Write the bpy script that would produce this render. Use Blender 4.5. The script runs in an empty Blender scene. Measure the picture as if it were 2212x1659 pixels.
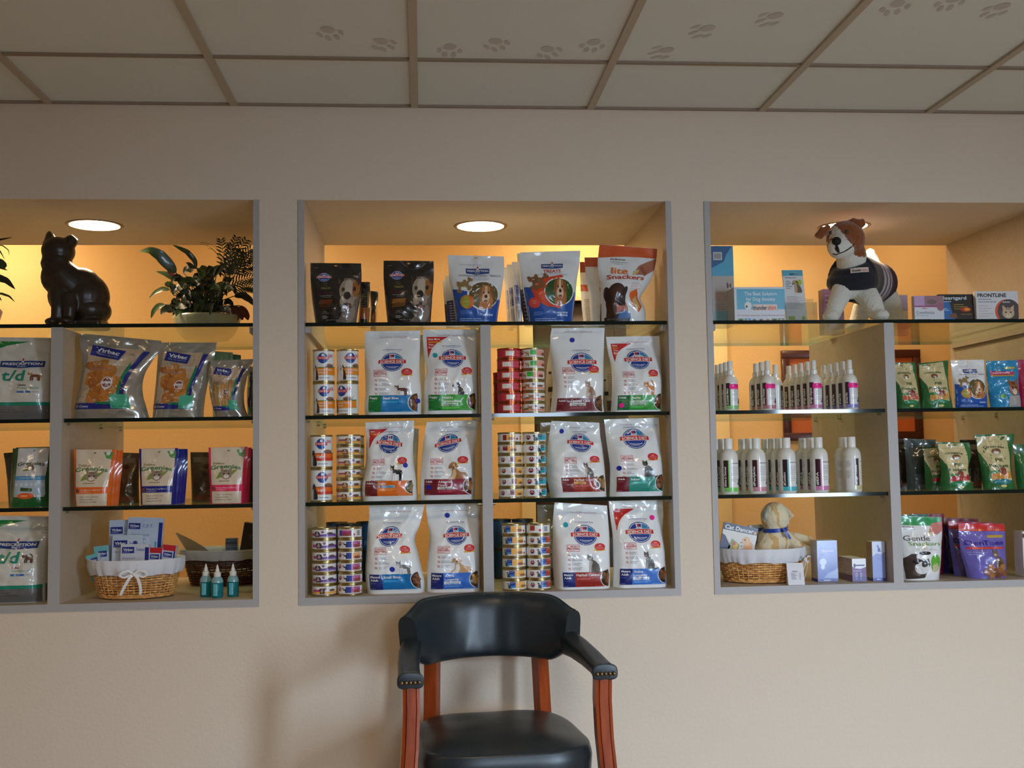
import bpy, bmesh, math, random
from mathutils import Vector, Matrix, noise
import numpy as np
PI = math.pi
C = bpy.context.scene.collection
SC = bpy.context.scene

# ------------------------------------------------------------------ camera
F_PX, YAW, PITCH, ROLL, CAM_D, CAM_H = 2368.8, .08238, .07036, -.0158, 3.707, 1.27
_cy, _sy = math.cos(YAW), math.sin(YAW)
fw = Vector((_sy*math.cos(PITCH), _cy*math.cos(PITCH), math.sin(PITCH)))
_r = Vector((_cy, -_sy, 0)); _u = _r.cross(fw)
rt = _r*math.cos(ROLL) + _u*math.sin(ROLL); up = -_r*math.sin(ROLL) + _u*math.cos(ROLL)
CAM = Vector((0, -CAM_D, CAM_H))
cd = bpy.data.cameras.new('camera'); co = bpy.data.objects.new('camera', cd); C.objects.link(co)
cd.sensor_fit = 'HORIZONTAL'; cd.sensor_width = 36; cd.lens = 36*F_PX/2212
co.matrix_world = Matrix(((rt.x, up.x, -fw.x, CAM.x), (rt.y, up.y, -fw.y, CAM.y), (rt.z, up.z, -fw.z, CAM.z), (0, 0, 0, 1)))
SC.camera = co
def P(x, y, Y):                      # photo measurement -> point of the depth plane Y
    d = fw*F_PX + rt*(x-1106) + up*(829.5-y)
    return CAM + d*((Y+CAM_D)/d.y)
def PZ(x, y, z):
    d = fw*F_PX + rt*(x-1106) + up*(829.5-y)
    return CAM + d*((z-CAM_H)/d.z)

# ------------------------------------------------------------------ view, world, lights
SC.view_settings.view_transform = 'Standard'; SC.view_settings.look = 'None'
SC.view_settings.gamma = 1; SC.view_settings.use_curve_mapping = False
SC.view_settings.exposure = EXPO = 0.0
SC.cycles.use_denoising = True
SC.cycles.max_bounces = 10; SC.cycles.transparent_max_bounces = 12
SC.cycles.sample_clamp_indirect = 6
def srgb(c): return tuple((v/255/12.92 if v/255 <= .04045 else ((v/255+.055)/1.055)**2.4) for v in c)
w = bpy.data.worlds.new('daylight'); SC.world = w; w.use_nodes = True
nt = w.node_tree; nt.nodes.clear()
tc = nt.nodes.new('ShaderNodeTexCoord'); sx = nt.nodes.new('ShaderNodeSeparateXYZ'); rp = nt.nodes.new('ShaderNodeValToRGB')
bg = nt.nodes.new('ShaderNodeBackground'); ow = nt.nodes.new('ShaderNodeOutputWorld')
nt.links.new(tc.outputs['Generated'], sx.inputs[0]); nt.links.new(sx.outputs[2], rp.inputs[0])
rp.color_ramp.elements[0].position = 0.0; rp.color_ramp.elements[0].color = (.16, .17, .15, 1)
rp.color_ramp.elements[1].position = .35; rp.color_ramp.elements[1].color = (.80, .92, 1.12, 1)
e = rp.color_ramp.elements.new(.04); e.color = (.42, .46, .50, 1)
nt.links.new(rp.outputs[0], bg.inputs[0]); bg.inputs[1].default_value = 1.6
nt.links.new(bg.outputs[0], ow.inputs[0])
def area(name, loc, rot, sx_, sy_, power, col, portal=False, shape='RECTANGLE', spread=PI):
    l = bpy.data.lights.new(name, 'AREA'); l.shape = shape; l.size = sx_
    if shape in ('RECTANGLE', 'ELLIPSE'): l.size_y = sy_
    l.energy = power; l.color = col; l.spread = spread
    if portal: l.cycles.is_portal = True
    o = bpy.data.objects.new(name, l); C.objects.link(o); o.location = loc; o.rotation_euler = rot; return o
WINS = [(.55, 1.25, 1.2, 2.15), (2.95, 3.62, .2, 2.2)]      # the two windows behind the photographer
for (a_, b_, c_, d_), pw_, tx in zip(WINS, (14, 60), (.3, 1.1)):
    area('window_portal', ((a_+b_)/2, -5.29, (c_+d_)/2), (PI/2, 0, 0), b_-a_, d_-c_, 1, (1, 1, 1), portal=True)
    # sky glow entering by the window, coming downward
    L_ = Vector(((a_+b_)/2, -5.22, (c_+d_)/2)); aim = (Vector((tx, 0, -1.5))-L_)
    area('window_skylight', L_, aim.to_track_quat('-Z', 'Y').to_euler(), b_-a_-.1, d_-c_-.1, pw_, (.62, .79, 1.0), spread=math.radians(90))
WARM = (1.0, .79, .52)
# the corridor's own downlights behind the niches
for lx, ly, pw in ((-1.9, 1.05, 8), (.75, 1.05, 8), (1.42, 1.05, 5), (-.6, 1.05, 2.2), (2.4, 1.05, 2.2)):
    area('corridor_downlight', (lx, ly, 2.475), (0, 0, 0), .16, .16, pw, WARM, shape='DISK')
POWER = 6.5
# weak warm fill lights added out of view under the waiting room ceiling
for lx in (-2.2, .2, 2.6): area('warm_fill', (lx, -1.9, 2.47), (0, 0, 0), .3, .3, 8.6, (1, .73, .43), spread=math.radians(152))

# ------------------------------------------------------------------ materials
MATS = {}
def mat(key, col, rough=.5, metal=0., coat=0., spec=.5, bump=None, noise_col=None, sheen=0., trans=0., coat_rough=.1, emis=None, aniso=0):
    if key in MATS: return MATS[key]
    m = bpy.data.materials.new(key); m.use_nodes = True; n = m.node_tree.nodes; L = m.node_tree.links
    b = n['Principled BSDF']; c = srgb(col)+(1,)
    b.inputs['Base Color'].default_value = c; b.inputs['Roughness'].default_value = rough
    b.inputs['Metallic'].default_value = metal; b.inputs['Coat Weight'].default_value = coat
    b.inputs['Coat Roughness'].default_value = coat_rough; b.inputs['Specular IOR Level'].default_value = spec
    b.inputs['Sheen Weight'].default_value = sheen; b.inputs['Transmission Weight'].default_value = trans
    if emis: b.inputs['Emission Color'].default_value = emis[0]+(1,); b.inputs['Emission Strength'].default_value = emis[1]
    if bump:
        t = n.new('ShaderNodeTexCoord'); x = n.new('ShaderNodeTexNoise'); x.inputs['Scale'].default_value = bump[0]; x.inputs['Detail'].default_value = 3
        bp = n.new('ShaderNodeBump'); bp.inputs['Strength'].default_value = bump[1]; bp.inputs['Distance'].default_value = bump[2] if len(bump) > 2 else .002
        L.new(t.outputs['Object'], x.inputs['Vector']); L.new(x.outputs['Fac'], bp.inputs['Height']); L.new(bp.outputs[0], b.inputs['Normal'])
    if noise_col:      # (second colour, scale, stretch)
        t = n.new('ShaderNodeTexCoord'); mp = n.new('ShaderNodeMapping'); mp.inputs['Scale'].default_value = noise_col[2]
        x = n.new('ShaderNodeTexNoise'); x.inputs['Scale'].default_value = noise_col[1]; x.inputs['Detail'].default_value = 4
        r = n.new('ShaderNodeValToRGB'); r.color_ramp.elements[0].color = c; r.color_ramp.elements[1].color = srgb(noise_col[0])+(1,)
        r.color_ramp.elements[0].position = .35; r.color_ramp.elements[1].position = .65
        L.new(t.outputs['Object'], mp.inputs[0]); L.new(mp.outputs[0], x.inputs['Vector']); L.new(x.outputs['Fac'], r.inputs[0]); L.new(r.outputs[0], b.inputs['Base Color'])
    MATS[key] = m; return m
def ink(c, gloss=1):
    c = tuple(int(v) for v in c)
    return mat('ink_%02x%02x%02x_%d' % (c+(gloss,)), c, rough=(.55, .32, .2)[gloss], coat=(0, .5, .9)[gloss], coat_rough=.12)
def film(name, c, rough=.35, coat=.8, metal=0): return mat('film_'+name, c, rough=rough, coat=coat, coat_rough=.06, metal=metal)
M_WALL = mat('wall_paint', (222, 206, 186), rough=.75, spec=.25, bump=(85, .55, .0022))
M_YEL = mat('yellow_paint', (234, 193, 130), rough=.7, spec=.25, bump=(85, .5, .002))
M_TILE = mat('ceiling_tile', (224, 226, 222), rough=.95, spec=.1, bump=(260, .5, .001))
M_TEE = mat('ceiling_tee', (184, 170, 150), rough=.6)
M_TEE2 = mat('ceiling_cross_tee', (150, 134, 118), rough=.7)
M_LAM = mat('laminate', (190, 176, 156), rough=.5, noise_col=((184, 170, 150), 60, (1, 1, 1)))
M_EDGE = mat('laminate_edge', (172, 168, 166), rough=.5)
M_WOOD = mat('cherry_wood', (160, 68, 20), rough=.28, coat=.5, noise_col=((128, 46, 12), 9, (6, 6, .6)))
M_LEA = mat('dark_leather', (30, 40, 46), rough=.36, spec=.55, bump=(420, .12, .001))
M_NAIL = mat('antique_brass', (128, 110, 84), rough=.38, metal=1)
M_METAL = mat('tin', (196, 178, 132), rough=.28, metal=1)
M_STEEL = mat('steel', (190, 190, 188), rough=.25, metal=1)
M_WPL = mat('white_plastic', (226, 224, 216), rough=.35, coat=.2)
M_BLACK = mat('black_matte', (16, 15, 14), rough=.5)
def glass_sheet():
    m = bpy.data.materials.new('shelf_glass'); m.use_nodes = True; n = m.node_tree.nodes; L = m.node_tree.links; n.clear()
    g = n.new('ShaderNodeNewGeometry'); dt = n.new('ShaderNodeVectorMath'); dt.operation = 'DOT_PRODUCT'
    ab = n.new('ShaderNodeMath'); ab.operation = 'ABSOLUTE'; su = n.new('ShaderNodeMath'); su.operation = 'SUBTRACT'; su.inputs[0].default_value = 1
    pw = n.new('ShaderNodeMath'); pw.operation = 'POWER'; pw.inputs[1].default_value = 5
    mu = n.new('ShaderNodeMath'); mu.operation = 'MULTIPLY_ADD'; mu.inputs[1].default_value = .72; mu.inputs[2].default_value = .04
    tr = n.new('ShaderNodeBsdfTransparent'); tr.inputs[0].default_value = (.90, .955, .915, 1)
    gl = n.new('ShaderNodeBsdfGlossy'); gl.inputs['Roughness'].default_value = .01; gl.inputs['Color'].default_value = (.95, 1, .96, 1)
    mx = n.new('ShaderNodeMixShader'); o = n.new('ShaderNodeOutputMaterial')
    L.new(g.outputs['Normal'], dt.inputs[0]); L.new(g.outputs['Incoming'], dt.inputs[1]); L.new(dt.outputs['Value'], ab.inputs[0])
    L.new(ab.outputs[0], su.inputs[1]); L.new(su.outputs[0], pw.inputs[0]); L.new(pw.outputs[0], mu.inputs[0])
    L.new(mu.outputs[0], mx.inputs[0]); L.new(tr.outputs[0], mx.inputs[1]); L.new(gl.outputs[0], mx.inputs[2]); L.new(mx.outputs[0], o.inputs[0])
    return m
M_GLASS = glass_sheet()
M_GEDGE = mat('glass_edge', (9, 26, 24), rough=.06, spec=.5)

# ------------------------------------------------------------------ mesh building
class MB:
    def __init__(s): s.v = []; s.f = []; s.m = []; s.slots = []
    def slot(s, m):
        if m not in s.slots: s.slots.append(m)
        return s.slots.index(m)
    def add(s, vs, fs, m):
        o = len(s.v); k = s.slot(m); s.v.extend(vs)
        for f in fs: s.f.append(tuple(i+o for i in f)); s.m.append(k)
    def grid(s, fn, nu, nv, m, closed=False, flip=False):
        vs = [fn(i/nu, j/nv) for j in range(nv+1) for i in range(nu+(0 if closed else 1))]
        w_ = nu if closed else nu+1; fs = []
        for j in range(nv):
            for i in range(nu):
                a = j*w_+i; b = j*w_+(i+1) % w_ if closed else a+1
                q = (a, b, b+w_, a+w_); fs.append(q[::-1] if flip else q)
        s.add(vs, fs, m)
    def box(s, lo, hi, m, bev=0, rot=None, org=None, seg=2):
        bm = bmesh.new(); bmesh.ops.create_cube(bm, size=1)
        for v in bm.verts: v.co = Vector([lo[k]+(v.co[k]+.5)*(hi[k]-lo[k]) for k in range(3)])
        if bev: bmesh.ops.bevel(bm, geom=bm.edges[:], offset=bev, segments=seg, affect='EDGES', profile=.5)
        if rot is not None:
            o = Vector(org if org is not None else [(lo[k]+hi[k])/2 for k in range(3)])
            for v in bm.verts: v.co = rot @ (v.co-o) + o
        bm.verts.index_update()
        s.add([v.co.copy() for v in bm.verts], [tuple(v.index for v in f.verts) for f in bm.faces], m); bm.free()
    def tube(s, pts, rad, m, n=8, cap=True, flat=1.0):
        pts = [Vector(p) for p in pts]; k = len(pts)
        rad = rad if isinstance(rad, (list, tuple)) else [rad]*k
        vs = []; ref = None
        for i, p in enumerate(pts):
            t = (pts[min(i+1, k-1)]-pts[max(i-1, 0)])
            t = t.normalized() if t.length > 1e-9 else Vector((0, 0, 1))
            if ref is None: ref = Vector((0, 0, 1)) if abs(t.z) < .9 else Vector((1, 0, 0))
            a = t.cross(ref); a = a.normalized() if a.length > 1e-6 else Vector((1, 0, 0)); b = t.cross(a).normalized(); ref = -b if False else ref
            for j in range(n):
                q = 2*PI*j/n; vs.append(p+a*math.cos(q)*rad[i]+b*math.sin(q)*rad[i]*flat)
        fs = [(i*n+j, i*n+(j+1) % n, (i+1)*n+(j+1) % n, (i+1)*n+j) for i in range(k-1) for j in range(n)]
        if cap: fs += [tuple(range(n))[::-1], tuple(range((k-1)*n, k*n))]
        s.add(vs, fs, m)
    def lathe(s, prof, m, n=28, c=(0, 0, 0), sx=1, sy=1, cap=True):
        vs = [Vector((c[0]+r*math.cos(2*PI*j/n)*sx, c[1]+r*math.sin(2*PI*j/n)*sy, c[2]+z)) for r, z in prof for j in range(n)]
        fs = [(i*n+j, i*n+(j+1) % n, (i+1)*n+(j+1) % n, (i+1)*n+j) for i in range(len(prof)-1) for j in range(n)]
        if cap: fs += [tuple(range(n))[::-1], tuple(range((len(prof)-1)*n, len(prof)*n))]
        s.add(vs, fs, m)
    def ball(s, c, r, m, n=16, k=10, rot=None):
        r = r if isinstance(r, (list, tuple, Vector)) else (r, r, r); c = Vector(c)
        vs = []
        for i in range(k+1):
            a = PI*i/k
            for j in range(n):
                q = 2*PI*j/n; p = Vector((r[0]*math.sin(a)*math.cos(q), r[1]*math.sin(a)*math.sin(q), -r[2]*math.cos(a)))
                vs.append(c+(rot@p if rot is not None else p))
        s.add(vs, [(i*n+j, i*n+(j+1) % n, (i+1)*n+(j+1) % n, (i+1)*n+j) for i in range(k) for j in range(n)], m)
    def build(s, name, parent=None, smooth=True, ang=40, loc=None):
        me = bpy.data.meshes.new(name); me.from_pydata([tuple(v) for v in s.v], [], s.f)
        for m in s.slots: me.materials.append(m)
        me.polygons.foreach_set('material_index', s.m)
        me.polygons.foreach_set('use_smooth', [smooth]*len(s.f)); me.validate(); me.update()
        if smooth: me.set_sharp_from_angle(angle=math.radians(ang))
        o = bpy.data.objects.new(name, me); C.objects.link(o)
        if parent: o.parent = parent
        if loc is not None: o.location = loc
        return o
def tag(o, label=None, cat=None, group=None, kind=None):
    if label: o['label'] = label
    if cat: o['category'] = cat
    if group: o['group'] = group
    if kind: o['kind'] = kind
    return o
def thing(name, label, cat, loc=(0, 0, 0), rz=0, group=None):
    o = bpy.data.objects.new(name, None); C.objects.link(o); o.empty_display_size = .05
    o.location = loc; o.rotation_euler = (0, 0, rz); return tag(o, label, cat, group)
KIDS = {}
def dup(root, loc=None, rz=None, label=None, group=None):
    r = root.copy(); C.objects.link(r)
    if loc is not None: r.location = loc
    if rz is not None: r.rotation_euler = (0, 0, rz)
    if label: r['label'] = label
    if group: r['group'] = group
    for ch in list(root.children):
        c = ch.copy(); C.objects.link(c); c.parent = r
        for g in list(ch.children):
            d = g.copy(); C.objects.link(d); d.parent = c
    return r
def remesh(mb, name, voxel, m, parent=None, smooth_it=6, disp=None, loc=None, colour=None, mats=None):
    """fuse overlapping balls and tubes to one continuous skin"""
    o = mb.build(name+'_src'); md = o.modifiers.new('r', 'REMESH'); md.mode = 'VOXEL'; md.voxel_size = voxel
    sm = o.modifiers.new('s', 'SMOOTH'); sm.factor = .5; sm.iterations = smooth_it
    dg = bpy.context.evaluated_depsgraph_get(); dg.update(); me = bpy.data.meshes.new_from_object(o.evaluated_get(dg)); me.name = name
    me.materials.clear()
    for k in (mats or [m]): me.materials.append(k)
    if disp:
        me.update(); nm = [v.normal.copy() for v in me.vertices]
        for v, n_ in zip(me.vertices, nm): v.co += n_*disp(v.co)
    if colour:
        for p in me.polygons: p.material_index = colour(p.center)
    else:
        for p in me.polygons: p.material_index = 0
    for p in me.polygons: p.use_smooth = True
    old = o.data; bpy.data.objects.remove(o); bpy.data.meshes.remove(old)
    q = bpy.data.objects.new(name, me); C.objects.link(q)
    if parent: q.parent = parent
    if loc is not None: q.location = loc
    return q

# ------------------------------------------------------------------ printing on surfaces
_TX = {}
def text_mesh(s, bold):
    k = (s, bold)
    if k in _TX: return _TX[k]
    cu = bpy.data.curves.new('t', 'FONT'); cu.body = s; cu.size = 1; cu.offset = .022*bold; cu.resolution_u = 2; cu.fill_mode = 'FRONT'
    ob = bpy.data.objects.new('t', cu); me = ob.to_mesh()
    vs = [(v.co.x, v.co.y) for v in me.vertices]; fs = [tuple(p.vertices) for p in me.polygons]
    ob.to_mesh_clear(); bpy.data.objects.remove(ob); bpy.data.curves.remove(cu)
    if vs:
        x0 = min(v[0] for v in vs); x1 = max(v[0] for v in vs)
    else: x0, x1 = 0, 1
    cap = .73
    _TX[k] = ([((x-x0)/cap, y/cap) for x, y in vs], fs, (x1-x0)/cap); return _TX[k]
class Print:
    """collects flat coloured shapes given in (u, v) of a surface and lays them on it"""
    def __init__(s, surf, W, H, gloss=1, cell=.007): s.surf = surf; s.W = W; s.H = H; s.mb = MB(); s.R = None; s.g = gloss; s.cell = cell
    def pt(s, u, v, layer):
        if not s.R: u = max(.002, min(.998, u)); v = max(.006, min(.997, v))
        if s.R:
            cu, cv, a = s.R; x = (u-cu)*s.W; y = (v-cv)*s.H
            u = cu+(x*math.cos(a)-y*math.sin(a))/s.W; v = cv+(x*math.sin(a)+y*math.cos(a))/s.H
        return s.surf(u, v, .0005+.00022*layer)
    def quad(s, a, b, c, d, col, layer=0):
        wx = max(abs(b[0]-a[0]), abs(c[0]-d[0]))*s.W; hy = max(abs(d[1]-a[1]), abs(c[1]-b[1]))*s.H
        nu = max(1, min(24, int(wx/s.cell)+1)); nv = max(1, min(24, int(hy/s.cell)+1))
        def fn(i, j):
            u = (a[0]*(1-i)+b[0]*i)*(1-j)+(d[0]*(1-i)+c[0]*i)*j; v = (a[1]*(1-i)+b[1]*i)*(1-j)+(d[1]*(1-i)+c[1]*i)*j
            return s.pt(u, v, layer)
        s.mb.grid(fn, nu, nv, ink(col, s.g))
    def rect(s, u0, v0, u1, v1, col, layer=0, sh=0):
        s.quad((u0, v0), (u1, v0), (u1+sh, v1), (u0+sh, v1), col, layer)
    def ell(s, cu, cv, ru, rv, col, layer=0, a0=0, a1=2*PI, rot=0):
        big = max(ru*s.W, rv*s.H); nr = max(1, min(6, int(big/(s.cell*1.3))+1)); n = 12 if big < .006 else 22
        if big < .003: n = 8
        vs = [s.pt(cu, cv, layer)]; cr, sr = math.cos(rot), math.sin(rot); asp = s.W/s.H
        for r in range(1, nr+1):
            for j in range(n+1):
                a = a0+(a1-a0)*j/n; x = ru*s.W*r/nr*math.cos(a); y = rv*s.H*r/nr*math.sin(a)
                vs.append(s.pt(cu+(x*cr-y*sr)/s.W, cv+(x*sr+y*cr)/s.H, layer))
        fs = [(0, 1+j, 2+j) for j in range(n)]
        for r in range(nr-1):
            for j in range(n): q = 1+r*(n+1)+j; fs.append((q, q+n+1, q+n+2, q+1))
        s.mb.add(vs, fs, ink(col, s.g))
    def poly(s, pts, col, layer=0):
        cu = sum(p[0] for p in pts)/len(pts); cv = sum(p[1] for p in pts)/len(pts)
        P2 = []
        for i in range(len(pts)):
            a = pts[i]; b = pts[(i+1) % len(pts)]; L = math.hypot((b[0]-a[0])*s.W, (b[1]-a[1])*s.H); k = max(1, int(L/s.cell))
            for j in range(k): P2.append((a[0]+(b[0]-a[0])*j/k, a[1]+(b[1]-a[1])*j/k))
        big = max(math.hypot((p[0]-cu)*s.W, (p[1]-cv)*s.H) for p in P2); nr = max(1, min(8, int(big/s.cell)+1)); n = len(P2)
        vs = [s.pt(cu, cv, layer)]
        for r in range(1, nr+1):
            for p in P2: vs.append(s.pt(cu+(p[0]-cu)*r/nr, cv+(p[1]-cv)*r/nr, layer))
        fs = [(0, 1+j, 1+(j+1) % n) for j in range(n)]
        for r in range(nr-1):
            for j in range(n): q = 1+r*n; fs.append((q+j, q+n+j, q+n+(j+1) % n, q+(j+1) % n))
        s.mb.add(vs, fs, ink(col, s.g))
    def text(s, t, u, v, h, col, layer=3, w=None, al='c', bold=1, arc=0, shear=0, vert=False):
        """h: cap height as a fraction of H (of W when vert); w: width to fit"""
        vs, fs, tw = text_mesh(t, bold)
        if vert: sc_y = h*s.W; nat = tw*sc_y/s.H
        else: sc_y = h*s.H; nat = tw*sc_y/s.W
        hm = (h*s.W if vert else h*s.H); layer = layer+min(10, 150*hm if hm > .006 else 0)
        ww = w if w else nat; x0 = -ww/2 if al == 'c' else (0 if al == 'l' else -ww)
        out = []
        for x, y in vs:
            f = x0+x/max(tw, 1e-6)*ww
            if vert: out.append(s.pt(u-(y-.5)*h, v+f, layer))
            else:
                k = (f-x0)/ww*2-1
                out.append(s.pt(u+f+shear*y*h*s.H/s.W, v+(y-.5)*h+arc*(1-k*k), layer))
        s.mb.add(out, fs, ink(col, s.g))
    def lines(s, u0, u1, v0, n, dv, th, col, layer=2, seed=1, al='l'):
        rnd = random.Random(seed)
        for i in range(n):
            k = (u1-u0)*(rnd.uniform(.6, 1)); a = u0 if al == 'l' else (u0+u1)/2-k/2
            x = a
            while x < a+k:
                ww = rnd.uniform(.06, .2)*(u1-u0); s.rect(x, v0-i*dv-th/2, min(x+ww, a+k), v0-i*dv+th/2, col, layer); x += ww+.02*(u1-u0)
    def build(s, name, parent): return s.mb.build(name, parent, smooth=True, ang=60)
# ------------------------------------------------------------------ the room
ZC, ZT, ZB, YD = 2.489, 2.164, .807, .775
Z1, Z2, Z3, Z4 = 1.747, 1.433, 1.143, .831
LIFT = .0006
XL, XR, YB, YC = -3.3, 4.6, -5.2, 1.45
NX = [(-1.855, -.540), (-.411, .871), (.987, P(2055, 800, YD).x+.02)]   # outer sides of the niches
def struct(mb, name, **k): return tag(mb.build(name, **k), kind='structure')
b = MB(); b.box((XL, 0, 0), (XR, YD, ZB), M_WALL); b.box((XL, 0, ZT), (XR, YD, ZC), M_WALL)
xs = [XL]+[v for p in NX for v in p]+[XR]
for i in range(0, 8, 2): b.box((xs[i], 0, ZB), (xs[i+1], YD, ZT), M_WALL)
struct(b, 'wall_front', smooth=False)
b = MB(); b.box((XL-.1, YB-.1, 0), (XL, YC+.1, ZC), M_WALL); struct(b, 'wall_left', smooth=False)
b = MB(); b.box((XR, YB-.1, 0), (XR+.1, YC+.1, ZC), M_WALL); struct(b, 'wall_right', smooth=False)
b = MB(); xe = [XL]+[v for w_ in WINS for v in w_[:2]]+[XR]
for i in (0, 2, 4): b.box((xe[i], YB-.1, 0), (xe[i+1], YB, ZC), M_WALL)
for w_ in WINS: b.box((w_[0], YB-.1, w_[3]), (w_[1], YB, ZC), M_WALL); b.box((w_[0], YB-.1, 0), (w_[1], YB, w_[2]), M_WALL)
struct(b, 'wall_back', smooth=False)
M_ALU = mat('window_frame_bronze', (70, 62, 54), rough=.4, metal=.6)
for k, (WX0, WX1, WZ0, WZ1) in enumerate(WINS):
    b = MB()
    for x in (WX0, WX1-.05): b.box((x, YB-.095, WZ0), (x+.05, YB-.05, WZ1), M_ALU)
    for z in (WZ0, WZ1-.05): b.box((WX0, YB-.094, z), (WX1, YB-.052, z+.05), M_ALU)
    struct(b, 'window_%d' % (k+1), smooth=False)
DX0, DX1, DZ = P(1153, 850, YC).x, 1.40, 2.03
b = MB(); b.box((XL, YC, 0), (DX0, YC+.1, ZC), M_YEL); b.box((DX1, YC, 0), (XR, YC+.1, ZC), M_YEL); b.box((DX0, YC, DZ), (DX1, YC+.1, ZC), M_YEL)
struct(b, 'wall_corridor', smooth=False)
M_CREAM = mat('cream_casing', (244, 218, 160), rough=.5)
b = MB(); b.box((DX0-.066, YC-.014, 0), (DX0, YC+.1, DZ+.066), M_CREAM, .003); b.box((DX1, YC-.014, 0), (DX1+.066, YC+.1, DZ+.066), M_CREAM, .003)
b.box((DX0, YC-.014, DZ), (DX1, YC+.1, DZ+.066), M_CREAM, .003); struct(b, 'trim_1')
b = MB(); M_DOOR = mat('dark_door', (74, 58, 40), rough=.4, noise_col=((54, 40, 28), 5, (5, 5, .5)))
b.box((DX0+.004, YC+.05, .01), (DX1-.004, YC+.09, DZ-.004), M_DOOR, .002)
for z0, z1 in ((.15, .9), (1.0, 1.9)):
    for x0, x1 in ((DX0+.1, DX0+.4), (DX0+.5, DX1-.1)): b.box((x0, YC+.042, z0), (x1, YC+.052, z1), M_DOOR, .004)
struct(b, 'door_1')
M_FLOOR = mat('vinyl_floor', (180, 164, 142), rough=.4, noise_col=((166, 148, 126), 8, (1, 1, 1)))
b = MB(); b.box((XL, YB-.1, -.05), (XR, YC+.1, 0), M_FLOOR); struct(b, 'floor', smooth=False)
b = MB(); b.box((XL-.1, YD, ZC), (XR+.1, YC+.1, ZC+.05), M_WALL); struct(b, 'ceiling_corridor', smooth=False)
# suspended ceiling: tiles with paw print marks, then the metal grid
b = MB(); b.box((XL-.1, YB-.1, ZC+.006), (XR+.1, YD, ZC+.05), M_TILE)
pw_ = Print(lambda u, v, o: Vector((XL+u*(XR-XL), YB+v*(-YB), ZC+.006-.0004-o)), XR-XL, -YB, gloss=0)
rnd = random.Random(4)
for k, (x, y) in enumerate([(708, 68), (823, 93), (972, 105), (1070, 93), (1183, 110), (1283, 95), (1440, 112), (1528, 65), (1675, 38), (1940, 12), (2165, 18), (2060, 2)]):
    q = PZ(x, y, ZC); u0 = (q.x-XL)/(XR-XL); v0 = (q.y-YB)/(-YB); a = rnd.uniform(-.6, 1.0); cr, sr = math.cos(a), math.sin(a)
    for dx, dy, r1, r2 in ((0, 0, .014, .011), (-.02, .012, .0055, .008), (-.008, .024, .0055, .009), (.009, .024, .0055, .009), (.021, .012, .0055, .008)):
        X = dx*cr-dy*sr; Y = (dx*sr+dy*cr)*1.7; pw_.ell(u0+X*1.5/(XR-XL), v0+Y*1.5/(-YB), r1*1.4/(XR-XL), r2*2.2/(-YB), (198, 193, 185), 0, rot=a)
b.v += [] ; o_ = len(b.v)
for vv, ff, mm in ((pw_.mb.v, pw_.mb.f, pw_.mb.m),):
    k = b.slot(pw_.mb.slots[0]); b.v.extend(vv); b.f.extend(tuple(i+o_ for i in f)[::-1] for f in ff); b.m.extend([k]*len(ff))
struct(b, 'ceiling', smooth=False)
b = MB()
for k in range(-3, 9):
    x = -1.2344+.6096*k
    if XL < x < XR: b.box((x-.0125, YB, ZC-.003), (x+.0125, 0, ZC+.006), M_TEE, .0008, seg=1)
struct(b, 'trim_2')
b = MB()
for y in (-.4416, -1.66, -2.88, -4.1): b.box((XL, y-.0085, ZC-.0005), (XR, y+.0085, ZC+.006), M_TEE2)
b.box((XL, -.012, ZC-.002), (XR, 0, ZC+.006), M_TEE2); struct(b, 'trim_3', smooth=False)

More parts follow.
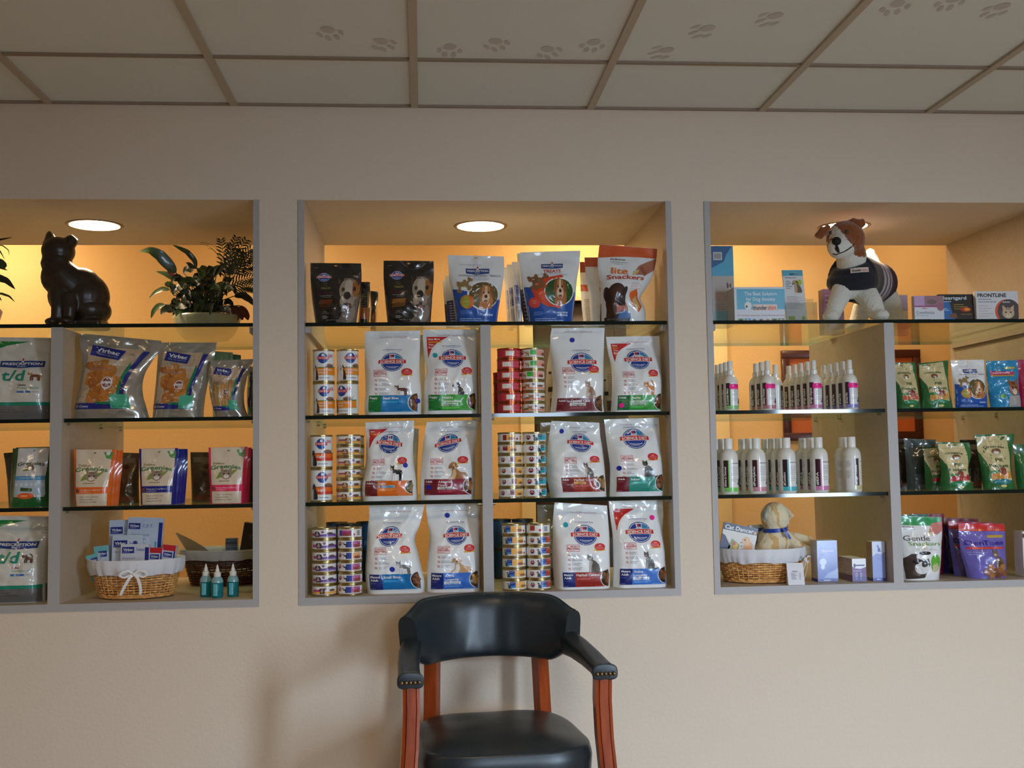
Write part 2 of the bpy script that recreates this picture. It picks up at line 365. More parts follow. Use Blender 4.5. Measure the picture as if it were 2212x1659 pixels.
# ------------------------------------------------------------------ built-in shelf cabinets
T = .0205
DV = [(P(108, 800, 0).x, P(137, 800, 0).x), (P(1040, 900, 0).x, P(1062, 900, 0).x), (P(1908, 700, 0).x, P(1929, 700, 0).x)]
DV[0] = (-1.215, -1.177)
where = ['left', 'middle', 'right']
def panel(lo, hi, name, parent):
    m = MB(); m.box((lo[0], 0, lo[2]), (hi[0], hi[1], hi[2]), M_LAM); m.box((lo[0], -.004, lo[2]), (hi[0], 0, hi[2]), M_EDGE)
    return m.build(name, parent, smooth=False)
for k, (x0, x1) in enumerate(NX):
    xc = (x0+x1)/2
    cab = thing('shelf_cabinet', '%s built-in grey laminate cabinet %s set into the beige wall' % (
        ('leftmost', 'middle', 'rightmost')[k], ('behind the cat statue', 'above the leather chair', 'behind the plush dog')[k]), 'cabinet', (0, 0, 0))
    panel((x0, 0, ZB+.024), (x0+T, YD, ZT), 'side_panel', cab); panel((x1-T, 0, ZB+.024), (x1, YD, ZT), 'side_panel', cab)
    panel((x0, 0, ZB), (x1, YD, Z4), 'bottom_panel', cab)
    d0, d1 = DV[k]; panel((d0, 0, Z4), (d1, YD-.03, Z1-.0127), 'divider', cab)
    for xx in (x0+T, x1-T-.017):
        m = MB(); m.box((xx, .03, Z1-.0125-.019), (xx+.017, .74, Z1-.0127), M_LAM); m.box((xx, .0292, Z1-.0125-.019), (xx+.017, .03, Z1-.0127), M_EDGE); m.build('shelf_cleat', cab, smooth=False)
    def shelf(a, c, z, lab):
        z += .0003; m = MB(); m.box((a, .014, z-.0125), (c, .755, z), M_GLASS)
        s_ = MB(); e_ = .0012
        s_.box((a, .0125, z-.0126), (c, .014, z+.0001), M_GEDGE); s_.box((a, .755, z-.0126), (c, .7562, z+.0001), mat('glass_back_edge', (120, 150, 120), rough=.2))
        o_ = len(m.v); kk = {i: m.slot(mm) for i, mm in enumerate(s_.slots)}
        m.v.extend(s_.v); m.f.extend(tuple(i+o_ for i in f) for f in s_.f); m.m.extend(kk[i] for i in s_.m)
        o = m.build('glass_shelf', smooth=False); tag(o, lab, 'shelf', 'glass shelves in the wall cabinets')
    W_ = where[k]
    shelf(x0+T+.001, x1-T-.001, Z1, 'full-width top glass shelf of the %s wall cabinet, over its divider' % W_)
    for z, nm in ((Z2, 'upper'), (Z3, 'lower')):
        shelf(x0+T+.001, d0-.001, z, '%s glass shelf left of the divider in the %s wall cabinet' % (nm, W_))
        shelf(d1+.001, x1-T-.001, z, '%s glass shelf right of the divider in the %s wall cabinet' % (nm, W_))
        for xx, sg in ((x0+T, 1), (d0, -1), (d1, 1), (x1-T, -1)):
            for yy in (.05, .42, .68):
                m = MB(); m.tube([(xx, yy, z-.0175), (xx+sg*.012, yy, z-.0175)], .0042, M_STEEL, 8); m.build('shelf_pin', cab)

# recessed lamps in the niche soffits
def downlight(x, y, z, lab, strength):
    t = thing('recessed_downlight', lab, 'ceiling lamp', (x, y, z), group='recessed lamps over the shelves')
    m = MB(); m.lathe([(.089, .0), (.089, -.003), (.099, -.0035), (.102, -.001), (.102, .0)], mat('lamp_trim', (150, 112, 84), rough=.4), 40, cap=False); m.build('trim_ring', t)
    m = MB(); m.lathe([(.0001, -.0012), (.089, -.0012), (.089, -.0002)], mat('lamp_glow', (255, 240, 220), emis=((1.0, .74, .47), strength)), 40); m.build('lens', t)
downlight(.229, .405, ZT, 'round recessed lamp glowing over the white treat bags', 60)
downlight(-1.197, .400, ZT, 'round recessed lamp glowing above the cat statue', 60)
downlight(1.648, .40, ZT, 'round recessed lamp mostly hidden behind the plush dog head', 60)

# framed picture on the corridor wall
pa, pb = P(1688, 757, YC-.02), P(1996, 948, YC-.02)
pic = thing('picture_frame', 'dark wood picture frame with orange mat on the yellow wall behind the right shelves', 'picture', ((pa.x+pb.x)/2, YC-.022, pb.z))
PW, PH, fwd = pb.x-pa.x, pa.z-pb.z, .038
mdk = mat('mahogany', (74, 30, 20), rough=.35, coat=.4)
m = MB()
m.box((-PW/2, 0, 0), (PW/2, .022, fwd), mdk, .003); m.box((-PW/2, 0, PH-fwd), (PW/2, .022, PH), mdk, .003)
m.box((-PW/2, 0, fwd), (-PW/2+fwd, .022, PH-fwd), mdk, .003); m.box((PW/2-fwd, 0, fwd), (PW/2, .022, PH-fwd), mdk, .003); m.build('frame', pic)
m = MB(); m.box((-PW/2+fwd, .012, fwd), (PW/2-fwd, .02, PH-fwd), mat('orange_mat', (196, 98, 34), rough=.6)); m.box((-.24, .0105, .12), (.24, .0125, .32), mat('certificate_paper', (214, 180, 120), rough=.6)); m.build('mat_board', pic, smooth=False)
# ------------------------------------------------------------------ pouches and kibble bags
LV = {1: Z1, 2: Z2, 3: Z3, 4: Z4}
GAP = {1: ZT, 2: Z1-.0125, 3: Z2-.0125, 4: Z3-.0125}
def lerp(a, b, t): return a+(b-a)*t
def smooth(a, b, x): t = max(0, min(1, (x-a)/(b-a))); return t*t*(3-2*t)
class Pouch:
    """front outline measured at depth Y; real thickness d at the base, pinched at the sealed top"""
    def __init__(s, level, Y, rows, d, n=7, amp=.003, seed=1, lean=0., bw=None, full=.35, freq=1.0, folds=0):
        z0 = LV[level]; (yl, yr, xl, xr) = rows[0]; a, b_ = P(xl, yl, Y), P(xr, yr, Y)
        lim = GAP[level]-z0-.004
        zl, zr = min(a.z-z0, lim), min(b_.z-z0, lim); s.h = (zl+zr)/2; s.tilt = zr-zl
        pts = []
        for (y, l, r) in rows[1:]:
            A, B = P(l, y, Y), P(r, y, Y); pts.append((max(0, min(.97, (A.z-z0)/s.h)), A.x, B.x))
        pts[-1] = (0,)+pts[-1][1:]; pts.insert(0, (1, a.x, b_.x)); pts.sort()
        xa, xb, xm = -9, 9, sum(p[1]+p[2] for p in pts)/len(pts)/2
        for (n0, n1), (d0, d1) in zip(NX, DV):
            for q0, q1 in (((n0+T, d0), (d1, n1-T)) if level > 1 else ((n0+T, n1-T),)):
                if q0 < xm < q1: xa, xb = q0+.004, q1-.004
        pts = [(v, max(l, xa), min(r, xb)) for v, l, r in pts]
        s.cx = (pts[0][1]+pts[0][2])/2; s.o = [(v, l-s.cx, r-s.cx) for v, l, r in pts]
        s.d, s.n, s.amp, s.seed, s.lean, s.full, s.fr, s.folds = d, n, amp, seed*7.31, lean, full, freq, folds
        s.W = sum(r-l for _, l, r in s.o)/len(s.o); s.H = s.h; s.loc = (s.cx, Y+d/2, z0+LIFT)
    def outline(s, v):
        o = s.o; v = max(0, min(1, v)); i = 0
        while i < len(o)-2 and v > o[i+1][0]: i += 1
        v0, l0, r0 = o[i]; v1, l1, r1 = o[i+1]; t = (v-v0)/max(1e-6, v1-v0)
        def cm(k):
            p0 = o[max(i-1, 0)]; p3 = o[min(i+2, len(o)-1)]
            m0 = (o[i+1][k]-p0[k])/max(1e-6, o[i+1][0]-p0[0])*(v1-v0); m1 = (p3[k]-o[i][k])/max(1e-6, p3[0]-o[i][0])*(v1-v0)
            return (2*t**3-3*t*t+1)*o[i][k]+(t**3-2*t*t+t)*m0+(-2*t**3+3*t*t)*o[i+1][k]+(t**3-t*t)*m1
        return cm(1), cm(2)
    def surf(s, u, v, off=0, side=-1):
        l, r = s.outline(v); t = 2*u-1; q = max(0, min(1, v))
        n = lerp(s.n, 2.4, q*q); g = max(0., 1-abs(t)**n)**.7
        b = s.d/2*(1-smooth(s.full, .97, q))*(.86+.14*smooth(0, .12, q))+.0012
        k = s.seed
        wn = noise.noise(Vector((u*4*s.fr+k, v*5*s.fr, k+side))); w2 = noise.noise(Vector((u*2+k, v*13*s.fr+u*6, k*2+side)))
        w3 = 1-2.6*abs(noise.noise(Vector(((u+v*.6)*3.2*s.fr+k*3, (v-u*.5)*4.6*s.fr, k*1.7+side))))
        wr = s.amp*(1.3*wn+.55*w2+.8*max(0, w3))*(.25+.75*min(1, 4*u*(1-u)+.2))*(.35+.65*smooth(.0, .2, q))*(1-.75*smooth(.93, 1, q))
        if s.folds: wr += s.amp*.8*math.sin((v*26+u*5+k))*smooth(.75, .9, abs(t))
        y = s.lean*q*q+side*(b*g+wr)-(off if side < 0 else -off)
        lim = .012
        return Vector((lerp(l, r, u), y, q*s.h+s.tilt*(u-.5)*q*q+(v-q)*s.h))
def pouch(name, label, cat, sp, body, group=None, design=None, nu=None, nv=None, partname='bag_body', gloss=1):
    t = thing(name, label, cat, sp.loc, 0, group); mb = MB()
    nu = nu or max(10, min(44, int(sp.W/.005))); nv = nv or max(12, min(60, int(sp.H/.005)))
    mb.grid(lambda i, j: sp.surf(i, j), nu, nv, body); mb.grid(lambda i, j: sp.surf(1-i, j, 0, 1), nu, nv, body)
    # close base
    mb.grid(lambda i, j: sp.surf(i, 0, 0, -1).lerp(sp.surf(i, 0, 0, 1), 1-j), nu, 2, body)
    o = mb.build(partname, t, ang=180)
    if design:
        pr = Print(sp.surf, sp.W, sp.H, gloss); design(pr); pr.build('printed_front', t)
        if getattr(pr, 'stickers', None):
            p2 = Print(sp.surf, sp.W, sp.H, 0)
            for (u, v, c) in pr.stickers:
                r = .0085; p2.ell(u, v, r/sp.W, r/sp.H, c, 8)
                q = p2.build('price_sticker', t); q['label'] = 'round %s sticker' % ('pink' if c[0] > 200 else 'teal' if c[1] > 120 else 'blue'); p2.mb = MB()
    return t
NAVY, RED, WHITE, GREY = (22, 44, 124), (206, 34, 36), (240, 240, 236), (150, 150, 155)
PINKST, BLUEST, TEALST = (250, 30, 150), (16, 34, 160), (20, 160, 175)
def sd_logo(p, cu, cv, w, rot=0, bold=1):
    a = p.W/p.H; R = p.R; p.R = (cu, cv, rot); ru = w*.405; rv = ru*a*.86; L = 1
    p.ell(cu, cv-.004, ru, rv, (30, 66, 136), L); p.ell(cu, cv-.004, ru*.93, rv*.92, (236, 238, 240), L+1)
    p.ell(cu, cv-.004, ru*.89, rv*.87, (24, 58, 146), L+2); p.ell(cu, cv-.004, ru*.89, rv*.87, (44, 132, 176), L+3, 0, PI/2)
    h = rv*.235
    for sc, c, ly in ((1.06, WHITE, L+4), (1, RED, L+5)):
        hh = h*(1 if sc == 1 else 1.18); w2 = w/2*(1 if sc == 1 else 1.02)
        for s_ in (-1, 1):
            a_ = [(cu, cv-hh+h*.35), (cu+s_*w2, cv-hh*.85), (cu+s_*w2*.985, cv+hh*.75), (cu, cv+hh+h*.35)]
            if s_ < 0: a_ = [a_[1], a_[0], a_[3], a_[2]]
            p.quad(*a_, c, ly)
    p.text('SCIENCE DIET', cu, cv-h*.1, h*1.16, WHITE, L+6, w=w*.88, arc=h*.3, bold=bold)
    q = ru*.24; qv = q*a
    p.rect(cu-q, cv+h*1.15, cu+q, cv+h*1.15+qv*2, (240, 240, 240), L+6)
    p.rect(cu-q*.8, cv+h*1.15+qv*.75, cu, cv+h*1.15+qv*1.8, (200, 40, 60), L+7); p.rect(cu, cv+h*1.15+qv*.75, cu+q*.8, cv+h*1.15+qv*1.8, (60, 50, 130), L+7)
    p.text("HILL'S", cu, cv+h*1.15+qv*.38, qv*.42, (60, 60, 70), L+7, w=q*1.5)
    p.text('VETERINARIAN', cu, cv-rv*.52, rv*.12, (225, 230, 240), L+6, w=ru*1.1, arc=-rv*.05); p.text('RECOMMENDED', cu, cv-rv*.68, rv*.07, (190, 205, 230), L+6, w=ru*.7, arc=-rv*.03)
    p.R = R
# little animal pictures, drawn in a box (u0,v0)-(u1,v1)
def pic(p, kind, u0, v0, u1, v1, c1, c2=(238, 232, 222), c3=(40, 34, 30), L=4):
    X = lambda x: u0+(u1-u0)*x
    Y = lambda y: v0+(v1-v0)*y
    U, V = abs(u1-u0), v1-v0
    def E(x, y, rx, ry, c, l=0, rot=0): p.ell(X(x), Y(y), rx*U, ry*V, c, L+l, rot=rot)
    def Q(pts, c, l=0): p.poly([(X(x), Y(y)) for x, y in pts], c, L+l)
    if kind == 'cat_sit':
        Q([(.36, .0), (.95, .0), (1, .2), (.92, .42), (.7, .62), (.5, .7), (.3, .55), (.26, .3), (.24, .02)], c1)
        Q([(.26, .02), (.36, .02), (.4, .35), (.5, .6), (.28, .6)], c2, 1); E(.33, .78, .2, .13, c1, 1)
        Q([(.16, .84), (.14, 1), (.3, .9)], c1, 1); Q([(.38, .9), (.5, 1), (.5, .82)], c1, 1)
        E(.28, .75, .1, .06, c2, 2); E(.26, .81, .025, .015, c3, 3); E(.39, .81, .025, .015, c3, 3)
        Q([(.85, .0), (1.1, -.06), (1.3, .02), (1.3, .08), (1.1, .02), (.9, .1)], c1)
        for k in range(4): Q([(.55+k*.1, .15), (.58+k*.1, .15), (.52+k*.1, .5-.05*k), (.49+k*.1, .5-.05*k)], tuple(int(v*.6) for v in c1), 2)
    elif kind == 'cat_stand':
        Q([(.25, .35), (.85, .3), (.92, .55), (.6, .6), (.3, .7)], c1)
        for x in (.28, .42, .72, .84): Q([(x-.05, 0), (x+.05, 0), (x+.06, .4), (x-.06, .4)], c2 if x < .5 else c1, 1)
        E(.22, .66, .2, .14, c1, 2); Q([(.04, .7), (.0, .86), (.18, .78)], c1, 2); Q([(.24, .8), (.4, .88), (.4, .68)], c1, 2); E(.2, .62, .09, .06, c2, 3)
        Q([(.84, .5), (.92, .5), (.78, .9), (.55, 1.0), (.56, .95), (.74, .82)], c1)
    elif kind == 'dog_stand':
        Q([(.2, .42), (.85, .4), (.93, .58), (.8, .7), (.3, .72)], c1)
        for x in (.26, .4, .78, .88): Q([(x-.045, 0), (x+.045, 0), (x+.06, .48), (x-.06, .48)], c2 if x < .5 else c1, 1)
        E(.2, .78, .16, .13, c1, 2); E(.12, .74, .1, .07, c2, 3); Q([(.08, .84), (.04, 1.0), (.17, .88)], c1, 3); Q([(.24, .88), (.36, 1.0), (.34, .8)], c1, 3)
        E(.06, .73, .03, .025, c3, 4); E(.2, .8, .02, .02, c3, 4); Q([(.88, .6), (1.0, .45), (1.03, .48), (.93, .68)], c1)
    elif kind == 'dog_lie':
        Q([(.0, .02), (.9, .02), (1, .14), (.9, .36), (.6, .42), (.42, .6), (.2, .6), (.18, .24), (.0, .1)], c1)
        Q([(.0, .0), (.34, .0), (.42, .3), (.36, .58), (.22, .5), (.2, .16)], c2, 1); E(.27, .78, .19, .19, c1, 2)
        Q([(.06, .84), (.02, .62), (.14, .6)], c1, 3); Q([(.4, .9), (.52, .7), (.42, .62)], c1, 3); Q([(.2, .95), (.32, .95), (.36, .62), (.2, .6)], c2, 3)
        E(.25, .69, .045, .035, c3, 4); E(.2, .8, .02, .02, c3, 4); E(.34, .8, .02, .02, c3, 4)
    elif kind == 'dog_sit':
        Q([(.3, .0), (.9, .0), (.96, .16), (.8, .5), (.55, .68), (.3, .6), (.26, .3)], c1)
        Q([(.24, .0), (.44, .0), (.5, .4), (.46, .62), (.26, .6)], c2, 1); E(.34, .8, .24, .18, c2, 2)
        Q([(.12, .86), (.02, .6), (.16, .62)], c1, 3); Q([(.5, .95), (.66, .72), (.52, .6)], c1, 3); E(.46, .84, .1, .1, c1, 3)
        E(.27, .73, .05, .035, c3, 4); E(.24, .82, .025, .02, c3, 4); E(.42, .82, .025, .02, c3, 5)
    elif kind == 'dog_face':
        Q([(.1, .0), (.9, .0), (.96, .35), (.8, .55), (.2, .5)], c1); E(.5, .62, .34, .34, c1, 1); E(.5, .42, .22, .22, c2, 2)
        Q([(.16, .9), (.02, .42), (.2, .45), (.3, .82)], tuple(int(v*.75) for v in c1), 2); Q([(.84, .9), (.98, .42), (.8, .45), (.7, .82)], tuple(int(v*.75) for v in c1), 2)
        Q([(.44, .92), (.56, .92), (.58, .55), (.42, .55)], c2, 2); E(.5, .5, .09, .07, c3, 4); E(.36, .66, .045, .04, c3, 4); E(.64, .66, .045, .04, c3, 4)
        E(.5, .3, .12, .05, c3, 4); E(.5, .26, .07, .06, (206, 96, 100), 5)
    elif kind == 'bulldog':
        Q([(.1, .0), (1.0, .0), (1.0, .62), (.9, .5), (.5, .36), (.3, .1)], (112, 98, 88), 0); E(.72, .2, .22, .2, (146, 130, 118), 1)
        E(.6, .68, .38, .27, (160, 142, 122), 1); E(.58, .74, .16, .2, (190, 174, 154), 2); E(.86, .74, .15, .2, (150, 92, 34), 2); E(.8, .72, .065, .05, (60, 40, 26), 3); E(.37, .7, .07, .05, (96, 72, 54), 3); E(.37, .7, .035, .03, c3, 4); E(.8, .72, .03, .028, c3, 5); E(.58, .93, .2, .03, (120, 100, 84), 2)
        Q([(.3, .9), (.16, .98), (.2, .76)], (70, 50, 40), 2); Q([(.8, .96), (1.0, .98), (.96, .78)], (60, 42, 36), 3)
        E(.55, .42, .3, .18, (128, 106, 90), 3); E(.54, .57, .13, .085, (22, 18, 18), 5); E(.56, .35, .19, .075, (44, 28, 26), 4); E(.58, .31, .12, .035, (150, 100, 96), 5)
        E(.4, .45, .14, .1, (166, 148, 130), 4); E(.7, .44, .14, .1, (156, 136, 118), 4); E(.55, .24, .2, .05, (120, 98, 84), 4)
    elif kind == 'cat_face':
        E(.5, .45, .42, .38, c1); Q([(.12, .6), (.1, 1.0), (.38, .78)], c1, 1); Q([(.62, .78), (.9, 1.0), (.88, .6)], c1, 1); E(.5, .28, .2, .16, c2, 2)
        E(.33, .5, .07, .05, c3, 3); E(.67, .5, .07, .05, c3, 3); E(.5, .35, .04, .03, (180, 90, 80), 4)
        for k in (-.12, 0, .12): Q([(.47+k, .66), (.53+k, .66), (.52+k, .82), (.48+k, .82)], tuple(int(v*.5) for v in c1), 2)
def kibble(p, u, v, r, a0=0, a1=2*PI, c=(110, 66, 36), seed=1, L=4):
    a = p.W/p.H; p.ell(u, v, r*1.08, r*1.08*a, (236, 230, 220), L, a0, a1); p.ell(u, v, r, r*a, tuple(int(k*.45) for k in c), L+1, a0, a1); rnd = random.Random(seed)
    for k in range(16):
        q = rnd.uniform(a0+.15, a1-.15); rr = r*rnd.uniform(.1, .82); s_ = rnd.uniform(.75, 1.35)
        p.ell(u+rr*math.cos(q), v+rr*a*math.sin(q), r*.2, r*.17*a, tuple(min(255, int(k_*s_)) for k_ in c), L+2, rot=rnd.uniform(0, 3))
def sd_bag(stage, stage_c, band_c, title, sub, sub_c, animal, cols, nbul=3, stickers=(), corner=None, logo=(.5, .63), lw=.5, rot=0, u0=0., band=(.04, .225), kc=(120, 74, 40), shift=0, kr=.15, sublit=WHITE, titlew=None, light=(246, 246, 244), au=(.56, .8), av=.15, tear=.925):
    def f(p):
        X = lambda u: u0+u*(1-u0)
        a = p.W/p.H; p.stickers = [(X(s[0]), s[1], s[2]) for s in stickers]
        p.text('Press to RECLOSE - Keeps Product Fresh', X(.52), tear, .012, (190, 60, 70), 2, w=.5*(1-u0), bold=0)
        for k in range(26): p.rect(X(.06)+k*.0345*(1-u0), tear-.012, X(.06)+k*.0345*(1-u0)+.016, tear-.0095, (170, 170, 175), 1)
        if corner:
            p.quad((X(.07), tear-.27), (X(.17), tear-.12), (X(.46), tear-.018), (X(.07), tear-.018), RED, 3)
            tl = corner if isinstance(corner, (list, tuple)) else [corner]
            for i, w_ in enumerate(tl): p.text(w_, X(.095), tear-.045-.033*i, .022, WHITE if i != 1 else (246, 190, 60), 5, al='l')
        p.text('U.S. Veterinarians #1 Choice', X(logo[0]), logo[1]+.145, .013, (90, 100, 160), 2, w=.34*(1-u0), arc=.004); p.text('to Feed Their Own Pets', X(logo[0]), logo[1]+.125, .01, (150, 120, 150), 2, w=.27*(1-u0), arc=.004, bold=0)
        sd_logo(p, X(logo[0]), logo[1], lw*(1-u0), rot)
        c = (214, 110, 120); x0, x1, y0, y1 = X(.17), X(.40), .445, .525
        for q in ((x0, y0, x1, y0+.005), (x0, y1-.005, x1, y1), (x0, y0, x0+.008, y1), (x1-.008, y0, x1, y1)): p.rect(*q, c, 2)
        p.text('CLINICALLY', (x0+x1)/2, y1-.02, .018, (204, 80, 92), 3, w=(x1-x0)*.84); p.text('PROVEN', (x0+x1)/2, y1-.045, .024, (196, 50, 60), 3, w=(x1-x0)*.86); p.lines(x0+.02, x1-.02, y0+.014, 1, .01, .005, c)
        ou, ov = X(.77), .50
        p.poly([(ou-.1, ov-.05), (ou+.1, ov-.045), (ou+.09, ov-.025), (ou-.1, ov-.03)], (226, 180, 60), 3); p.ell(ou, ov, .1*(1-u0), .1*a*.66*(1-u0), (214, 40, 50), 4)
        p.text('100%', ou, ov+.018, .014, (250, 210, 205), 6); p.text('Satisfaction', ou, ov, .011, (250, 200, 200), 6, w=.13, bold=0); p.text('Guaranteed', ou, ov-.016, .011, (250, 200, 200), 6, w=.12, bold=0)
        for k in range(nbul):
            y = .405-.052*k-.0*nbul; pic(p, 'cat_stand', X(.18), y-.016, X(.235), y+.016, (216, 140, 130), (216, 150, 140), (190, 110, 100), L=1); p.lines(X(.255), X(.46), y+.009, 3, .011, .0045, (150, 150, 156), 2, seed=k+3)
        b0, b1 = band; q = .30
        p.rect(X(.08), b0, X(q), b1, stage_c, 3, sh=0); p.rect(X(q), b0, X(.93), b1, band_c, 3)
        for i, w_ in enumerate(stage.split(' ')): p.text(w_, X(.10), b1-.028-.036*i, .026, WHITE, 5, al='l')
        p.lines(X(.10), X(.24), b1-.065-.036*(len(stage.split(' '))-1), 1, .01, .005, tuple(min(255, v+90) for v in stage_c), 5)
        tt = title.split('|')
        for i, w_ in enumerate(tt): p.text(w_, X(q+.025), b1-.032-.041*i, .03, WHITE, 5, al='l', w=(titlew[i] if titlew else None))
        yb = b1-.032-.041*len(tt)
        if sub:
            ws = .30 if len(sub) > 6 else .2
            p.rect(X(q+.015), yb-.016, X(q+.015)+ws, yb+.017, sublit, 4); p.text(sub, X(q+.015)+ws/2, yb, .022, sub_c, 6, shear=.2, w=ws*.8); yb -= .034
        p.lines(X(q+.03), X(.72), yb+.002, 2, .013, .006, tuple(min(255, v+80) for v in band_c), 5, seed=9)
        p.text('NET WT 4 LB (1.8kg)', X(.78), b0+.01, .009, tuple(min(255, v+110) for v in band_c), 5, w=.22, bold=0); p.lines(X(.09), X(.22), b0+.012, 1, .01, .006, tuple(min(255, v+100) for v in stage_c), 5)
        kibble(p, X(.93), (b0+b1)/2+.012, kr, PI*.52, PI*1.45, kc, seed=len(title))
        pic(p, animal, X(au[0]), b1-.004, X(au[1]), b1+av, *cols, L=5)
    return f
M_BAG = film('kibble_white', (240, 241, 240), rough=.34, coat=.85)
def kb(level, Y, rows, d, design, label, seed, **k):
    sp = Pouch(level, Y, rows, d, seed=seed, **k)
    return pouch('kibble_bag', label, 'pet food bag', sp, M_BAG, 'large white kibble bags of the middle cabinet', design)
BR, TABBY, GRY = (96, 56, 34), (150, 104, 60), (92, 86, 82)
kb(2, .035, [(712, 710, 787, 908), (745, 786, 907), (790, 786, 906), (815, 787, 907), (850, 787, 911), (880, 785, 911), (898, 787, 910)], .115,
   sd_bag('Puppy', (16, 122, 58), (0, 124, 190), 'Small Bites', None, 0, 'dog_stand', ((90, 50, 40), (226, 220, 214)), 4, [(.93, .16, BLUEST)], band=(.036, .227), kr=.16, av=.12, au=(.52, .76), lw=.5, logo=(.505, .625)),
   'tall white kibble bag with green and light blue band, nearest the tall cans', 1, amp=.0038)
kb(2, .035, [(706, 703, 913, 1033), (740, 914, 1034), (785, 919, 1037), (800, 921, 1035), (822, 917, 1038), (860, 916, 1039), (894, 916, 1041)], .115,
   sd_bag('Puppy', (16, 122, 50), (60, 168, 50), 'Healthy|Development', 'Original', (70, 100, 70), 'dog_sit', ((44, 38, 40), (232, 228, 226)), 4, [(.20, .69, TEALST)], corner=('Now More', 'Antioxidants', 'Than', 'Ever!'), band=(.045, .225), logo=(.515, .655), sublit=(206, 228, 206), av=.15, au=(.5, .74), tear=.93),
   'white kibble bag with green bands, red corner and black and white puppy', 2, amp=.0042)
kb(2, .016, [(699, 702, 1196, 1312), (725, 1193, 1311), (775, 1194, 1310), (830, 1198, 1310), (870, 1195, 1309), (892, 1192, 1312)], .115,
   sd_bag('Adult', (112, 22, 40), (112, 22, 40), 'Optimal Care', 'Original', (90, 60, 70), 'cat_sit', (TABBY, (200, 170, 130)), 3, [(.40, .855, BLUEST)], band=(.015, .165), logo=(.555, .585), lw=.55, av=.2, au=(.56, .80), tear=.955),
   'tallest white kibble bag with an all maroon band and a sitting tabby cat', 3, amp=.0024)
kb(2, .03, [(724, 722, 1315, 1432), (755, 1319, 1434), (790, 1326, 1436), (830, 1328, 1438), (865, 1327, 1437), (889, 1325, 1438)], .115,
   sd_bag('Kitten', (16, 110, 60), (50, 160, 60), 'Healthy|Development', 'Original', (70, 100, 70), 'cat_stand', ((206, 132, 70), (236, 210, 180)), 4, [(.15, .085, PINKST)], corner=('Now', 'More', 'Than', 'Ever!'), band=(.025, .215), logo=(.525, .685), lw=.54, sublit=(206, 228, 206), av=.2, au=(.56, .80)),
   'white kibble bag with green bands and a walking orange kitten', 4, amp=.0045)
kb(3, .035, [(912, 907, 787, 894), (935, 789, 894), (965, 789, 892), (1000, 788, 893), (1035, 781, 898), (1060, 778, 900), (1079, 780, 901)], .12,
   sd_bag('Adult', (110, 24, 34), (232, 112, 26), 'Light', 'Small Bites', (60, 120, 170), 'dog_stand', ((30, 28, 32), (226, 222, 220)), 4, [(.83, .44, BLUEST)], corner=('Best', 'Taste'), band=(.06, .25), logo=(.5, .72), lw=.55, rot=-.13, sublit=(150, 200, 226), av=.2, au=(.52, .76), kc=(140, 124, 90), kr=.13),
   'crumpled white kibble bag with maroon and orange band and a black standing dog', 5, amp=.0058)
kb(3, .035, [(911, 906, 922, 1036), (930, 919, 1033), (952, 915, 1030), (985, 911, 1027), (1040, 907, 1028), (1074, 907, 1027)], .12,
   sd_bag('Adult', (110, 22, 40), (142, 18, 44), 'Advanced|Fitness', 'Original', (90, 60, 70), 'dog_lie', ((168, 110, 56), (214, 180, 130)), 3, [(.16, .16, BLUEST)], band=(.06, .26), logo=(.47, .72), lw=.5, rot=.2, av=.22, au=(.5, .86), kc=(150, 96, 50)),
   'slumped white kibble bag with crimson band and a tan lying dog', 6, amp=.0055)
kb(3, .035, [(908, 912, 1196, 1301), (940, 1191, 1303), (970, 1187, 1308), (1005, 1185, 1312), (1040, 1187, 1315), (1072, 1194, 1317)], .13,
   sd_bag('Adult', (116, 20, 34), (160, 44, 26), 'Hairball Control', 'Light', (150, 90, 30), 'cat_sit', ((110, 96, 80), (206, 196, 184)), 4, [(.12, .87, BLUEST)], band=(.07, .26), logo=(.52, .72), lw=.56, rot=-.06, u0=.13, sublit=(236, 176, 90), av=.2, au=(.5, .72), kc=(150, 112, 60)),
   'bulging white kibble bag with maroon and rust band and brown-grey cat', 7, amp=.006)
kb(3, .03, [(905, 901, 1311, 1431), (950, 1316, 1434), (985, 1321, 1438), (1010, 1324, 1440), (1040, 1324, 1442), (1068, 1323, 1442)], .12,
   sd_bag('Adult', (112, 22, 40), (0, 138, 122), 'Indoor', None, 0, 'cat_sit', ((46, 42, 44), (90, 84, 80)), 4, [(.12, .36, BLUEST)], band=(.06, .25), logo=(.5, .74), lw=.53, av=.21, au=(.52, .76)),
   'white kibble bag with maroon and teal band and a dark sitting cat', 8, amp=.0052)
kb(4, .035, [(1090, 1089, 795, 917), (1115, 796, 913), (1140, 793, 906), (1168, 791, 896), (1200, 789, 903), (1235, 787, 911), (1265, 788, 918), (1284, 791, 918)], .125,
   sd_bag('Mature Adult', (20, 40, 116), (0, 118, 186), 'Small Bites', None, 0, 'dog_stand', ((120, 116, 116), (236, 234, 232)), 3, [(.49, .28, BLUEST)], band=(.05, .225), logo=(.46, .65), lw=.52, av=.15, au=(.56, .82), rot=.02),
   'white kibble bag pinched at its middle, navy and blue band, shaggy small dog', 9, amp=.0048)
kb(4, .035, [(1090, 1087, 920, 1040), (1130, 924, 1043), (1160, 928, 1046), (1200, 925, 1046), (1240, 922, 1046), (1279, 921, 1046)], .125,
   sd_bag('Mature Adult', (20, 40, 116), (52, 112, 206), 'Active|Longevity', 'Original', (110, 150, 210), 'dog_lie', ((206, 160, 110), (240, 234, 226)), 3, [(.38, .87, BLUEST)], band=(.04, .225), logo=(.52, .645), lw=.5, av=.19, au=(.44, .82), kc=(176, 130, 70), rot=.03),
   'white kibble bag with blue bands and a white and tan lying dog', 10, amp=.004)
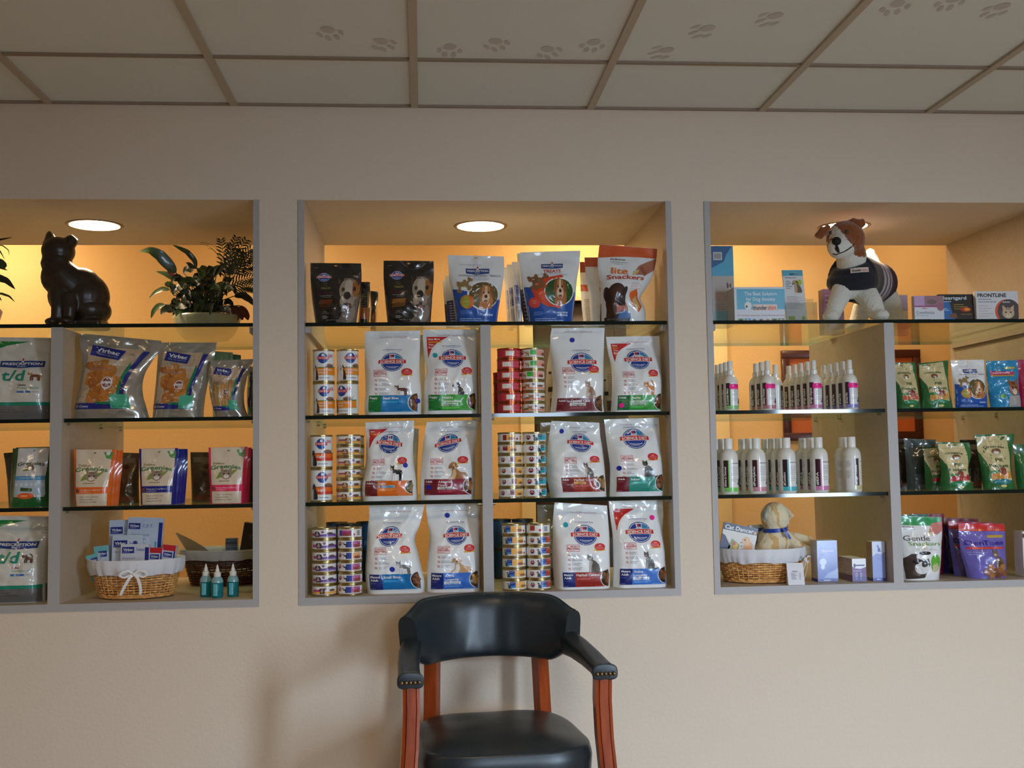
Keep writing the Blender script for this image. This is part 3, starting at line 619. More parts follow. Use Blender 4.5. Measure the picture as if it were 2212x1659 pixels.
kb(4, .025, [(1087, 1094, 1203, 1318), (1130, 1199, 1321), (1170, 1199, 1324), (1200, 1198, 1324), (1240, 1200, 1325), (1272, 1203, 1325)], .13,
   sd_bag('Mature Adult', (20, 40, 116), (160, 40, 34), 'Hairball Control', None, 0, 'cat_sit', ((96, 86, 76), (190, 180, 170)), 4, [(.18, .75, TEALST)], band=(.03, .205), logo=(.52, .64), lw=.53, u0=.05, av=.21, au=(.5, .76), tear=.9),
   'upright white kibble bag with navy and brick-red band and a fluffy grey cat', 11, amp=.0035)
kb(4, .025, [(1080, 1078, 1321, 1439), (1115, 1324, 1441), (1150, 1329, 1440), (1165, 1330, 1441), (1200, 1331, 1445), (1240, 1331, 1447), (1269, 1330, 1450)], .12,
   sd_bag('Mature Adult', (20, 40, 116), (58, 118, 210), 'Active|Longevity', 'Original', (110, 150, 210), 'cat_sit', ((92, 92, 92), (150, 150, 148)), 3, [(.77, .80, PINKST)], corner=('New', ''), band=(.04, .225), logo=(.5, .64), lw=.54, av=.2, au=(.5, .72)),
   'white kibble bag with blue bands, red corner and pink sticker', 12, amp=.005)
# second-row bags glimpsed between the front ones
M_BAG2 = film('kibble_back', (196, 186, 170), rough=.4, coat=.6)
for lv, Y, rows, d, lab, sd in (
    (2, .19, [(716, 714, 800, 918), (800, 800, 918), (895, 800, 919)], .11, 'white kibble bag standing behind the light blue banded bag', 21),
    (2, .19, [(712, 712, 1196, 1300), (800, 1184, 1300), (890, 1182, 1300)], .11, 'white kibble bag standing behind the tallest bag', 22),
    (2, .17, [(752, 750, 1304, 1400), (800, 1303, 1400), (889, 1308, 1400)], .1, 'white kibble bag standing behind the orange kitten bag', 23),
    (3, .19, [(925, 925, 880, 905), (1000, 880, 902), (1076, 880, 902)], .1, 'white kibble bag glimpsed behind the black dog bag', 24),
    (3, .19, [(912, 912, 1170, 1290), (1000, 1172, 1290), (1070, 1176, 1290)], .1, 'white kibble bag standing behind the long-tailed cat bag', 25),
    (4, .20, [(1092, 1092, 1163, 1280), (1180, 1165, 1280), (1262, 1168, 1280)], .1, 'dim white kibble bag behind the fluffy grey cat bag', 26)):
    def dz(p):
        p.rect(.06, .05, .94, .2, (104, 84, 70), 2); p.lines(.1, .5, .6, 12, .03, .008, (120, 110, 110), 2, seed=5)
        p.rect(.03, .28, .1, .34, (40, 34, 34), 2); p.rect(.03, .5, .07, .53, (40, 34, 34), 2)
    sp = Pouch(lv, Y, rows, d, seed=sd, amp=.003); pouch('kibble_bag', lab, 'pet food bag', sp, M_BAG2, 'large white kibble bags of the middle cabinet', dz)
# ------------------------------------------------------------------ treat pouches on the top glass shelf, middle cabinet
M_PB = film('pouch_black', (20, 17, 17), rough=.25, coat=1); M_PW = film('pouch_white', (232, 233, 232), rough=.32, coat=.9)
def hole(p, u=.5, v=.955, c=(210, 150, 70)):
    a = p.W/p.H; p.ell(u, v, .035, .012*1, c, 3); p.ell(u, v+.006, .016, .012, c, 3)
def d_black(bisc):
    def f(p):
        hole(p); sd_logo(p, .27, .765, .29); p.text('Grain', .29, .655, .022, (120, 104, 50), 3); p.text('Free', .3, .62, .022, (120, 104, 50), 3)
        p.text('TREATS', .3, .575, .033, (150, 134, 70), 3, w=.2); p.text('SKIN & COAT', .3, .49, .032, (120, 30, 50), 3, w=.34, bold=0)
        p.text('Promotes Healthy', .3, .45, .016, (190, 190, 190), 3, w=.25, bold=0); p.text('Skin & Coat', .33, .425, .014, (190, 190, 190), 3, w=.16, bold=0)
        for y in (.25, .31): p.poly([(.13, y), (.42, y+.015), (.45, y+.08), (.17, y+.07)], bisc if y > .3 else tuple(int(v*.7) for v in bisc), 4 if y > .3 else 3)
        p.text('ADULT', .27, .19, .018, (170, 170, 160), 3, w=.09, bold=0); p.text('DOG TREATS', .28, .165, .016, (150, 150, 140), 3, w=.17, bold=0); p.lines(.2, .36, .12, 3, .018, .007, (190, 190, 190)); 
        p.text('NET WT 11 OZ (312 g)', .48, .055, .014, (190, 190, 190), 3, w=.4, bold=0)
        pic(p, 'bulldog', .46, .02, .98, .78, BR, L=3)
        p.lines(.08, .2, .92, 1, .02, .006, (150, 150, 150))
    return f
G1 = 'pouches along the top glass shelf of the middle cabinet'
def tp(lv, Y, rows, d, body, design, label, seed, amp=.0028, n=3, group=G1, name='treat_pouch', **k):
    sp = Pouch(lv, Y, rows, d, seed=seed, amp=amp, n=n, **k); return pouch(name, label, 'treat pouch', sp, body, group, design, gloss=2 if body in (M_PB,) else 1)
tp(1, .04, [(565, 566, 668.5, 779), (600, 669, 780), (640, 672, 777), (665, 675, 773), (695, 680, 768)], .06, M_PB, d_black((104, 50, 26)), 'black treat pouch with a bulldog, leftmost on the middle top shelf', 31)
tp(1, .04, [(560, 561, 828, 937), (600, 828, 937), (640, 831, 934), (670, 834, 932), (695, 837, 930)], .06, M_PB, d_black((150, 96, 40)), 'black treat pouch with a bulldog and tan biscuits, standing alone', 32)
def d_edge(p):
    p.rect(.2, .15, .8, .4, (150, 80, 30), 3); p.lines(.2, .8, .7, 6, .05, .012, (110, 100, 90))
tp(1, .11, [(606, 606, 776, 798), (650, 775, 799), (696, 771, 797)], .07, M_PB, d_edge, 'black treat pouch seen edge-on behind the leftmost bulldog pouch', 33)
tp(1, .19, [(625, 627, 799, 816), (660, 799, 815), (697, 797, 812)], .08, M_PB, d_edge, 'shorter black pouch edge-on, furthest right of the pair behind the bulldog', 34)
def rx_badge(p, cu, cv, w, h, c=(24, 58, 130)):
    p.poly([(cu-w/2, cv-h/2), (cu, cv-h*.72), (cu+w/2, cv-h/2), (cu+w/2, cv+h/2), (cu-w/2, cv+h/2)], c, 3)
    a = p.W/p.H; p.rect(cu-h*.35/a*.5, cv+h*.25, cu+h*.35/a*.5, cv+h*1.05, (236, 236, 236), 4); p.rect(cu-h*.25/a*.5, cv+h*.5, cu+h*.25/a*.5, cv+h*.95, (190, 40, 60), 5)
    p.text('PRESCRIPTION', cu, cv+h*.02, h*.42, WHITE, 6, w=w*.9); p.text('DIET', cu, cv-h*.42, h*.2, (190, 205, 235), 6, w=w*.22)
def bone(p, u, v, s_, rot, c, L=5):
    a = p.W/p.H; R = p.R; p.R = (u, v, rot); p.rect(u-s_*.5, v-s_*a*.17, u+s_*.5, v+s_*a*.17, c, L)
    for i in (-1, 1):
        for j in (-1, 1): p.ell(u+i*s_*.5, v+j*s_*a*.19, s_*.24, s_*.24*a, c, L)
    p.R = R
def d_hypo(p):
    a = p.W/p.H; BL = (24, 82, 170)
    hole(p, .5, .965, (236, 190, 110)); p.lines(.2, .8, .86, 1, .01, .005, (110, 120, 170)); rx_badge(p, .52, .765, .42, .075)
    p.text('HYPOALLERGENIC TREATS', .56, .695, .028, (70, 64, 96), 3, w=.76, bold=0); p.lines(.36, .76, .66, 3, .018, .006, (160, 160, 170), al='c')
    p.quad((.0, .0), (1, .0), (1, .34), (.02, .5), BL, 1)
    p.ell(.62, .40, .33, .22, (240, 240, 240), 3); p.ell(.63, .395, .3, .20, (96, 84, 44), 4); pic(p, 'dog_face', .5, .2, .86, .56, (190, 120, 60), (226, 190, 150), L=5)
    for k, (x, y, r) in enumerate([(.22, .58, .3), (.16, .5, 1.4), (.3, .53, -.6), (.34, .6, .9)]): bone(p, x, y, .13, r, (150, 122, 76), 6)
    p.ell(.28, .30, .15, .1, (226, 110, 40), 6); p.ell(.25, .30, .1, .09, (170, 168, 60), 7); p.text('Net Wt', .25, .305, .018, WHITE, 9, bold=0)
    p.lines(.12, .42, .17, 3, .02, .007, (120, 160, 220)); p.lines(.1, .9, .06, 2, .025, .008, (200, 215, 240), 3)
    for i in range(4): p.rect(.66+i*.055, .1, .705+i*.055, .125, (190, 205, 230), 3)
tp(1, .035, [(547, 550, 967, 1090), (570, 969, 1091), (600, 971, 1089), (640, 979, 1083), (670, 983, 1078), (693, 985, 1075)], .075, M_PW, d_hypo, 'white and blue treat pouch with a brown dog face and heart-shaped treats', 35)
def d_bars(p): p.rect(.0, .0, .5, .5, (70, 70, 120), 2); p.lines(.05, .45, .45, 8, .05, .02, (190, 190, 210), 4)
tp(1, .12, [(594, 592, 962, 1078), (640, 964, 1076), (694, 969, 1072)], .05, M_PW, d_bars, 'white pouch directly behind the brown dog pouch', 36)
tp(1, .18, [(604, 602, 957, 1070), (640, 959, 1070), (696, 964, 1068)], .05, M_PW, d_bars, 'white pouch furthest back behind the brown dog pouch', 37)
def d_slv(p): p.rect(.1, .32, .9, .62, (66, 74, 140), 2); p.lines(.15, .85, .6, 9, .034, .012, (170, 180, 215), 3); p.rect(.12, .1, .88, .28, (196, 190, 190), 2)
for k, (a_, b_, c_, d_, Y) in enumerate([(1089, 1103, 1098, 1111, .22), (1096, 1116, 1104, 1120, .15), (1107, 1124, 1115, 1130, .09)]):
    tp(1, Y, [(575-6*k, 575-6*k, a_, b_), (630, a_+3, b_+2), (696, c_, d_)], .055, M_PW, d_slv, '%s of three edge-on white pouches between the two large blue and white ones' % ('leftmost', 'middle', 'rightmost')[k], 38+k)
def d_treats(p):
    BL = (24, 82, 170); RD = (216, 70, 36)
    rx_badge(p, .535, .79, .36, .06); p.text('TREATS', .535, .715, .045, (200, 50, 50), 3, w=.3); p.lines(.22, .85, .68, 2, .02, .005, (150, 150, 170), al='c')
    p.quad((.0, .0), (1, .0), (1, .42), (.02, .5), BL, 1)
    p.poly([(.14, .46), (.24, .52), (.4, .62), (.7, .66), (.74, .64), (.46, .55), (.36, .36), (.5, .25), (.72, .2), (.66, .19), (.4, .22), (.2, .3)], RD, 3)
    p.ell(.66, .42, .29, .2, (240, 240, 236), 4); p.ell(.66, .42, .27, .185, (34, 84, 34), 5); pic(p, 'dog_face', .53, .24, .82, .62, (176, 110, 56), (226, 196, 160), L=6)
    for x, y, r in [(.2, .62, .3), (.3, .56, -.5), (.38, .62, .7), (.2, .52, 1.2), (.3, .49, .2)]: bone(p, x, y, .13, r, (134, 88, 52), 7)
    p.ell(.16, .27, .11, .075, (226, 80, 70), 7); p.lines(.1, .22, .3, 3, .02, .006, (250, 180, 170), 9, al='c')
    for j in range(2):
        for i in range(4): p.rect(.62+i*.06, .12-j*.035, .67+i*.06, .142-j*.035, (190, 205, 230), 3)
    p.lines(.12, .4, .14, 3, .018, .007, (120, 160, 220)); p.lines(.14, .86, .05, 2, .025, .008, (200, 215, 240), 3)
tp(1, .035, [(541, 537, 1125, 1257), (570, 1125, 1255), (600, 1128, 1250), (640, 1135, 1246), (670, 1141, 1242), (693, 1144, 1240)], .08, M_PW, d_treats, 'largest white and blue treat pouch with a tan dog in a green oval', 42)
tp(1, .135, [(545, 545, 1118, 1240), (640, 1124, 1236), (695, 1134, 1232)], .05, M_PW, d_bars, 'white pouch directly behind the green oval dog pouch', 43)
def d_lite(p):
    OR = (214, 92, 40)
    p.quad((.0, .86), (1, .86), (1, 1), (.0, 1), OR, 2); p.quad((0, .83), (.5, .86), (.5, .88), (0, .88), OR, 2)
    p.text('PURINA', .34, .815, .02, (60, 20, 30), 3, w=.26); p.text('VETERINARY', .36, .78, .015, (120, 120, 120), 3, w=.3, bold=0); p.text('DIETS', .35, .755, .015, (120, 120, 120), 3, w=.14, bold=0)
    p.text('lite', .36, .665, .085, (228, 120, 40), 4, w=.3, shear=.1); p.text('Snackers', .48, .575, .06, (196, 66, 36), 4, w=.72, arc=.01)
    BRN = (58, 30, 20); p.ell(.33, .36, .2, .14, BRN, 3); p.ell(.3, .22, .22, .2, BRN, 3); p.quad((.08, .02), (.58, .02), (.52, .3), (.1, .3), BRN, 3); p.ell(.13, .33, .08, .12, (40, 20, 14), 4, rot=.2); p.ell(.5, .34, .07, .12, (44, 22, 16), 4, rot=-.2); p.ell(.34, .38, .12, .06, (74, 42, 28), 4)
    p.poly([(.3, .12), (.52, .12), (.54, .22), (.42, .27), (.3, .24)], (196, 120, 110), 5); p.poly([(.3, .26), (.52, .28), (.5, .2), (.36, .21)], (36, 20, 20), 6); p.poly([(.32, .04), (.62, .04), (.6, .12), (.4, .16)], (60, 110, 170), 5)
    p.poly([(.66, .38), (.78, .43), (.88, .36), (.9, .2), (.8, .12), (.68, .22)], (226, 100, 30), 4); p.poly([(.7, .28), (.84, .34), (.84, .18), (.74, .16)], (206, 170, 110), 5)
    p.poly([(.62, .62), (.7, .74), (.84, .8), (1, .86), (1, .7), (.86, .62)], (176, 110, 84), 5); p.poly([(.6, .6), (.7, .64), (.72, .69), (.62, .67)], (214, 190, 120), 6)
    for k in range(3): p.ell(.76+k*.035, .7-k*.03, .03, .035, (150, 84, 66), 6)
    p.lines(.62, .88, .5, 6, .024, .007, (226, 170, 160)); p.rect(0.05, .0, .6, .06, (40, 26, 22), 4); p.text('NET WT 24 OZ (1.5 LB)', .33, .032, .018, (150, 150, 150), 6, w=.46, bold=0)
def d_lite2(p):
    p.quad((.0, .86), (1, .86), (1, 1), (.0, 1), (196, 84, 40), 2); p.text('PURINA', .3, .78, .02, (60, 20, 30), 3, w=.26, al='l'); p.text('lite', .4, .62, .085, (220, 110, 40), 4, w=.3); p.text('Snackers', .58, .52, .06, (196, 66, 36), 4, w=.72)
    p.poly([(.2, .05), (.22, .3), (.35, .42), (.6, .45), (.7, .3), (.7, .02)], (48, 26, 18), 3)
tp(1, .03, [(523, 533, 1299, 1425), (545, 1297, 1424), (570, 1295, 1420), (600, 1299, 1411), (625, 1302, 1396), (640, 1302, 1388), (665, 1303, 1398), (693, 1303, 1400)], .08, M_PW, d_lite, 'tall white pouch with orange top and a brown dog, rightmost on the middle top shelf', 44, amp=.004)
tp(1, .12, [(553, 553, 1265, 1378), (600, 1269, 1376), (640, 1275, 1372), (694, 1279, 1370)], .06, M_PW, d_lite2, 'white pouch with orange top just behind the tall orange-topped one', 45)
tp(1, .20, [(563, 563, 1255, 1366), (630, 1257, 1364), (696, 1264, 1362)], .06, M_PW, lambda p: (p.quad((.0, .84), (1, .84), (1, 1), (.0, 1), (170, 70, 30), 2), p.quad((.0, .56), (.6, .5), (.6, .6), (.0, .66), (196, 80, 30), 2), p.lines(.05, .6, .42, 12, .03, .008, (150, 120, 90))), 'furthest back pouch of the orange-topped row', 46)

# ------------------------------------------------------------------ left cabinet bags
GL = 'bags and pouches in the left cabinet'
M_TD = film('diet_bag', (214, 212, 204), rough=.36, coat=.8)
def d_td(kind, c2):
    def f(p):
        GN = (0, 138, 112)
        p.quad((.0, .0), (1, .0), (1, .165), (.0, .165), (104, 104, 104), 2); p.quad((0, .165), (1, .165), (1, .205), (0, .205), GN, 3)
        p.poly([(0, .95), (.62, .95), (.3, .9), (.1, .84), (0, .8)], (0, 130, 60), 2)
        rx_badge(p, .55, .67, .66, .075); p.text('t/d', .43, .53, .13, GN, 4, w=.34, shear=.15); pic(p, kind, .66, .46, .86, .57, *c2, L=4)
        p.text('Canine' if 'dog' in kind else 'Feline', .52, .41, .026, (150, 60, 60) if 'cat' in kind else (60, 60, 70), 4, al='l'); p.text('Dental Health', .52, .375, .026, (90, 160, 130), 4, al='l', w=.32, bold=0); p.rect(.5, .315, .72, .338, (40, 110, 180), 4); p.lines(.74, .9, .326, 1, .01, .006, GREY)
        p.lines(.1, .7, .12, 2, .03, .008, (70, 70, 74)); p.ell(.9, .82, .06, .018, (180, 180, 180), 3); p.ell(.9, .822, .05, .013, (220, 218, 212), 4)
    return f
tp(2, .04, [(724, 726, -44, 112), (760, -40, 110), (800, -38, 106), (850, -34, 107), (905, -34, 108)], .12, M_TD, d_td('dog_stand', ((120, 66, 34), (120, 66, 34))), 'cut-off white kibble bag with green stripe and a small brown dog', 51, n=6, amp=.005, group=GL, name='kibble_bag')
tp(4, .05, [(1116, 1118, -50, 104), (1150, -46, 101), (1185, -44, 90), (1250, -42, 90), (1312, -40, 88)], .13, M_TD, d_td('cat_stand', ((90, 60, 60), (90, 60, 60))), 'cut-off white kibble bag with green stripe and a small cat', 52, n=6, amp=.006, group=GL, name='kibble_bag')
tp(4, .2, [(1150, 1150, 0, 106), (1200, 0, 104), (1306, 0, 106)], .1, M_BAG2, lambda p: (p.lines(.7, .98, .6, 14, .03, .008, (90, 90, 96)), p.rect(0, .2, 1, .26, (20, 120, 110), 2)), 'grey-white bag peeking out behind the lower left kibble bag', 53, n=6, group=GL, name='kibble_bag')
M_CL = film('silver_film', (176, 172, 162), rough=.22, coat=1, metal=.55)
def d_chew(sticks, stk):
    def f(p):
        NV, GN = (22, 34, 124), (0, 130, 84); rnd = random.Random(3 if sticks else 5)
        p.poly([(.1, .86), (.8, .86), (.74, .2), (.08, .2)], (196, 170, 140), 1)
        if sticks:
            for k in range(6): x = .12+k*.105; p.quad((x, .2), (x+.085, .2), (x+.085+rnd.uniform(-.02, .02), .66), (x+rnd.uniform(-.02, .02), .66), (176+rnd.randint(-16, 16), 132, 66), 2)
        else:
            for k in range(38):
                u, v = rnd.uniform(.13, .72), rnd.uniform(.22, .64); r = rnd.uniform(.07, .13); cc = rnd.randint(-26, 26); a_ = rnd.uniform(0, 3)
                p.poly([(u+r*math.cos(a_+t)*rnd.uniform(.7, 1.1), v+r*.8*math.sin(a_+t)*rnd.uniform(.7, 1.1)) for t in (0, 1.2, 2.1, 3.3, 4.2, 5.3)], (184+cc, 112+cc, 44+cc//2), 2+k % 3)
        p.quad((.13, .76), (.56, .71), (.60, .83), (.17, .88), NV, 6); R = p.R; p.R = (.36, .8, -.16); p.text('Virbac', .37, .815, .045, WHITE, 8, w=.33); p.rect(.2, .785, .54, .788, (150, 160, 210), 8); p.text('ANIMAL HEALTH', .37, .765, .016, (190, 195, 225), 8, w=.33, bold=0); p.R = R
        p.text('C.E.T. HEXtra', .46, .66, .032, (226, 226, 220), 6, w=.52, bold=0, shear=.2); p.lines(.16, .6, .61, 2, .02, .007, (140, 110, 130), 6)
        p.quad((.66, .2), (.74, .2), (.9, .84), (.82, .84), NV, 6); p.quad((.64, .2), (.68, .2), (.78, .62), (.74, .7), GN, 7)
        p.rect(.02, .115, .78, .185, NV, 6); p.rect(.35, .17, .78, .2, GN, 7); p.text('30 Chews', .05, .15, .03, WHITE, 9, al='l', bold=0)
        p.ell(.5, .43, .085, .085*p.W/p.H, (226, 222, 226), 6); p.ell(.5, .43, .068, .068*p.W/p.H, (130, 60, 40), 7); p.rect(.41, .415, .59, .445, (226, 222, 226), 8)
        p.rect(.56, .12, .82, .29, (70, 176, 140), 9); p.text(stk, .69, .145, .022, (20, 60, 50), 10, w=.22, bold=0)
    return f
tp(2, .04, [(717, 733, 166, 341), (745, 163, 340), (775, 168, 320), (810, 165, 303), (850, 158, 300), (880, 152, 308), (905, 149, 315)], .1, M_CL, d_chew(False, '26 - 50 lbs'), 'big silver pouch of brown chews beside the left divider', 54, amp=.0075, group=GL, n=4)
tp(2, .065, [(737, 737, 332, 463), (765, 334, 458), (800, 332, 450), (850, 327, 439), (880, 324, 435), (906, 322, 434)], .09, M_CL, d_chew(False, '11 - 25 lbs'), 'silver pouch of brown chews second from the left divider', 55, amp=.007, group=GL, n=4)
tp(2, .05, [(778, 774, 452, 546), (802, 447, 535), (850, 450, 524), (880, 456, 526), (905, 462, 534)], .06, M_CL, d_chew(True, '11 - 25 lbs'), 'narrow silver pouch of thin yellow chew sticks', 56, amp=.005, group=GL, n=4)
tp(2, .11, [(790, 790, 533, 549), (850, 530, 549), (906, 532, 549)], .08, M_CL, lambda p: (p.rect(.3, .2, .7, .9, (16, 30, 90), 3), p.rect(.05, .25, .3, .7, (0, 120, 84), 3), p.rect(.3, .1, .8, .2, (70, 176, 140), 4)), 'silver pouch partly hidden by the right cabinet side, next to the chew sticks', 57, amp=.004, group=GL)
tp(2, .3, [(757, 760, 456, 500), (800, 456, 500), (912, 456, 500)], .06, film('pouch_mint', (110, 150, 122)), lambda p: p.rect(.0, .55, 1, .8, (40, 110, 80), 2), 'pale green package far back behind the silver chew pouches', 58, group=GL)
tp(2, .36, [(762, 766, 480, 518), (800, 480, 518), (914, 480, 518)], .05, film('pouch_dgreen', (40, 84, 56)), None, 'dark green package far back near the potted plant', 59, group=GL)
def greenies_word(p, u, v, w, h, c, rot=0, feline=None):
    if feline: p.text('Feline', u-w*.22, v+h*1.15, h*.5, feline, 4, w=w*.36)
    p.text('Greenies', u, v, h, c, 5, w=w, arc=h*.45)
def d_green(p):
    GN = (24, 96, 44)
    p.quad((.12, .16), (.9, .16), (.97, .985), (.08, .985), (200, 200, 200), 1); hole(p, .55, .94, (120, 120, 130)); greenies_word(p, .5, .71, .76, .06, (40, 74, 52)); p.ell(.5, .66, .1, .05, (120, 80, 60), 6); p.ell(.5, .645, .06, .03, (236, 232, 226), 7); p.poly([(.3, .6), (.6, .62), (.62, .66), (.32, .66)], (90, 110, 50), 5)
    p.rect(.1, .45, .93, .52, (76, 150, 200), 3); p.text('VETERINARY FORMULA', .52, .485, .022, (206, 226, 240), 5, w=.6, bold=0); p.rect(.1, .2, .93, .45, (176, 196, 212), 2)
    for k in range(6): p.ell(.17+k*.14, .38, .05, .03, (210, 220, 228), 3)
    p.poly([(.3, .27), (.6, .26), (.62, .31), (.3, .33)], (60, 84, 30), 4); p.ell(.45, .19, .22, .05, (230, 96, 36), 6); p.lines(.34, .58, .19, 1, .02, .016, (250, 210, 150), 8, seed=3)
    p.quad((.0, .0), (1, .0), (.9, .17), (.1, .17), GN, 2)
M_GN = film('pouch_green', (28, 84, 42), rough=.3)
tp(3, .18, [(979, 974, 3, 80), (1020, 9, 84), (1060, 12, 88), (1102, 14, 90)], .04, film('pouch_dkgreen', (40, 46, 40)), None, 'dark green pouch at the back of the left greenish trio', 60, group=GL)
tp(3, .118, [(969, 966, 22, 110), (1020, 18, 109), (1060, 16, 109), (1103, 16, 109)], .05, M_GN, lambda p: p.rect(.1, .1, .9, .9, (50, 110, 60), 2), 'green pouch sandwiched in the left greenish trio', 61, group=GL)
tp(3, .045, [(967, 965, 28, 103), (1000, 25, 102), (1040, 22, 100), (1075, 18, 101), (1105, 15, 103)], .055, M_GN, d_green, 'white-fronted green pouch at the front of the left greenish trio', 62, group=GL)
def d_feline(C1, flavour):
    def f(p):
        CR = (222, 204, 178)
        p.quad((.07, 0), (.9, 0), (.92, 1), (.06, 1), CR, 1); hole(p, .52, .935, (150, 120, 86))
        p.poly([(.72, .95), (.95, .95), (.93, .82), (.8, .84)], (90, 150, 80), 3); p.ell(.84, .93, .05, .035, (230, 230, 225), 4)
        greenies_word(p, .46, .63, .82, .075, (60, 124, 66), feline=(150, 140, 60)); p.poly([(.2, .44), (.66, .52), (.78, .6), (.3, .56)], (130, 150, 60), 4); pic(p, 'cat_face', .3, .42, .66, .64, (150, 130, 110), (226, 216, 200), L=6)
        p.lines(.28, .7, .4, 1, .02, .012, (130, 100, 60), 4, seed=3)
        p.rect(.03, .22, .97, .335, C1, 4); p.text(flavour, .2, .285, .025, WHITE, 6, al='l', w=.56, bold=0); p.text('saveur', .2, .25, .02, (250, 220, 210), 6, al='l', w=.3, bold=0); p.ell(.12, .27, .05, .035, (120, 70, 44), 6)
        for k, w_ in enumerate(('Tasty treats Cats Love!', 'la gourmandise', 'preferee du chat!')): p.text(w_, .18, .165-.045*k, .02, (84, 70, 60), 4, al='l', w=(.5, .36, .46)[k], bold=0)
        p.rect(0, 0, .04, 1, C1, 2); p.rect(.93, 0, 1, 1, C1, 2)
    return f
FC = {'orange': ((236, 108, 26), 'Oven Roasted Chicken Flavor', [(971, 971, 155, 246), (1010, 156, 244), (1050, 156, 240), (1097, 158, 236)], [(.098, 9), (.142, 17)], 'orange'),
      'navy': ((24, 34, 128), 'Tempting Tuna Flavor', [(970, 968, 297, 382), (1010, 298, 382), (1050, 300, 379), (1094, 301, 376)], [(.096, 8), (.138, 15), (.18, 21)], 'navy blue'),
      'pink': ((232, 50, 96), 'Savory Salmon Flavor', [(967, 965, 448, 533), (1010, 449, 531), (1050, 451, 529), (1091, 452, 527)], [(.098, 9)], 'pink')}
for key, (c, fl, rows, back, nm) in FC.items():
    body = film('pouch_'+key, c, rough=.35)
    for i, (Y, dx) in enumerate(reversed(back)):
        r2 = [(rows[0][0]+2, rows[0][1]+2, rows[0][2]+dx, rows[0][3]+dx)]+[(y, a+dx, b_+dx) for y, a, b_ in rows[1:]]
        n_ = len(back)-1-i
        tp(3, Y, r2, .034, body, d_feline(c, fl), 'cat treat pouch with %s edges, %s behind the front one of its colour' % (nm, ('first', 'second', 'third')[n_]), 70+i+len(key), group=GL, amp=.002, nu=12, nv=14) if False else None
        sp = Pouch(3, Y, r2, .034, seed=70+i, amp=.002, n=3)
        pouch('treat_pouch', 'cat treat pouch with %s edges, %s behind the front one of its colour' % (nm, ('first', 'second', 'third')[n_]), 'treat pouch', sp, body, GL,
              lambda p: (p.quad((.07, 0), (.9, 0), (.92, 1), (.06, 1), (222, 204, 178), 1), p.rect(.03, .22, .97, .335, c, 4), p.rect(.55, .5, .88, .56, (60, 124, 66), 2), p.lines(.3, .88, .7, 3, .03, .01, (120, 120, 80))), 14, 16)
    tp(3, .045, rows, .04, body, d_feline(c, fl), 'front cat treat pouch with %s edges and a cat face' % nm, 75, group=GL, amp=.0026)
M_GOLD = film('pouch_bronze', (112, 92, 62), rough=.3, metal=.4)
def d_goldback(p): p.rect(.1, .8, .9, .9, (140, 126, 100), 2); p.ell(.6, .72, .1, .05, (70, 34, 24), 3); p.lines(.15, .85, .6, 12, .035, .01, (84, 70, 50)); p.rect(.1, .05, .9, .14, (130, 64, 34), 2)
tp(3, .24, [(977, 979, 232, 297), (1040, 232, 296), (1092, 232, 297)], .05, M_GOLD, d_goldback, 'bronze-backed pouch turned around behind the orange-edged pouches', 81, group=GL)
tp(3, .24, [(977, 977, 408, 470), (1040, 410, 468), (1092, 411, 468)], .05, M_GOLD, d_goldback, 'bronze-backed pouch turned around between the navy and pink pouches', 82, group=GL)
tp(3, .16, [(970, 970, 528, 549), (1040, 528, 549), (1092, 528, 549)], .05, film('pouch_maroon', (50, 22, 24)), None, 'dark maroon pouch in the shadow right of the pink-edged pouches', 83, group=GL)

# ------------------------------------------------------------------ right cabinet pouches
GR = 'pouches in the right cabinet'
M_KR = film('pouch_kraft', (40, 104, 50), rough=.35)
def d_pill(c, oval=(30, 130, 80)):
    def f(p):
        p.poly([(.03, .96), (.8, .98), (.88, .6), (.84, .16), (.24, .14), (.14, .5), (.0, .7)], (206, 190, 140), 1); hole(p, .36, .93, (150, 84, 50)); p.rect(.05, .87, .84, .875, (150, 120, 80), 3)
        greenies_word(p, .42, .76, .56, .045, (56, 84, 50)); p.ell(.46, .69, .12, .055, (128, 84, 56), 6); p.ell(.46, .665, .07, .03, (236, 230, 216), 7)
        p.text('Pill', .5, .535, .06, (52, 84, 34), 4, w=.24); p.text('Pockets', .48, .43, .06, (52, 84, 34), 4, w=.6)
        p.poly([(.2, .18), (.84, .2), (.86, .32), (.5, .33), (.2, .27)], c, 3); p.poly([(.18, .28), (.5, .3), (.5, .35), (.2, .34)], (60, 130, 70), 4); p.ell(.56, .34, .13, .06, (140, 60, 50), 5); p.ell(.62, .3, .08, .04, (160, 80, 60), 6)
        p.ell(.5, .14, .28, .05, oval, 6); p.text('For Dogs', .5, .14, .026, (190, 226, 200), 8, w=.26, bold=0); p.ell(.52, .06, .09, .025, (226, 214, 130), 6)
    return f
tp(2, .05, [(783, 781, 1934, 1983), (815, 1936, 1988), (850, 1939, 1992), (885, 1940, 1997)], .05, M_KR, d_pill((196, 84, 64)), 'tan and green pouch with a salmon stripe, touching the right divider', 91, group=GR, amp=.005)
tp(2, .05, [(784, 777, 1990, 2057), (815, 1993, 2056), (850, 1997, 2060), (885, 1998, 2067)], .055, M_KR, d_pill((206, 146, 60)), 'tan and green pouch with a golden stripe on the upper right glass shelf', 92, group=GR, amp=.005)
tp(2, .045, [(777, 776, 2060, 2133), (810, 2064, 2135), (850, 2069, 2138), (885, 2071, 2141)], .05, M_PW, d_hypo, 'white and blue dog treat pouch with silvery picture, upper right shelf', 93, group=GR, amp=.004)
M_TQ = film('pouch_turquoise', (20, 140, 190), rough=.3, coat=1)
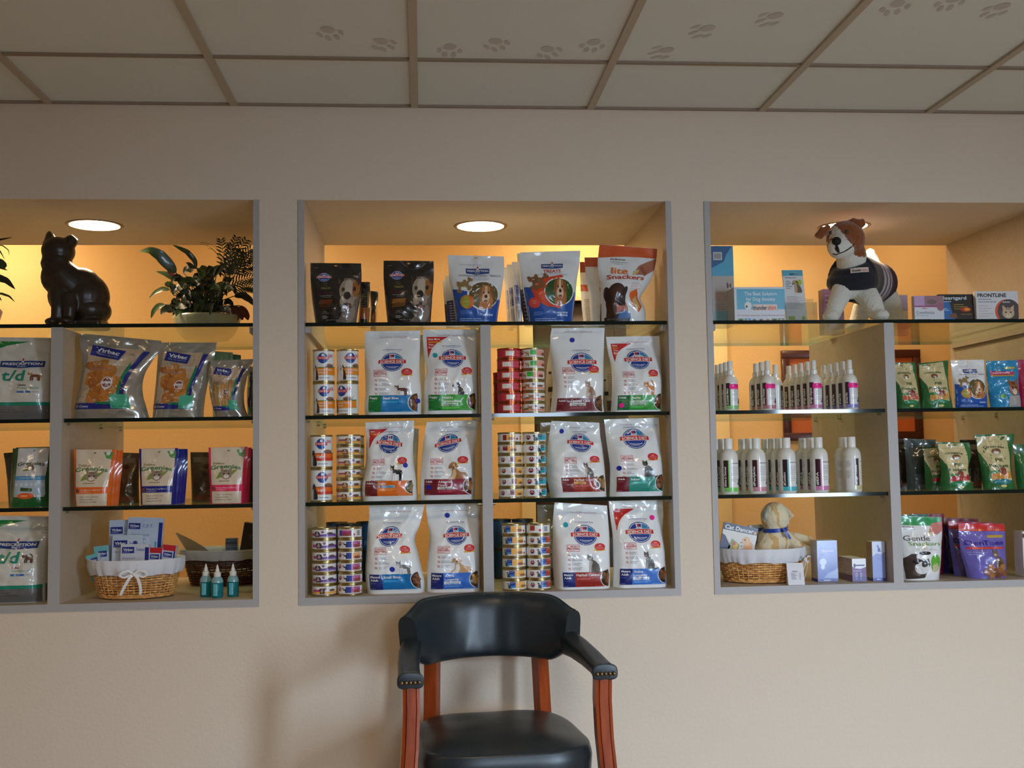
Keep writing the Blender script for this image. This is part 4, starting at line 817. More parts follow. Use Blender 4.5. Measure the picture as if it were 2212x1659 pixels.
def d_tq(p):
    p.poly([(.06, .78), (.82, .76), (.84, .70), (.08, .68)], (190, 40, 90), 3); p.rect(.08, .665, .82, .69, (206, 170, 60), 4); p.rect(.55, .82, .86, .86, (206, 180, 60), 3); p.lines(.14, .8, .735, 1, .03, .03, (226, 190, 210), 5, seed=4)
    p.lines(.3, .9, .6, 2, .03, .01, (90, 180, 210)); pic(p, 'cat_face', .5, .22, .92, .62, (150, 90, 60), (226, 210, 190), L=4); p.poly([(.5, .02), (.95, .02), (.97, .26), (.52, .24)], (170, 164, 160), 3); p.ell(.32, .24, .1, .04, (90, 160, 60), 4)
tp(2, .05, [(779, 777, 2137, 2206), (815, 2140, 2208), (850, 2144, 2210), (885, 2148, 2214)], .05, M_TQ, d_tq, 'turquoise treat pouch with a pink title band', 94, group=GR, amp=.005)
tp(2, .09, [(776, 776, 2200, 2262), (830, 2203, 2262), (886, 2206, 2262)], .05, film('pouch_magenta', (170, 20, 70)), None, 'magenta pouch cut off at the right picture edge', 95, group=GR)
M_DKP = film('pouch_slate', (62, 72, 66), rough=.35)
tp(3, .30, [(947, 950, 1935, 1990), (1000, 1935, 1990), (1058, 1935, 1990)], .05, film('pouch_umber', (70, 46, 30)), d_goldback, 'brown pouch at the back beside the right divider', 96, group=GR)
tp(3, .20, [(947, 950, 1958, 2028), (990, 1962, 2026), (1060, 1966, 2026)], .05, M_DKP, lambda p: (p.lines(.2, .8, .92, 2, .03, .01, (110, 120, 120)), p.rect(.2, .1, .8, .3, (84, 92, 96), 2)), 'slate-grey pouch turned around behind the red-striped pouch', 97, group=GR)
tp(3, .12, [(966, 964, 2000, 2050), (1000, 2003, 2055), (1061, 2006, 2060)], .05, M_KR, d_pill((190, 40, 36)), 'tan and green pouch half hidden behind the red-striped one', 98, group=GR)
tp(3, .20, [(950, 950, 2080, 2128), (1000, 2080, 2128), (1060, 2084, 2128)], .05, film('pouch_umber2', (64, 48, 34)), d_goldback, 'dark brown pouch in the gap left of the tallest tan pouch', 99, group=GR)
tp(3, .045, [(955, 956, 2030, 2102), (985, 2036, 2106), (1015, 2040, 2100), (1040, 2038, 2106), (1064, 2040, 2112)], .055, M_KR, d_pill((180, 30, 34)), 'tan and green pouch with a red stripe at the shelf front', 100, group=GR, amp=.0055)
tp(3, .05, [(939, 937, 2114, 2201), (975, 2121, 2196), (1020, 2128, 2194), (1064, 2134, 2204)], .06, M_KR, d_pill((216, 140, 50), (20, 120, 130)), 'tallest tan and green pouch with an orange stripe', 101, group=GR, amp=.005)
tp(3, .10, [(960, 960, 2196, 2255), (1000, 2200, 2255), (1064, 2206, 2255)], .05, M_KR, None, 'green pouch cut off at the right picture edge on the lower shelf', 102, group=GR)
def d_gentle(p):
    p.rect(0, .86, 1, 1, (34, 150, 80), 2); p.text('PURINA', .2, .835, .02, (110, 30, 40), 3, w=.25); p.lines(.1, .5, .8, 1, .02, .007, GREY)
    p.text('Gentle', .36, .665, .085, (76, 80, 84), 4, w=.6, bold=0); p.text('Snackers', .53, .58, .065, (108, 160, 50), 4, w=.76, bold=0); p.lines(.3, .9, .5, 2, .02, .007, (190, 190, 190))
    p.poly([(.06, .02), (.02, .34), (.2, .42), (.55, .42), (.62, .25), (.5, .04)], (66, 52, 46), 3); p.ell(.45, .38, .16, .05, (230, 228, 226), 5); p.ell(.42, .2, .18, .1, (214, 212, 210), 5); p.ell(.48, .26, .08, .05, (30, 28, 28), 6); p.ell(.28, .3, .07, .04, (30, 26, 26), 6); p.ell(.5, .43, .14, .03, (40, 34, 34), 6)
    p.ell(.77, .27, .13, .135, (96, 176, 50), 4); p.ell(.77, .2, .1, .07, (206, 196, 150), 5); p.poly([(.66, .76), (.74, .9), (1, .93), (1, .78), (.84, .72)], (206, 130, 120), 5); p.poly([(.62, .7), (.76, .7), (.76, .76), (.62, .75)], (214, 190, 140), 6)
tp(4, .2, [(1111, 1111, 1972, 2046), (1180, 1975, 2046), (1250, 1978, 2046)], .05, film('pouch_wine', (130, 24, 36)), None, 'wine-red pouch behind the white pouch with green top', 103, group=GR)
tp(4, .12, [(1113, 1112, 1947, 2012), (1180, 1950, 2012), (1254, 1954, 2012)], .05, film('pouch_jade', (20, 110, 76)), None, 'dark green pouch directly behind the white pouch with green top', 104, group=GR)
tp(4, .035, [(1116, 1119, 1949, 2044), (1150, 1951, 2045), (1200, 1953, 2043), (1257, 1958, 2039)], .07, M_PW, d_gentle, 'white pouch with green top and a black and white dog, lower right shelf', 105, group=GR, amp=.0045)
M_LIL = film('pouch_lilac', (112, 102, 186), rough=.28, coat=1)
def d_dent(p):
    R2 = (206, 34, 32); p.rect(0, .86, 1, 1, R2, 3)
    for k in range(18): p.ell(.05+k*.053, .885, .014, .008, (240, 170, 60), 4)
    p.rect(.55, .74, .92, .79, (196, 160, 60), 3); p.text('DenTees', .48, .655, .085, (60, 44, 150), 4, w=.84); p.rect(.08, .535, .88, .575, (206, 50, 60), 4); p.text('Treats for Dental Health', .48, .555, .02, (240, 150, 60), 6, w=.7, bold=0)
    p.text('CAT & DOG TREATS', .08, .48, .022, (206, 200, 236), 4, al='l', w=.4, bold=0); p.lines(.1, .5, .44, 1, .03, .008, (190, 185, 225))
    pic(p, 'cat_sit', .56, .1, .86, .54, (112, 88, 60), (190, 170, 140), L=4)
    for k, (x, y) in enumerate([(.4, .12), (.5, .2), (.6, .12), (.72, .15), (.5, .06), (.66, .04), (.84, .08), (.8, .2)]): p.ell(x, y, .09, .06, ((150, 90, 50), (176, 120, 70), (120, 76, 50))[k % 3], 8, rot=k)
tp(4, .22, [(1119, 1122, 2042, 2120), (1180, 2044, 2120), (1250, 2046, 2122)], .05, film('pouch_indigo', (40, 34, 110)), lambda p: p.rect(0, .86, 1, 1, (130, 20, 30), 3), 'indigo pouch with dark red top at the back of the lilac row', 106, group=GR)
tp(4, .14, [(1127, 1130, 2056, 2152), (1180, 2060, 2154), (1252, 2070, 2156)], .06, M_LIL, d_dent, 'second lilac pouch with red top, behind the front lilac one', 107, group=GR, amp=.004)
tp(4, .045, [(1132, 1133, 2081, 2182), (1160, 2083, 2184), (1200, 2088, 2185), (1230, 2096, 2186), (1256, 2102, 2187)], .08, M_LIL, d_dent, 'front lilac pouch with red top and gold dots', 108, group=GR, amp=.005)
# ------------------------------------------------------------------ cans
Z1 += LIFT; Z2 += LIFT; Z3 += LIFT; Z4 += LIFT
def can_proto(name, R, H, lab_c, design, label_h=(.1, .9), metal=None):
    """returns function making the child meshes of one can"""
    mm = metal or M_METAL
    r0, h = R, H
    prof = [(R*.90, .0), (R*.96, .0), (R, .0016), (R, .0036), (R*.965, .0056), (R*.965, H-.0056), (R, H-.0036), (R, H-.0012), (R*.975, H), (R*.94, H-.0004), (R*.925, H-.0035), (R*.6, H-.0035), (R*.001, H-.0035)]
    b = MB(); b.lathe(prof, mm, 36, cap=False); b.lathe([(.001, .001), (R*.9, .001), (R*.9, 0)], mm, 36, cap=False)
    body = b.build('can_body', ang=30); bm_ = body.data; bpy.data.objects.remove(body)
    lo, hi = .0062, H-.0062
    RL = R*.968
    def surf(u, v, off=0):
        a = -PI/2+(u-.5)*2*PI; r = RL+off; return Vector((r*math.cos(a), r*math.sin(a), lo+(hi-lo)*v))
    pr = Print(surf, 2*PI*R, hi-lo, cell=.009)
    pr.mb.grid(lambda i, j: surf(i, j), 44, 1, ink(lab_c), closed=False)
    design(pr); o = pr.build('paper_label', None); lm = o.data; bpy.data.objects.remove(o)
    return bm_, lm
def can(proto, loc, rz, label, group, kind='food_can', cat='can'):
    t = thing(kind, label, cat, loc, rz, group)
    for me, nm in zip(proto, ('can_body', 'paper_label')):
        o = bpy.data.objects.new(nm, me); C.objects.link(o); o.parent = t
    return t
def mini_logo(p, u, v, h, c=(30, 66, 150)):
    a = p.W/p.H; r = h*.5; p.ell(u, v, r/a, r, c, 2); p.rect(u-r*1.15/a, v-r*.24, u+r*1.15/a, v+r*.3, RED, 3); p.text('SCIENCE DIET', u, v+r*.03, r*.34, WHITE, 4, w=2*r/a*1.05, bold=0); p.rect(u-r*.22/a, v+r*.35, u+r*.22/a, v+r*.8, WHITE, 4)
# design u: 0.5 is the front; a quarter turn is .25
def c_big(orange, name2, light):
    def f(p):
        mini_logo(p, .5, .76, .36); p.rect(.58, .78, .66, .9, (226, 180, 186), 2); p.text('CLINICALLY', .62, .865, .03, (206, 90, 100), 3, w=.07, bold=0); p.text('PROVEN', .62, .82, .035, (206, 80, 90), 3, w=.065)
        p.quad((.36, .43), (.74, .43), (.74, .47), (.36, .45), (40, 130, 70) if not light else (150, 60, 30), 3); p.rect(.38, .2, .74, .435, orange, 3)
        if light: p.rect(.38, .2, .74, .29, (216, 50, 34), 4); p.text('Light', .44, .345, .09, WHITE, 6, al='l')
        else: p.text('Gourmet Chicken', .43, .365, .06, WHITE, 6, al='l', w=.2); p.text('Entrée', .43, .275, .06, WHITE, 6, al='l', w=.1)
        p.rect(.38, .185, .74, .2, (190, 170, 110), 4); p.ell(.60, .5, .07, .06, (112, 76, 60), 4); p.ell(.6, .53, .05, .04, (150, 106, 84), 5); p.quad((.66, .5), (.665, .5), (.7, .62), (.695, .62), (150, 140, 130), 4)
        c1, c2 = ((74, 44, 30), (238, 234, 230)) if not light else ((30, 28, 30), (60, 58, 60))
        pic(p, 'dog_sit', .345, .02, .44, .56, c1, c2, L=5); p.lines(.45, .6, .09, 1, .02, .02, (110, 110, 110), 4, seed=2)
    return f
BIG_R, BIG_H = .0375, .1125
PB1 = can_proto('big_can', BIG_R, BIG_H, (236, 236, 232), c_big((240, 142, 30), '', False)); PB2 = can_proto('big_can', BIG_R, BIG_H, (236, 236, 232), c_big((238, 108, 26), '', True))
def cx_(px, py, Y): return P(px, py, Y).x
GC = 'tall food cans in the middle cabinet'
for i, (px, rots) in enumerate([(699.5, (.0, .35)), (751, (.35, -.0))]):
    for k in range(2):
        can(PB1, (cx_(px, 850, .06), .062, Z2+k*BIG_H), rots[1-k] if k else -rots[0]+.3*(1-i)-.2, 'tall white food can with orange band and puppy, %s can of the %s pair' % (('bottom', 'top')[k], ('left', 'right')[i]), GC)
for k in range(2):
    can(PB2, (cx_(694, 1020, .06)+.001*k, .06, Z3+k*BIG_H), .18-.1*k, 'tall white food can with an orange and red band, %s of two' % ('bottom', 'top')[k], GC)
SM_R, SM_H = .0418, .0376
def c_small(kind):
    def f(p):
        GOLD = (236, 160, 40)
        if kind == 'dogterr':   # small adult
            mini_logo(p, .56, .76, .34); p.rect(.3, .1, .78, .34, (240, 170, 60), 2); p.quad((.3, .34), (.78, .34), (.78, .4), (.5, .44), (150, 40, 50), 3); p.rect(.33, .4, .45, .6, (180, 60, 90), 3)
            pic(p, 'dog_face', .43, .04, .52, .84, (150, 96, 50), (224, 200, 170), L=4); p.ell(.64, .55, .05, .16, (116, 78, 60), 4); p.rect(.3, 0, .78, .1, (196, 190, 120), 2)
        elif kind == 'schnauzer':
            mini_logo(p, .5, .74, .36); p.rect(.33, .2, .47, .55, (190, 60, 150), 2); p.rect(.43, .1, .72, .34, (116, 66, 156), 3); p.text('Gourmet Beef', .57, .22, .12, (226, 210, 240), 5, w=.16, bold=0); p.quad((.47, .34), (.7, .34), (.7, .5), (.47, .4), (80, 60, 160), 2)
            pic(p, 'dog_face', .385, .06, .47, .86, (70, 64, 66), (190, 184, 180), L=4); p.ell(.6, .52, .045, .16, (96, 70, 66), 4)
        elif kind == 'schnauzer2':
            mini_logo(p, .5, .74, .36); p.rect(.3, .08, .75, .34, (240, 170, 50), 2); p.rect(.33, .34, .45, .62, (196, 60, 130), 2); pic(p, 'dog_face', .42, .06, .5, .86, (70, 60, 50), (190, 170, 150), L=4); p.ell(.6, .52, .045, .16, (110, 84, 60), 4)
        elif kind.startswith('magenta'):
            mini_logo(p, .36, .6, .6, (120, 40, 80)); pic(p, 'dog_stand', .41, .12, .47, .8, (60, 50, 50), L=4); p.rect(.46, .12, .53, .9, (44, 70, 156), 3); c = (176, 40, 130) if kind == 'magenta' else (238, 160, 80)
            p.rect(.53, .12, .66, .9, c, 3); p.text('Gourmet Beef', .6, .76, .1, WHITE, 5, w=.1, bold=0); p.text('Entrée', .585, .62, .1, WHITE, 5, w=.05, bold=0); p.ell(.61, .32, .05, .2, (150, 76, 56), 5); p.ell(.695, .3, .014, .14, (200, 40, 60), 4)
        elif kind == 'barcode':
            c = (176, 40, 130); p.rect(.36, .15, .4, .9, (44, 70, 156), 3); p.rect(.4, .15, .53, .88, c, 3); p.text('Gourmet Beef', .46, .74, .1, WHITE, 5, w=.1, bold=0); p.ell(.48, .34, .05, .2, (150, 76, 56), 5); p.ell(.57, .32, .014, .14, (200, 40, 60), 4)
            for k in range(9): p.rect(.61, .2+.075*k, .66, .235+.075*k, (30, 30, 30), 4)
        elif kind == 'pinkk':     # red cans
            p.poly([(.4, .15), (.53, .15), (.53, .85), (.4, .85)], (226, 150, 60), 2); p.poly([(.41, .2), (.5, .2), (.525, .8), (.41, .8)], (236, 232, 226), 3); mini_logo(p, .45, .52, .5, (50, 80, 160))
            p.text('Culinary', .6, .76, .12, (250, 180, 180), 4, w=.1, bold=0); p.text('Creations', .6, .56, .1, (250, 160, 160), 4, w=.1, bold=0); p.lines(.55, .68, .36, 2, .14, .05, (236, 140, 150)); p.ell(.69, .55, .035, .24, (110, 50, 50), 4)
        elif kind == 'kitten':
            mini_logo(p, .33, .62, .56, (130, 40, 80)); pic(p, 'cat_stand', .385, .1, .45, .85, (170, 130, 90), (206, 176, 140), L=4); p.rect(.46, .3, .545, .92, (64, 190, 60), 3); p.text('Kitten', .5, .8, .1, (20, 110, 50), 5, w=.06); p.rect(.545, .16, .70, .92, (240, 160, 140), 3); p.text('Savory Salmon', .62, .78, .09, (255, 225, 220), 5, w=.1, bold=0); p.ell(.66, .38, .045, .2, (126, 72, 56), 5)
        elif kind == 'tabbyw':
            mini_logo(p, .52, .74, .36, (70, 70, 150)); p.quad((.3, .1), (.74, .1), (.74, .3), (.3, .3), (236, 130, 90), 2); p.quad((.32, .3), (.46, .3), (.44, .55), (.34, .4), (50, 110, 60), 2); pic(p, 'cat_face', .40, .05, .475, .85, (190, 130, 90), (226, 190, 160), L=4); p.ell(.62, .5, .05, .15, (120, 80, 66), 4); p.quad((.66, .56), (.665, .56), (.71, .78), (.7, .78), (150, 140, 130), 4)
        elif kind == 'cal':
            mini_logo(p, .37, .5, .62, (60, 50, 70)); pic(p, 'cat_sit', .41, .08, .48, .9, (230, 226, 220), (240, 236, 230), L=4); p.rect(.475, .25, .54, .92, (130, 34, 40), 3); p.text('Adult', .507, .8, .1, WHITE, 5, w=.045); p.rect(.54, .1, .66, .92, (243, 176, 70), 3); p.text('Savory Turkey', .6, .78, .09, (255, 236, 200), 5, w=.1, bold=0); p.ell(.62, .36, .045, .18, (136, 90, 60), 5)
        elif kind == 'calb':
            p.rect(.40, .15, .45, .9, (130, 34, 40), 3); p.rect(.45, .15, .57, .9, (243, 176, 70), 3); p.ell(.52, .4, .045, .2, (136, 90, 60), 5); p.ell(.6, .35, .016, .16, (200, 40, 50), 4)
            for k in range(8): p.rect(.65, .2+.08*k, .69, .24+.08*k, (40, 40, 40), 4)
        elif kind == 'teal':
            mini_logo(p, .44, .52, .66, (60, 40, 80)); pic(p, 'cat_sit', .50, .05, .57, .9, (44, 40, 44), (60, 56, 60), L=4); p.rect(.57, .62, .63, .94, (40, 36, 50), 3); p.text('Adult', .6, .78, .1, WHITE, 5, w=.045); p.rect(.57, .16, .63, .62, (20, 150, 160), 3); p.rect(.63, .16, .76, .94, (60, 176, 206), 3); p.text('Ocean Fish', .69, .78, .09, (225, 240, 245), 5, w=.09, bold=0)
        elif kind == 'navyy':
            pic(p, 'cat_sit', .355, .08, .41, .85, (80, 74, 74), (120, 110, 100), L=4); p.rect(.395, .2, .47, .95, (40, 66, 150), 3); p.text('Mature', .433, .8, .09, WHITE, 5, w=.055, bold=0); p.rect(.395, .2, .47, .5, (60, 130, 200), 4); p.rect(.47, .16, .62, .95, (243, 180, 76), 3); p.text('Savory Chicken', .54, .8, .09, (255, 236, 200), 5, w=.11, bold=0); p.ell(.585, .4, .045, .18, (150, 106, 76), 5); p.ell(.665, .3, .016, .16, (200, 40, 50), 4)
        elif kind == 'brick':
            mini_logo(p, .39, .5, .6, (60, 50, 80)); pic(p, 'cat_sit', .45, .06, .51, .85, (80, 74, 74), (120, 110, 100), L=4); p.rect(.5, .2, .58, .95, (40, 66, 150), 3); p.rect(.5, .2, .58, .5, (60, 130, 200), 4); p.text('Mature', .54, .8, .09, WHITE, 5, w=.055, bold=0); p.rect(.58, .16, .74, .95, (180, 64, 44), 3); p.text('Savory Beef', .66, .8, .09, (255, 220, 200), 5, w=.1, bold=0); p.ell(.69, .36, .04, .18, (150, 96, 70), 5)
        elif kind == 'whiteback':
            p.rect(.36, .3, .43, .95, (170, 60, 44), 3); p.ell(.5, .35, .018, .17, (200, 40, 50), 4); p.rect(.55, .2, .62, .9, (206, 214, 224), 3); p.rect(.7, .5, .8, .56, (150, 90, 60), 3)
            for k in range(8): p.rect(.56, .2+.08*k, .61, .24+.08*k, (60, 66, 80), 4)
    return f
PROTO = {}
def sc(kind):
    if kind not in PROTO:
        if kind == 'pinkk': PROTO[kind] = can_proto(kind, SM_R, SM_H, (206, 40, 66), c_small(kind), metal=mat('copper_rim', (206, 110, 70), rough=.25, metal=1))
        else: PROTO[kind] = can_proto(kind, SM_R, SM_H, (236, 234, 228), c_small(kind))
    return PROTO[kind]
ORD = ['bottom', 'second lowest', 'third lowest', 'third highest', 'second highest', 'top']
CN = {'dogterr': 'white and amber can with a small terrier', 'schnauzer': 'white and purple can with a schnauzer', 'schnauzer2': 'white and amber can with a schnauzer', 'magenta': 'white and magenta can with a blue block', 'magentao': 'white can with blue and orange blocks',
      'barcode': 'magenta labelled can turned to its barcode', 'pinkk': 'glossy red can', 'kitten': 'white can with green and salmon blocks', 'tabbyw': 'white can with tabby face and orange band', 'cal': 'white can with maroon and yellow blocks', 'calb': 'yellow labelled can turned to its barcode',
      'teal': 'white can with a black cat and blue blocks', 'navyy': 'white can with navy and yellow blocks', 'brick': 'white can with blue and brick-red blocks', 'whiteback': 'white can turned to its plain back'}
def stack(px, py, Y, z, kinds, rots, place, group):
    x = cx_(px, py, Y); rnd = random.Random(int(px))
    for k, kd in enumerate(kinds):
        j = 0 if k == 0 else 1
        can(sc(kd), (x+rnd.uniform(-.0012, .0012)*j, Y+.042+rnd.uniform(-.0012, .0012)*j, z+k*SM_H), rots[k % len(rots)]+rnd.uniform(-.05, .05), '%s, %s in the %s' % (CN[kd], ORD[k] if len(kinds) == 6 else ['bottom', 'second lowest', 'second highest', 'top'][k], place), group)
stack(1102, 840, .03, Z2, ['pinkk']*6, [-.05, .25, -.05, -.1, -.05, .2], 'front red stack', 'small food cans')
stack(1154, 840, .03, Z2, ['tabbyw', 'tabbyw', 'tabbyw', 'kitten', 'kitten', 'kitten'], [.06, .1, -.2, -.35, .0, .0], 'stack beside red cans', 'small food cans')
stack(751, 1000, .03, Z3, ['dogterr']*6, [-.2, -.1, .12, .05, -.05, .2], 'front terrier stack', 'small food cans')
stack(760, 1000, .14, Z3, ['dogterr']*6, [-.9]*6, 'back terrier stack', 'small food cans')
stack(1104, 1000, .03, Z3, ['cal', 'cal', 'cal', 'cal', 'cal', 'calb'], [.1, .12, .2, .15, -.5, -.05], 'maroon and yellow stack', 'small food cans')
stack(1157, 1000, .03, Z3, ['teal']*6, [.02, -.15, .04, .0, .05, -.2], 'black cat stack', 'small food cans')
stack(698, 1220, .02, Z4, ['schnauzer2', 'schnauzer', 'schnauzer', 'schnauzer', 'schnauzer', 'schnauzer'], [.1, .0, .02, .1, .12, .0], 'schnauzer stack', 'small food cans')
stack(754, 1220, .022, Z4, ['magenta', 'magenta', 'magenta', 'magentao', 'magenta', 'barcode'], [.0, .05, .05, .0, .05, .0], 'magenta stack', 'small food cans')
stack(1113, 1200, .03, Z4, ['navyy']*6, [.15, .1, .0, -.1, .0, -.15], 'navy and yellow stack', 'small food cans')
stack(1166, 1200, .028, Z4, ['brick']*5+['whiteback'], [.05]*6, 'brick-red stack', 'small food cans')
stack(1093, 850, .13, Z2, ['pinkk']*4, [.4]*6, 'back red stack', 'small food cans')
# dark blue large cans further back on the bottom board
PBL = can_proto('blue_can', .0415, .110, (36, 84, 130), lambda p: (mini_logo(p, .5, .6, .2), p.rect(.4, .2, .6, .35, (70, 120, 170), 3)), metal=mat('dark_tin', (96, 90, 84), rough=.35, metal=1))
for i, (px, Y, n_, w_) in enumerate([(726, .45, 2, 'left pair behind schnauzer cans'), (753, .355, 2, 'front pair behind magenta cans'), (792, .45, 2, 'rear pair behind magenta cans'), (1083, .44, 2, 'pair behind navy and yellow cans'), (1131, .42, 2, 'pair behind brick-red cans')]):
    for k in range(n_): can(PBL, (max(cx_(px, 1150, Y), .284 if px > 1000 else -9), Y+.04, Z4+k*.110), .2*i, 'large dark blue can, %s of the %s' % (('lower', 'upper')[k], w_), 'dark blue cans at the back')

# ------------------------------------------------------------------ bottles of the right cabinet
def bottle_meshes(kind, band, word, shade):
    """white grooming bottle: returns child meshes"""
    out = []
    DK = (52, 26, 34)
    if kind == 'spray':
        R, Hb = .0255, .128
        b = MB(); b.lathe([(.001, .0), (R*.9, 0), (R, .004), (R, Hb*.78), (R*.96, Hb*.85), (R*.78, Hb*.93), (R*.52, Hb*.99), (R*.42, Hb)], M_WPL, 30, cap=False); out.append(('bottle_body', b, 40))
        c = MB(); c.lathe([(.0105, Hb-.001), (.0125, Hb), (.0125, Hb+.014), (.0095, Hb+.018), (.0095, Hb+.046), (.008, Hb+.049), (.0001, Hb+.049)], mat('spray_cap', (232, 230, 224), rough=.25, coat=.4), 20, cap=False); out.append(('spray_cap', c, 30))
        lo, hi = .006, .098; word_h = .1
    else:
        R, Hb = .0312, .158
        b = MB(); b.lathe([(.001, .0), (R*.92, 0), (R, .005), (R, Hb*.80), (R*.95, Hb*.87), (R*.8, Hb*.94), (R*.5, Hb*.99), (R*.42, Hb)], M_WPL, 34, cap=False); out.append(('bottle_body', b, 40))
        c = MB(); c.lathe([(.013, Hb-.001), (.0148, Hb), (.0145, Hb+.034), (.0135, Hb+.036), (.0001, Hb+.036)], mat('flip_cap', (236, 234, 228), rough=.3), 24, cap=False); out.append(('flip_cap', c, 30))
        lo, hi = .008, .118
    def surf(u, v, off=0):
        a = -PI/2+(u-.5)*PI*1.1; r = R+.0002+off; return Vector((r*math.cos(a), r*math.sin(a), lo+(hi-lo)*v))
    p = Print(surf, R*PI*1.1, hi-lo, cell=.006)
    p.rect(0, 0, 1, 1, (232, 230, 226), 0); p.rect(.27 if kind != 'spray' else .2, .0, 1, .14, band, 1); a0 = .27 if kind != 'spray' else .2
    p.rect(a0, .14, a0+.15, 1, DK, 2); p.rect(a0+.15, .14, a0+.19, 1, band, 2); p.text('#'+word, a0+.05, .17, .095 if kind == 'spray' else .07, WHITE, 4, al='l', w=(.62 if len(word) > 9 else .42), vert=True)
    p.lines(a0+.24, .9, .9, 1, .05, .02, (70, 60, 66), 3, seed=2); p.lines(a0+.24, .86, .78, 6, .05, .012, (150, 150, 156), 3, seed=7); p.lines(a0+.24, .8, .44, 3, .05, .012, (150, 150, 156), 3, seed=8)
    q = .68 if kind == 'spray' else .74
    p.poly([(q-.03, .25), (q+.04, .28), (q+.05, .38), (q+.1, .42), (q+.15, .3), (q+.17, .14), (q+.08, .14), (q+.06, .22)], shade, 4); p.poly([(q-.03, .25), (q+.04, .28), (q+.05, .38), (q+.1, .42), (q+.13, .34), (q+.06, .25)], (50, 30, 50), 5)
    if kind != 'spray': p.lines(.0, .2, .92, 10, .02, .008, (160, 160, 164), 2, seed=11); p.lines(.0, .2, .6, 12, .02, .008, (170, 168, 170), 2, seed=12)
    out.append(('printed_label', p.mb, 60))
    res = []
    for nm, b, an in out:
        o = b.build(nm, ang=an); res.append((nm, o.data)); bpy.data.objects.remove(o)
    return res
STK = None
def sticker_mesh(R):
    p = Print(lambda u, v, off=0: Vector(((R+.0012)*math.cos(-PI/2+(u-.5)*PI), (R+.0012)*math.sin(-PI/2+(u-.5)*PI), .075+(v)*.02)), R*PI, .02, gloss=0)
    for k in range(5): p.ell(.4+.08*k, .5, .085, .48, (255, 16, 150), k)
    o = p.mb.build('price_sticker'); d = o.data; bpy.data.objects.remove(o); return d
def bottle(kind, meshes, loc, rz, label, group, sticker=False):
    t = thing('spray_bottle' if kind == 'spray' else 'shampoo_bottle', label, 'bottle', loc, rz, group)
    for nm, me in meshes: o = bpy.data.objects.new(nm, me); C.objects.link(o); o.parent = t
    if sticker:
        o = bpy.data.objects.new('price_sticker', STK); C.objects.link(o); o.parent = t; o['label'] = 'pink scalloped price sticker'
    return t
STK = sticker_mesh(.0255)
cols = [('green', (140, 206, 120), 'Cucumber Melon', (60, 120, 70), 1583, 4, .052, .12), ('dusty rose', (196, 130, 140), 'Baby Powder', (150, 90, 110), 1664, 3, .055, -.05), ('mauve pink', (206, 130, 176), 'High Impact', (170, 90, 150), 1765, 5, .056, .0), ('lavender', (140, 136, 206), 'Clean Fex', (100, 96, 180), 1843, 5, .054, -.05)]
FRT = ['front', 'second', 'third', 'fourth', 'fifth']
for nm, c, wd, sh, px, n_, dy, rz in cols:
    ms = bottle_meshes('spray', c, wd, sh)
    for k in range(n_):
        Y = .045+k*dy
        bottle('spray', ms, (cx_(px, 850, .045)-.0035*k*(1 if nm != 'green' else .2)+(0 if k else 0), Y+.0255, Z2), rz, 'white spray bottle with %s band, %s in its row%s' % (nm, FRT[k], ', with pink sticker' if k == 0 else ''), 'white spray bottles', sticker=(k == 0))
ms = bottle_meshes('spray', (206, 150, 170), 'High Impact', (170, 90, 150))
bottle('spray', ms, (cx_(1792, 850, .31)+.0, .33, Z2), 1.2, 'white spray bottle turned sideways, between the mauve pink and lavender rows', 'white spray bottles')
bottle('spray', ms, (cx_(1683, 850, .2)+.0, .235, Z2), 1.4, 'white spray bottle turned sideways, right of the dusty rose row', 'white spray bottles')
cols = [('lime green', (130, 206, 100), 'Aloe & Oatmeal', (60, 120, 70), 1580, 3, .068, .1), ('rose', (206, 140, 150), 'Pearlybrite', (120, 60, 80), 1640.5, 3, .07, .0), ('aqua', (70, 186, 196), 'Comfort', (50, 110, 130), 1706, 4, .066, .0), ('orchid pink', (214, 130, 180), 'EFA', (130, 60, 100), 1776, 3, .069, -.05), ('sand beige', (206, 194, 150), 'Sugar Cookie', (110, 100, 70), 1848, 2, .068, -.62)]
for nm, c, wd, sh, px, n_, dy, rz in cols:
    ms = bottle_meshes('shampoo', c, wd, sh)
    for k in range(n_):
        bottle('shampoo', ms, (cx_(px, 1000, .04)-.004*k, .04+.0312+k*dy, Z3), -rz if nm != 'sand beige' else .62, 'white shampoo bottle with a dark bar and %s band, %s in its row' % (nm, FRT[k]), 'white shampoo bottles')

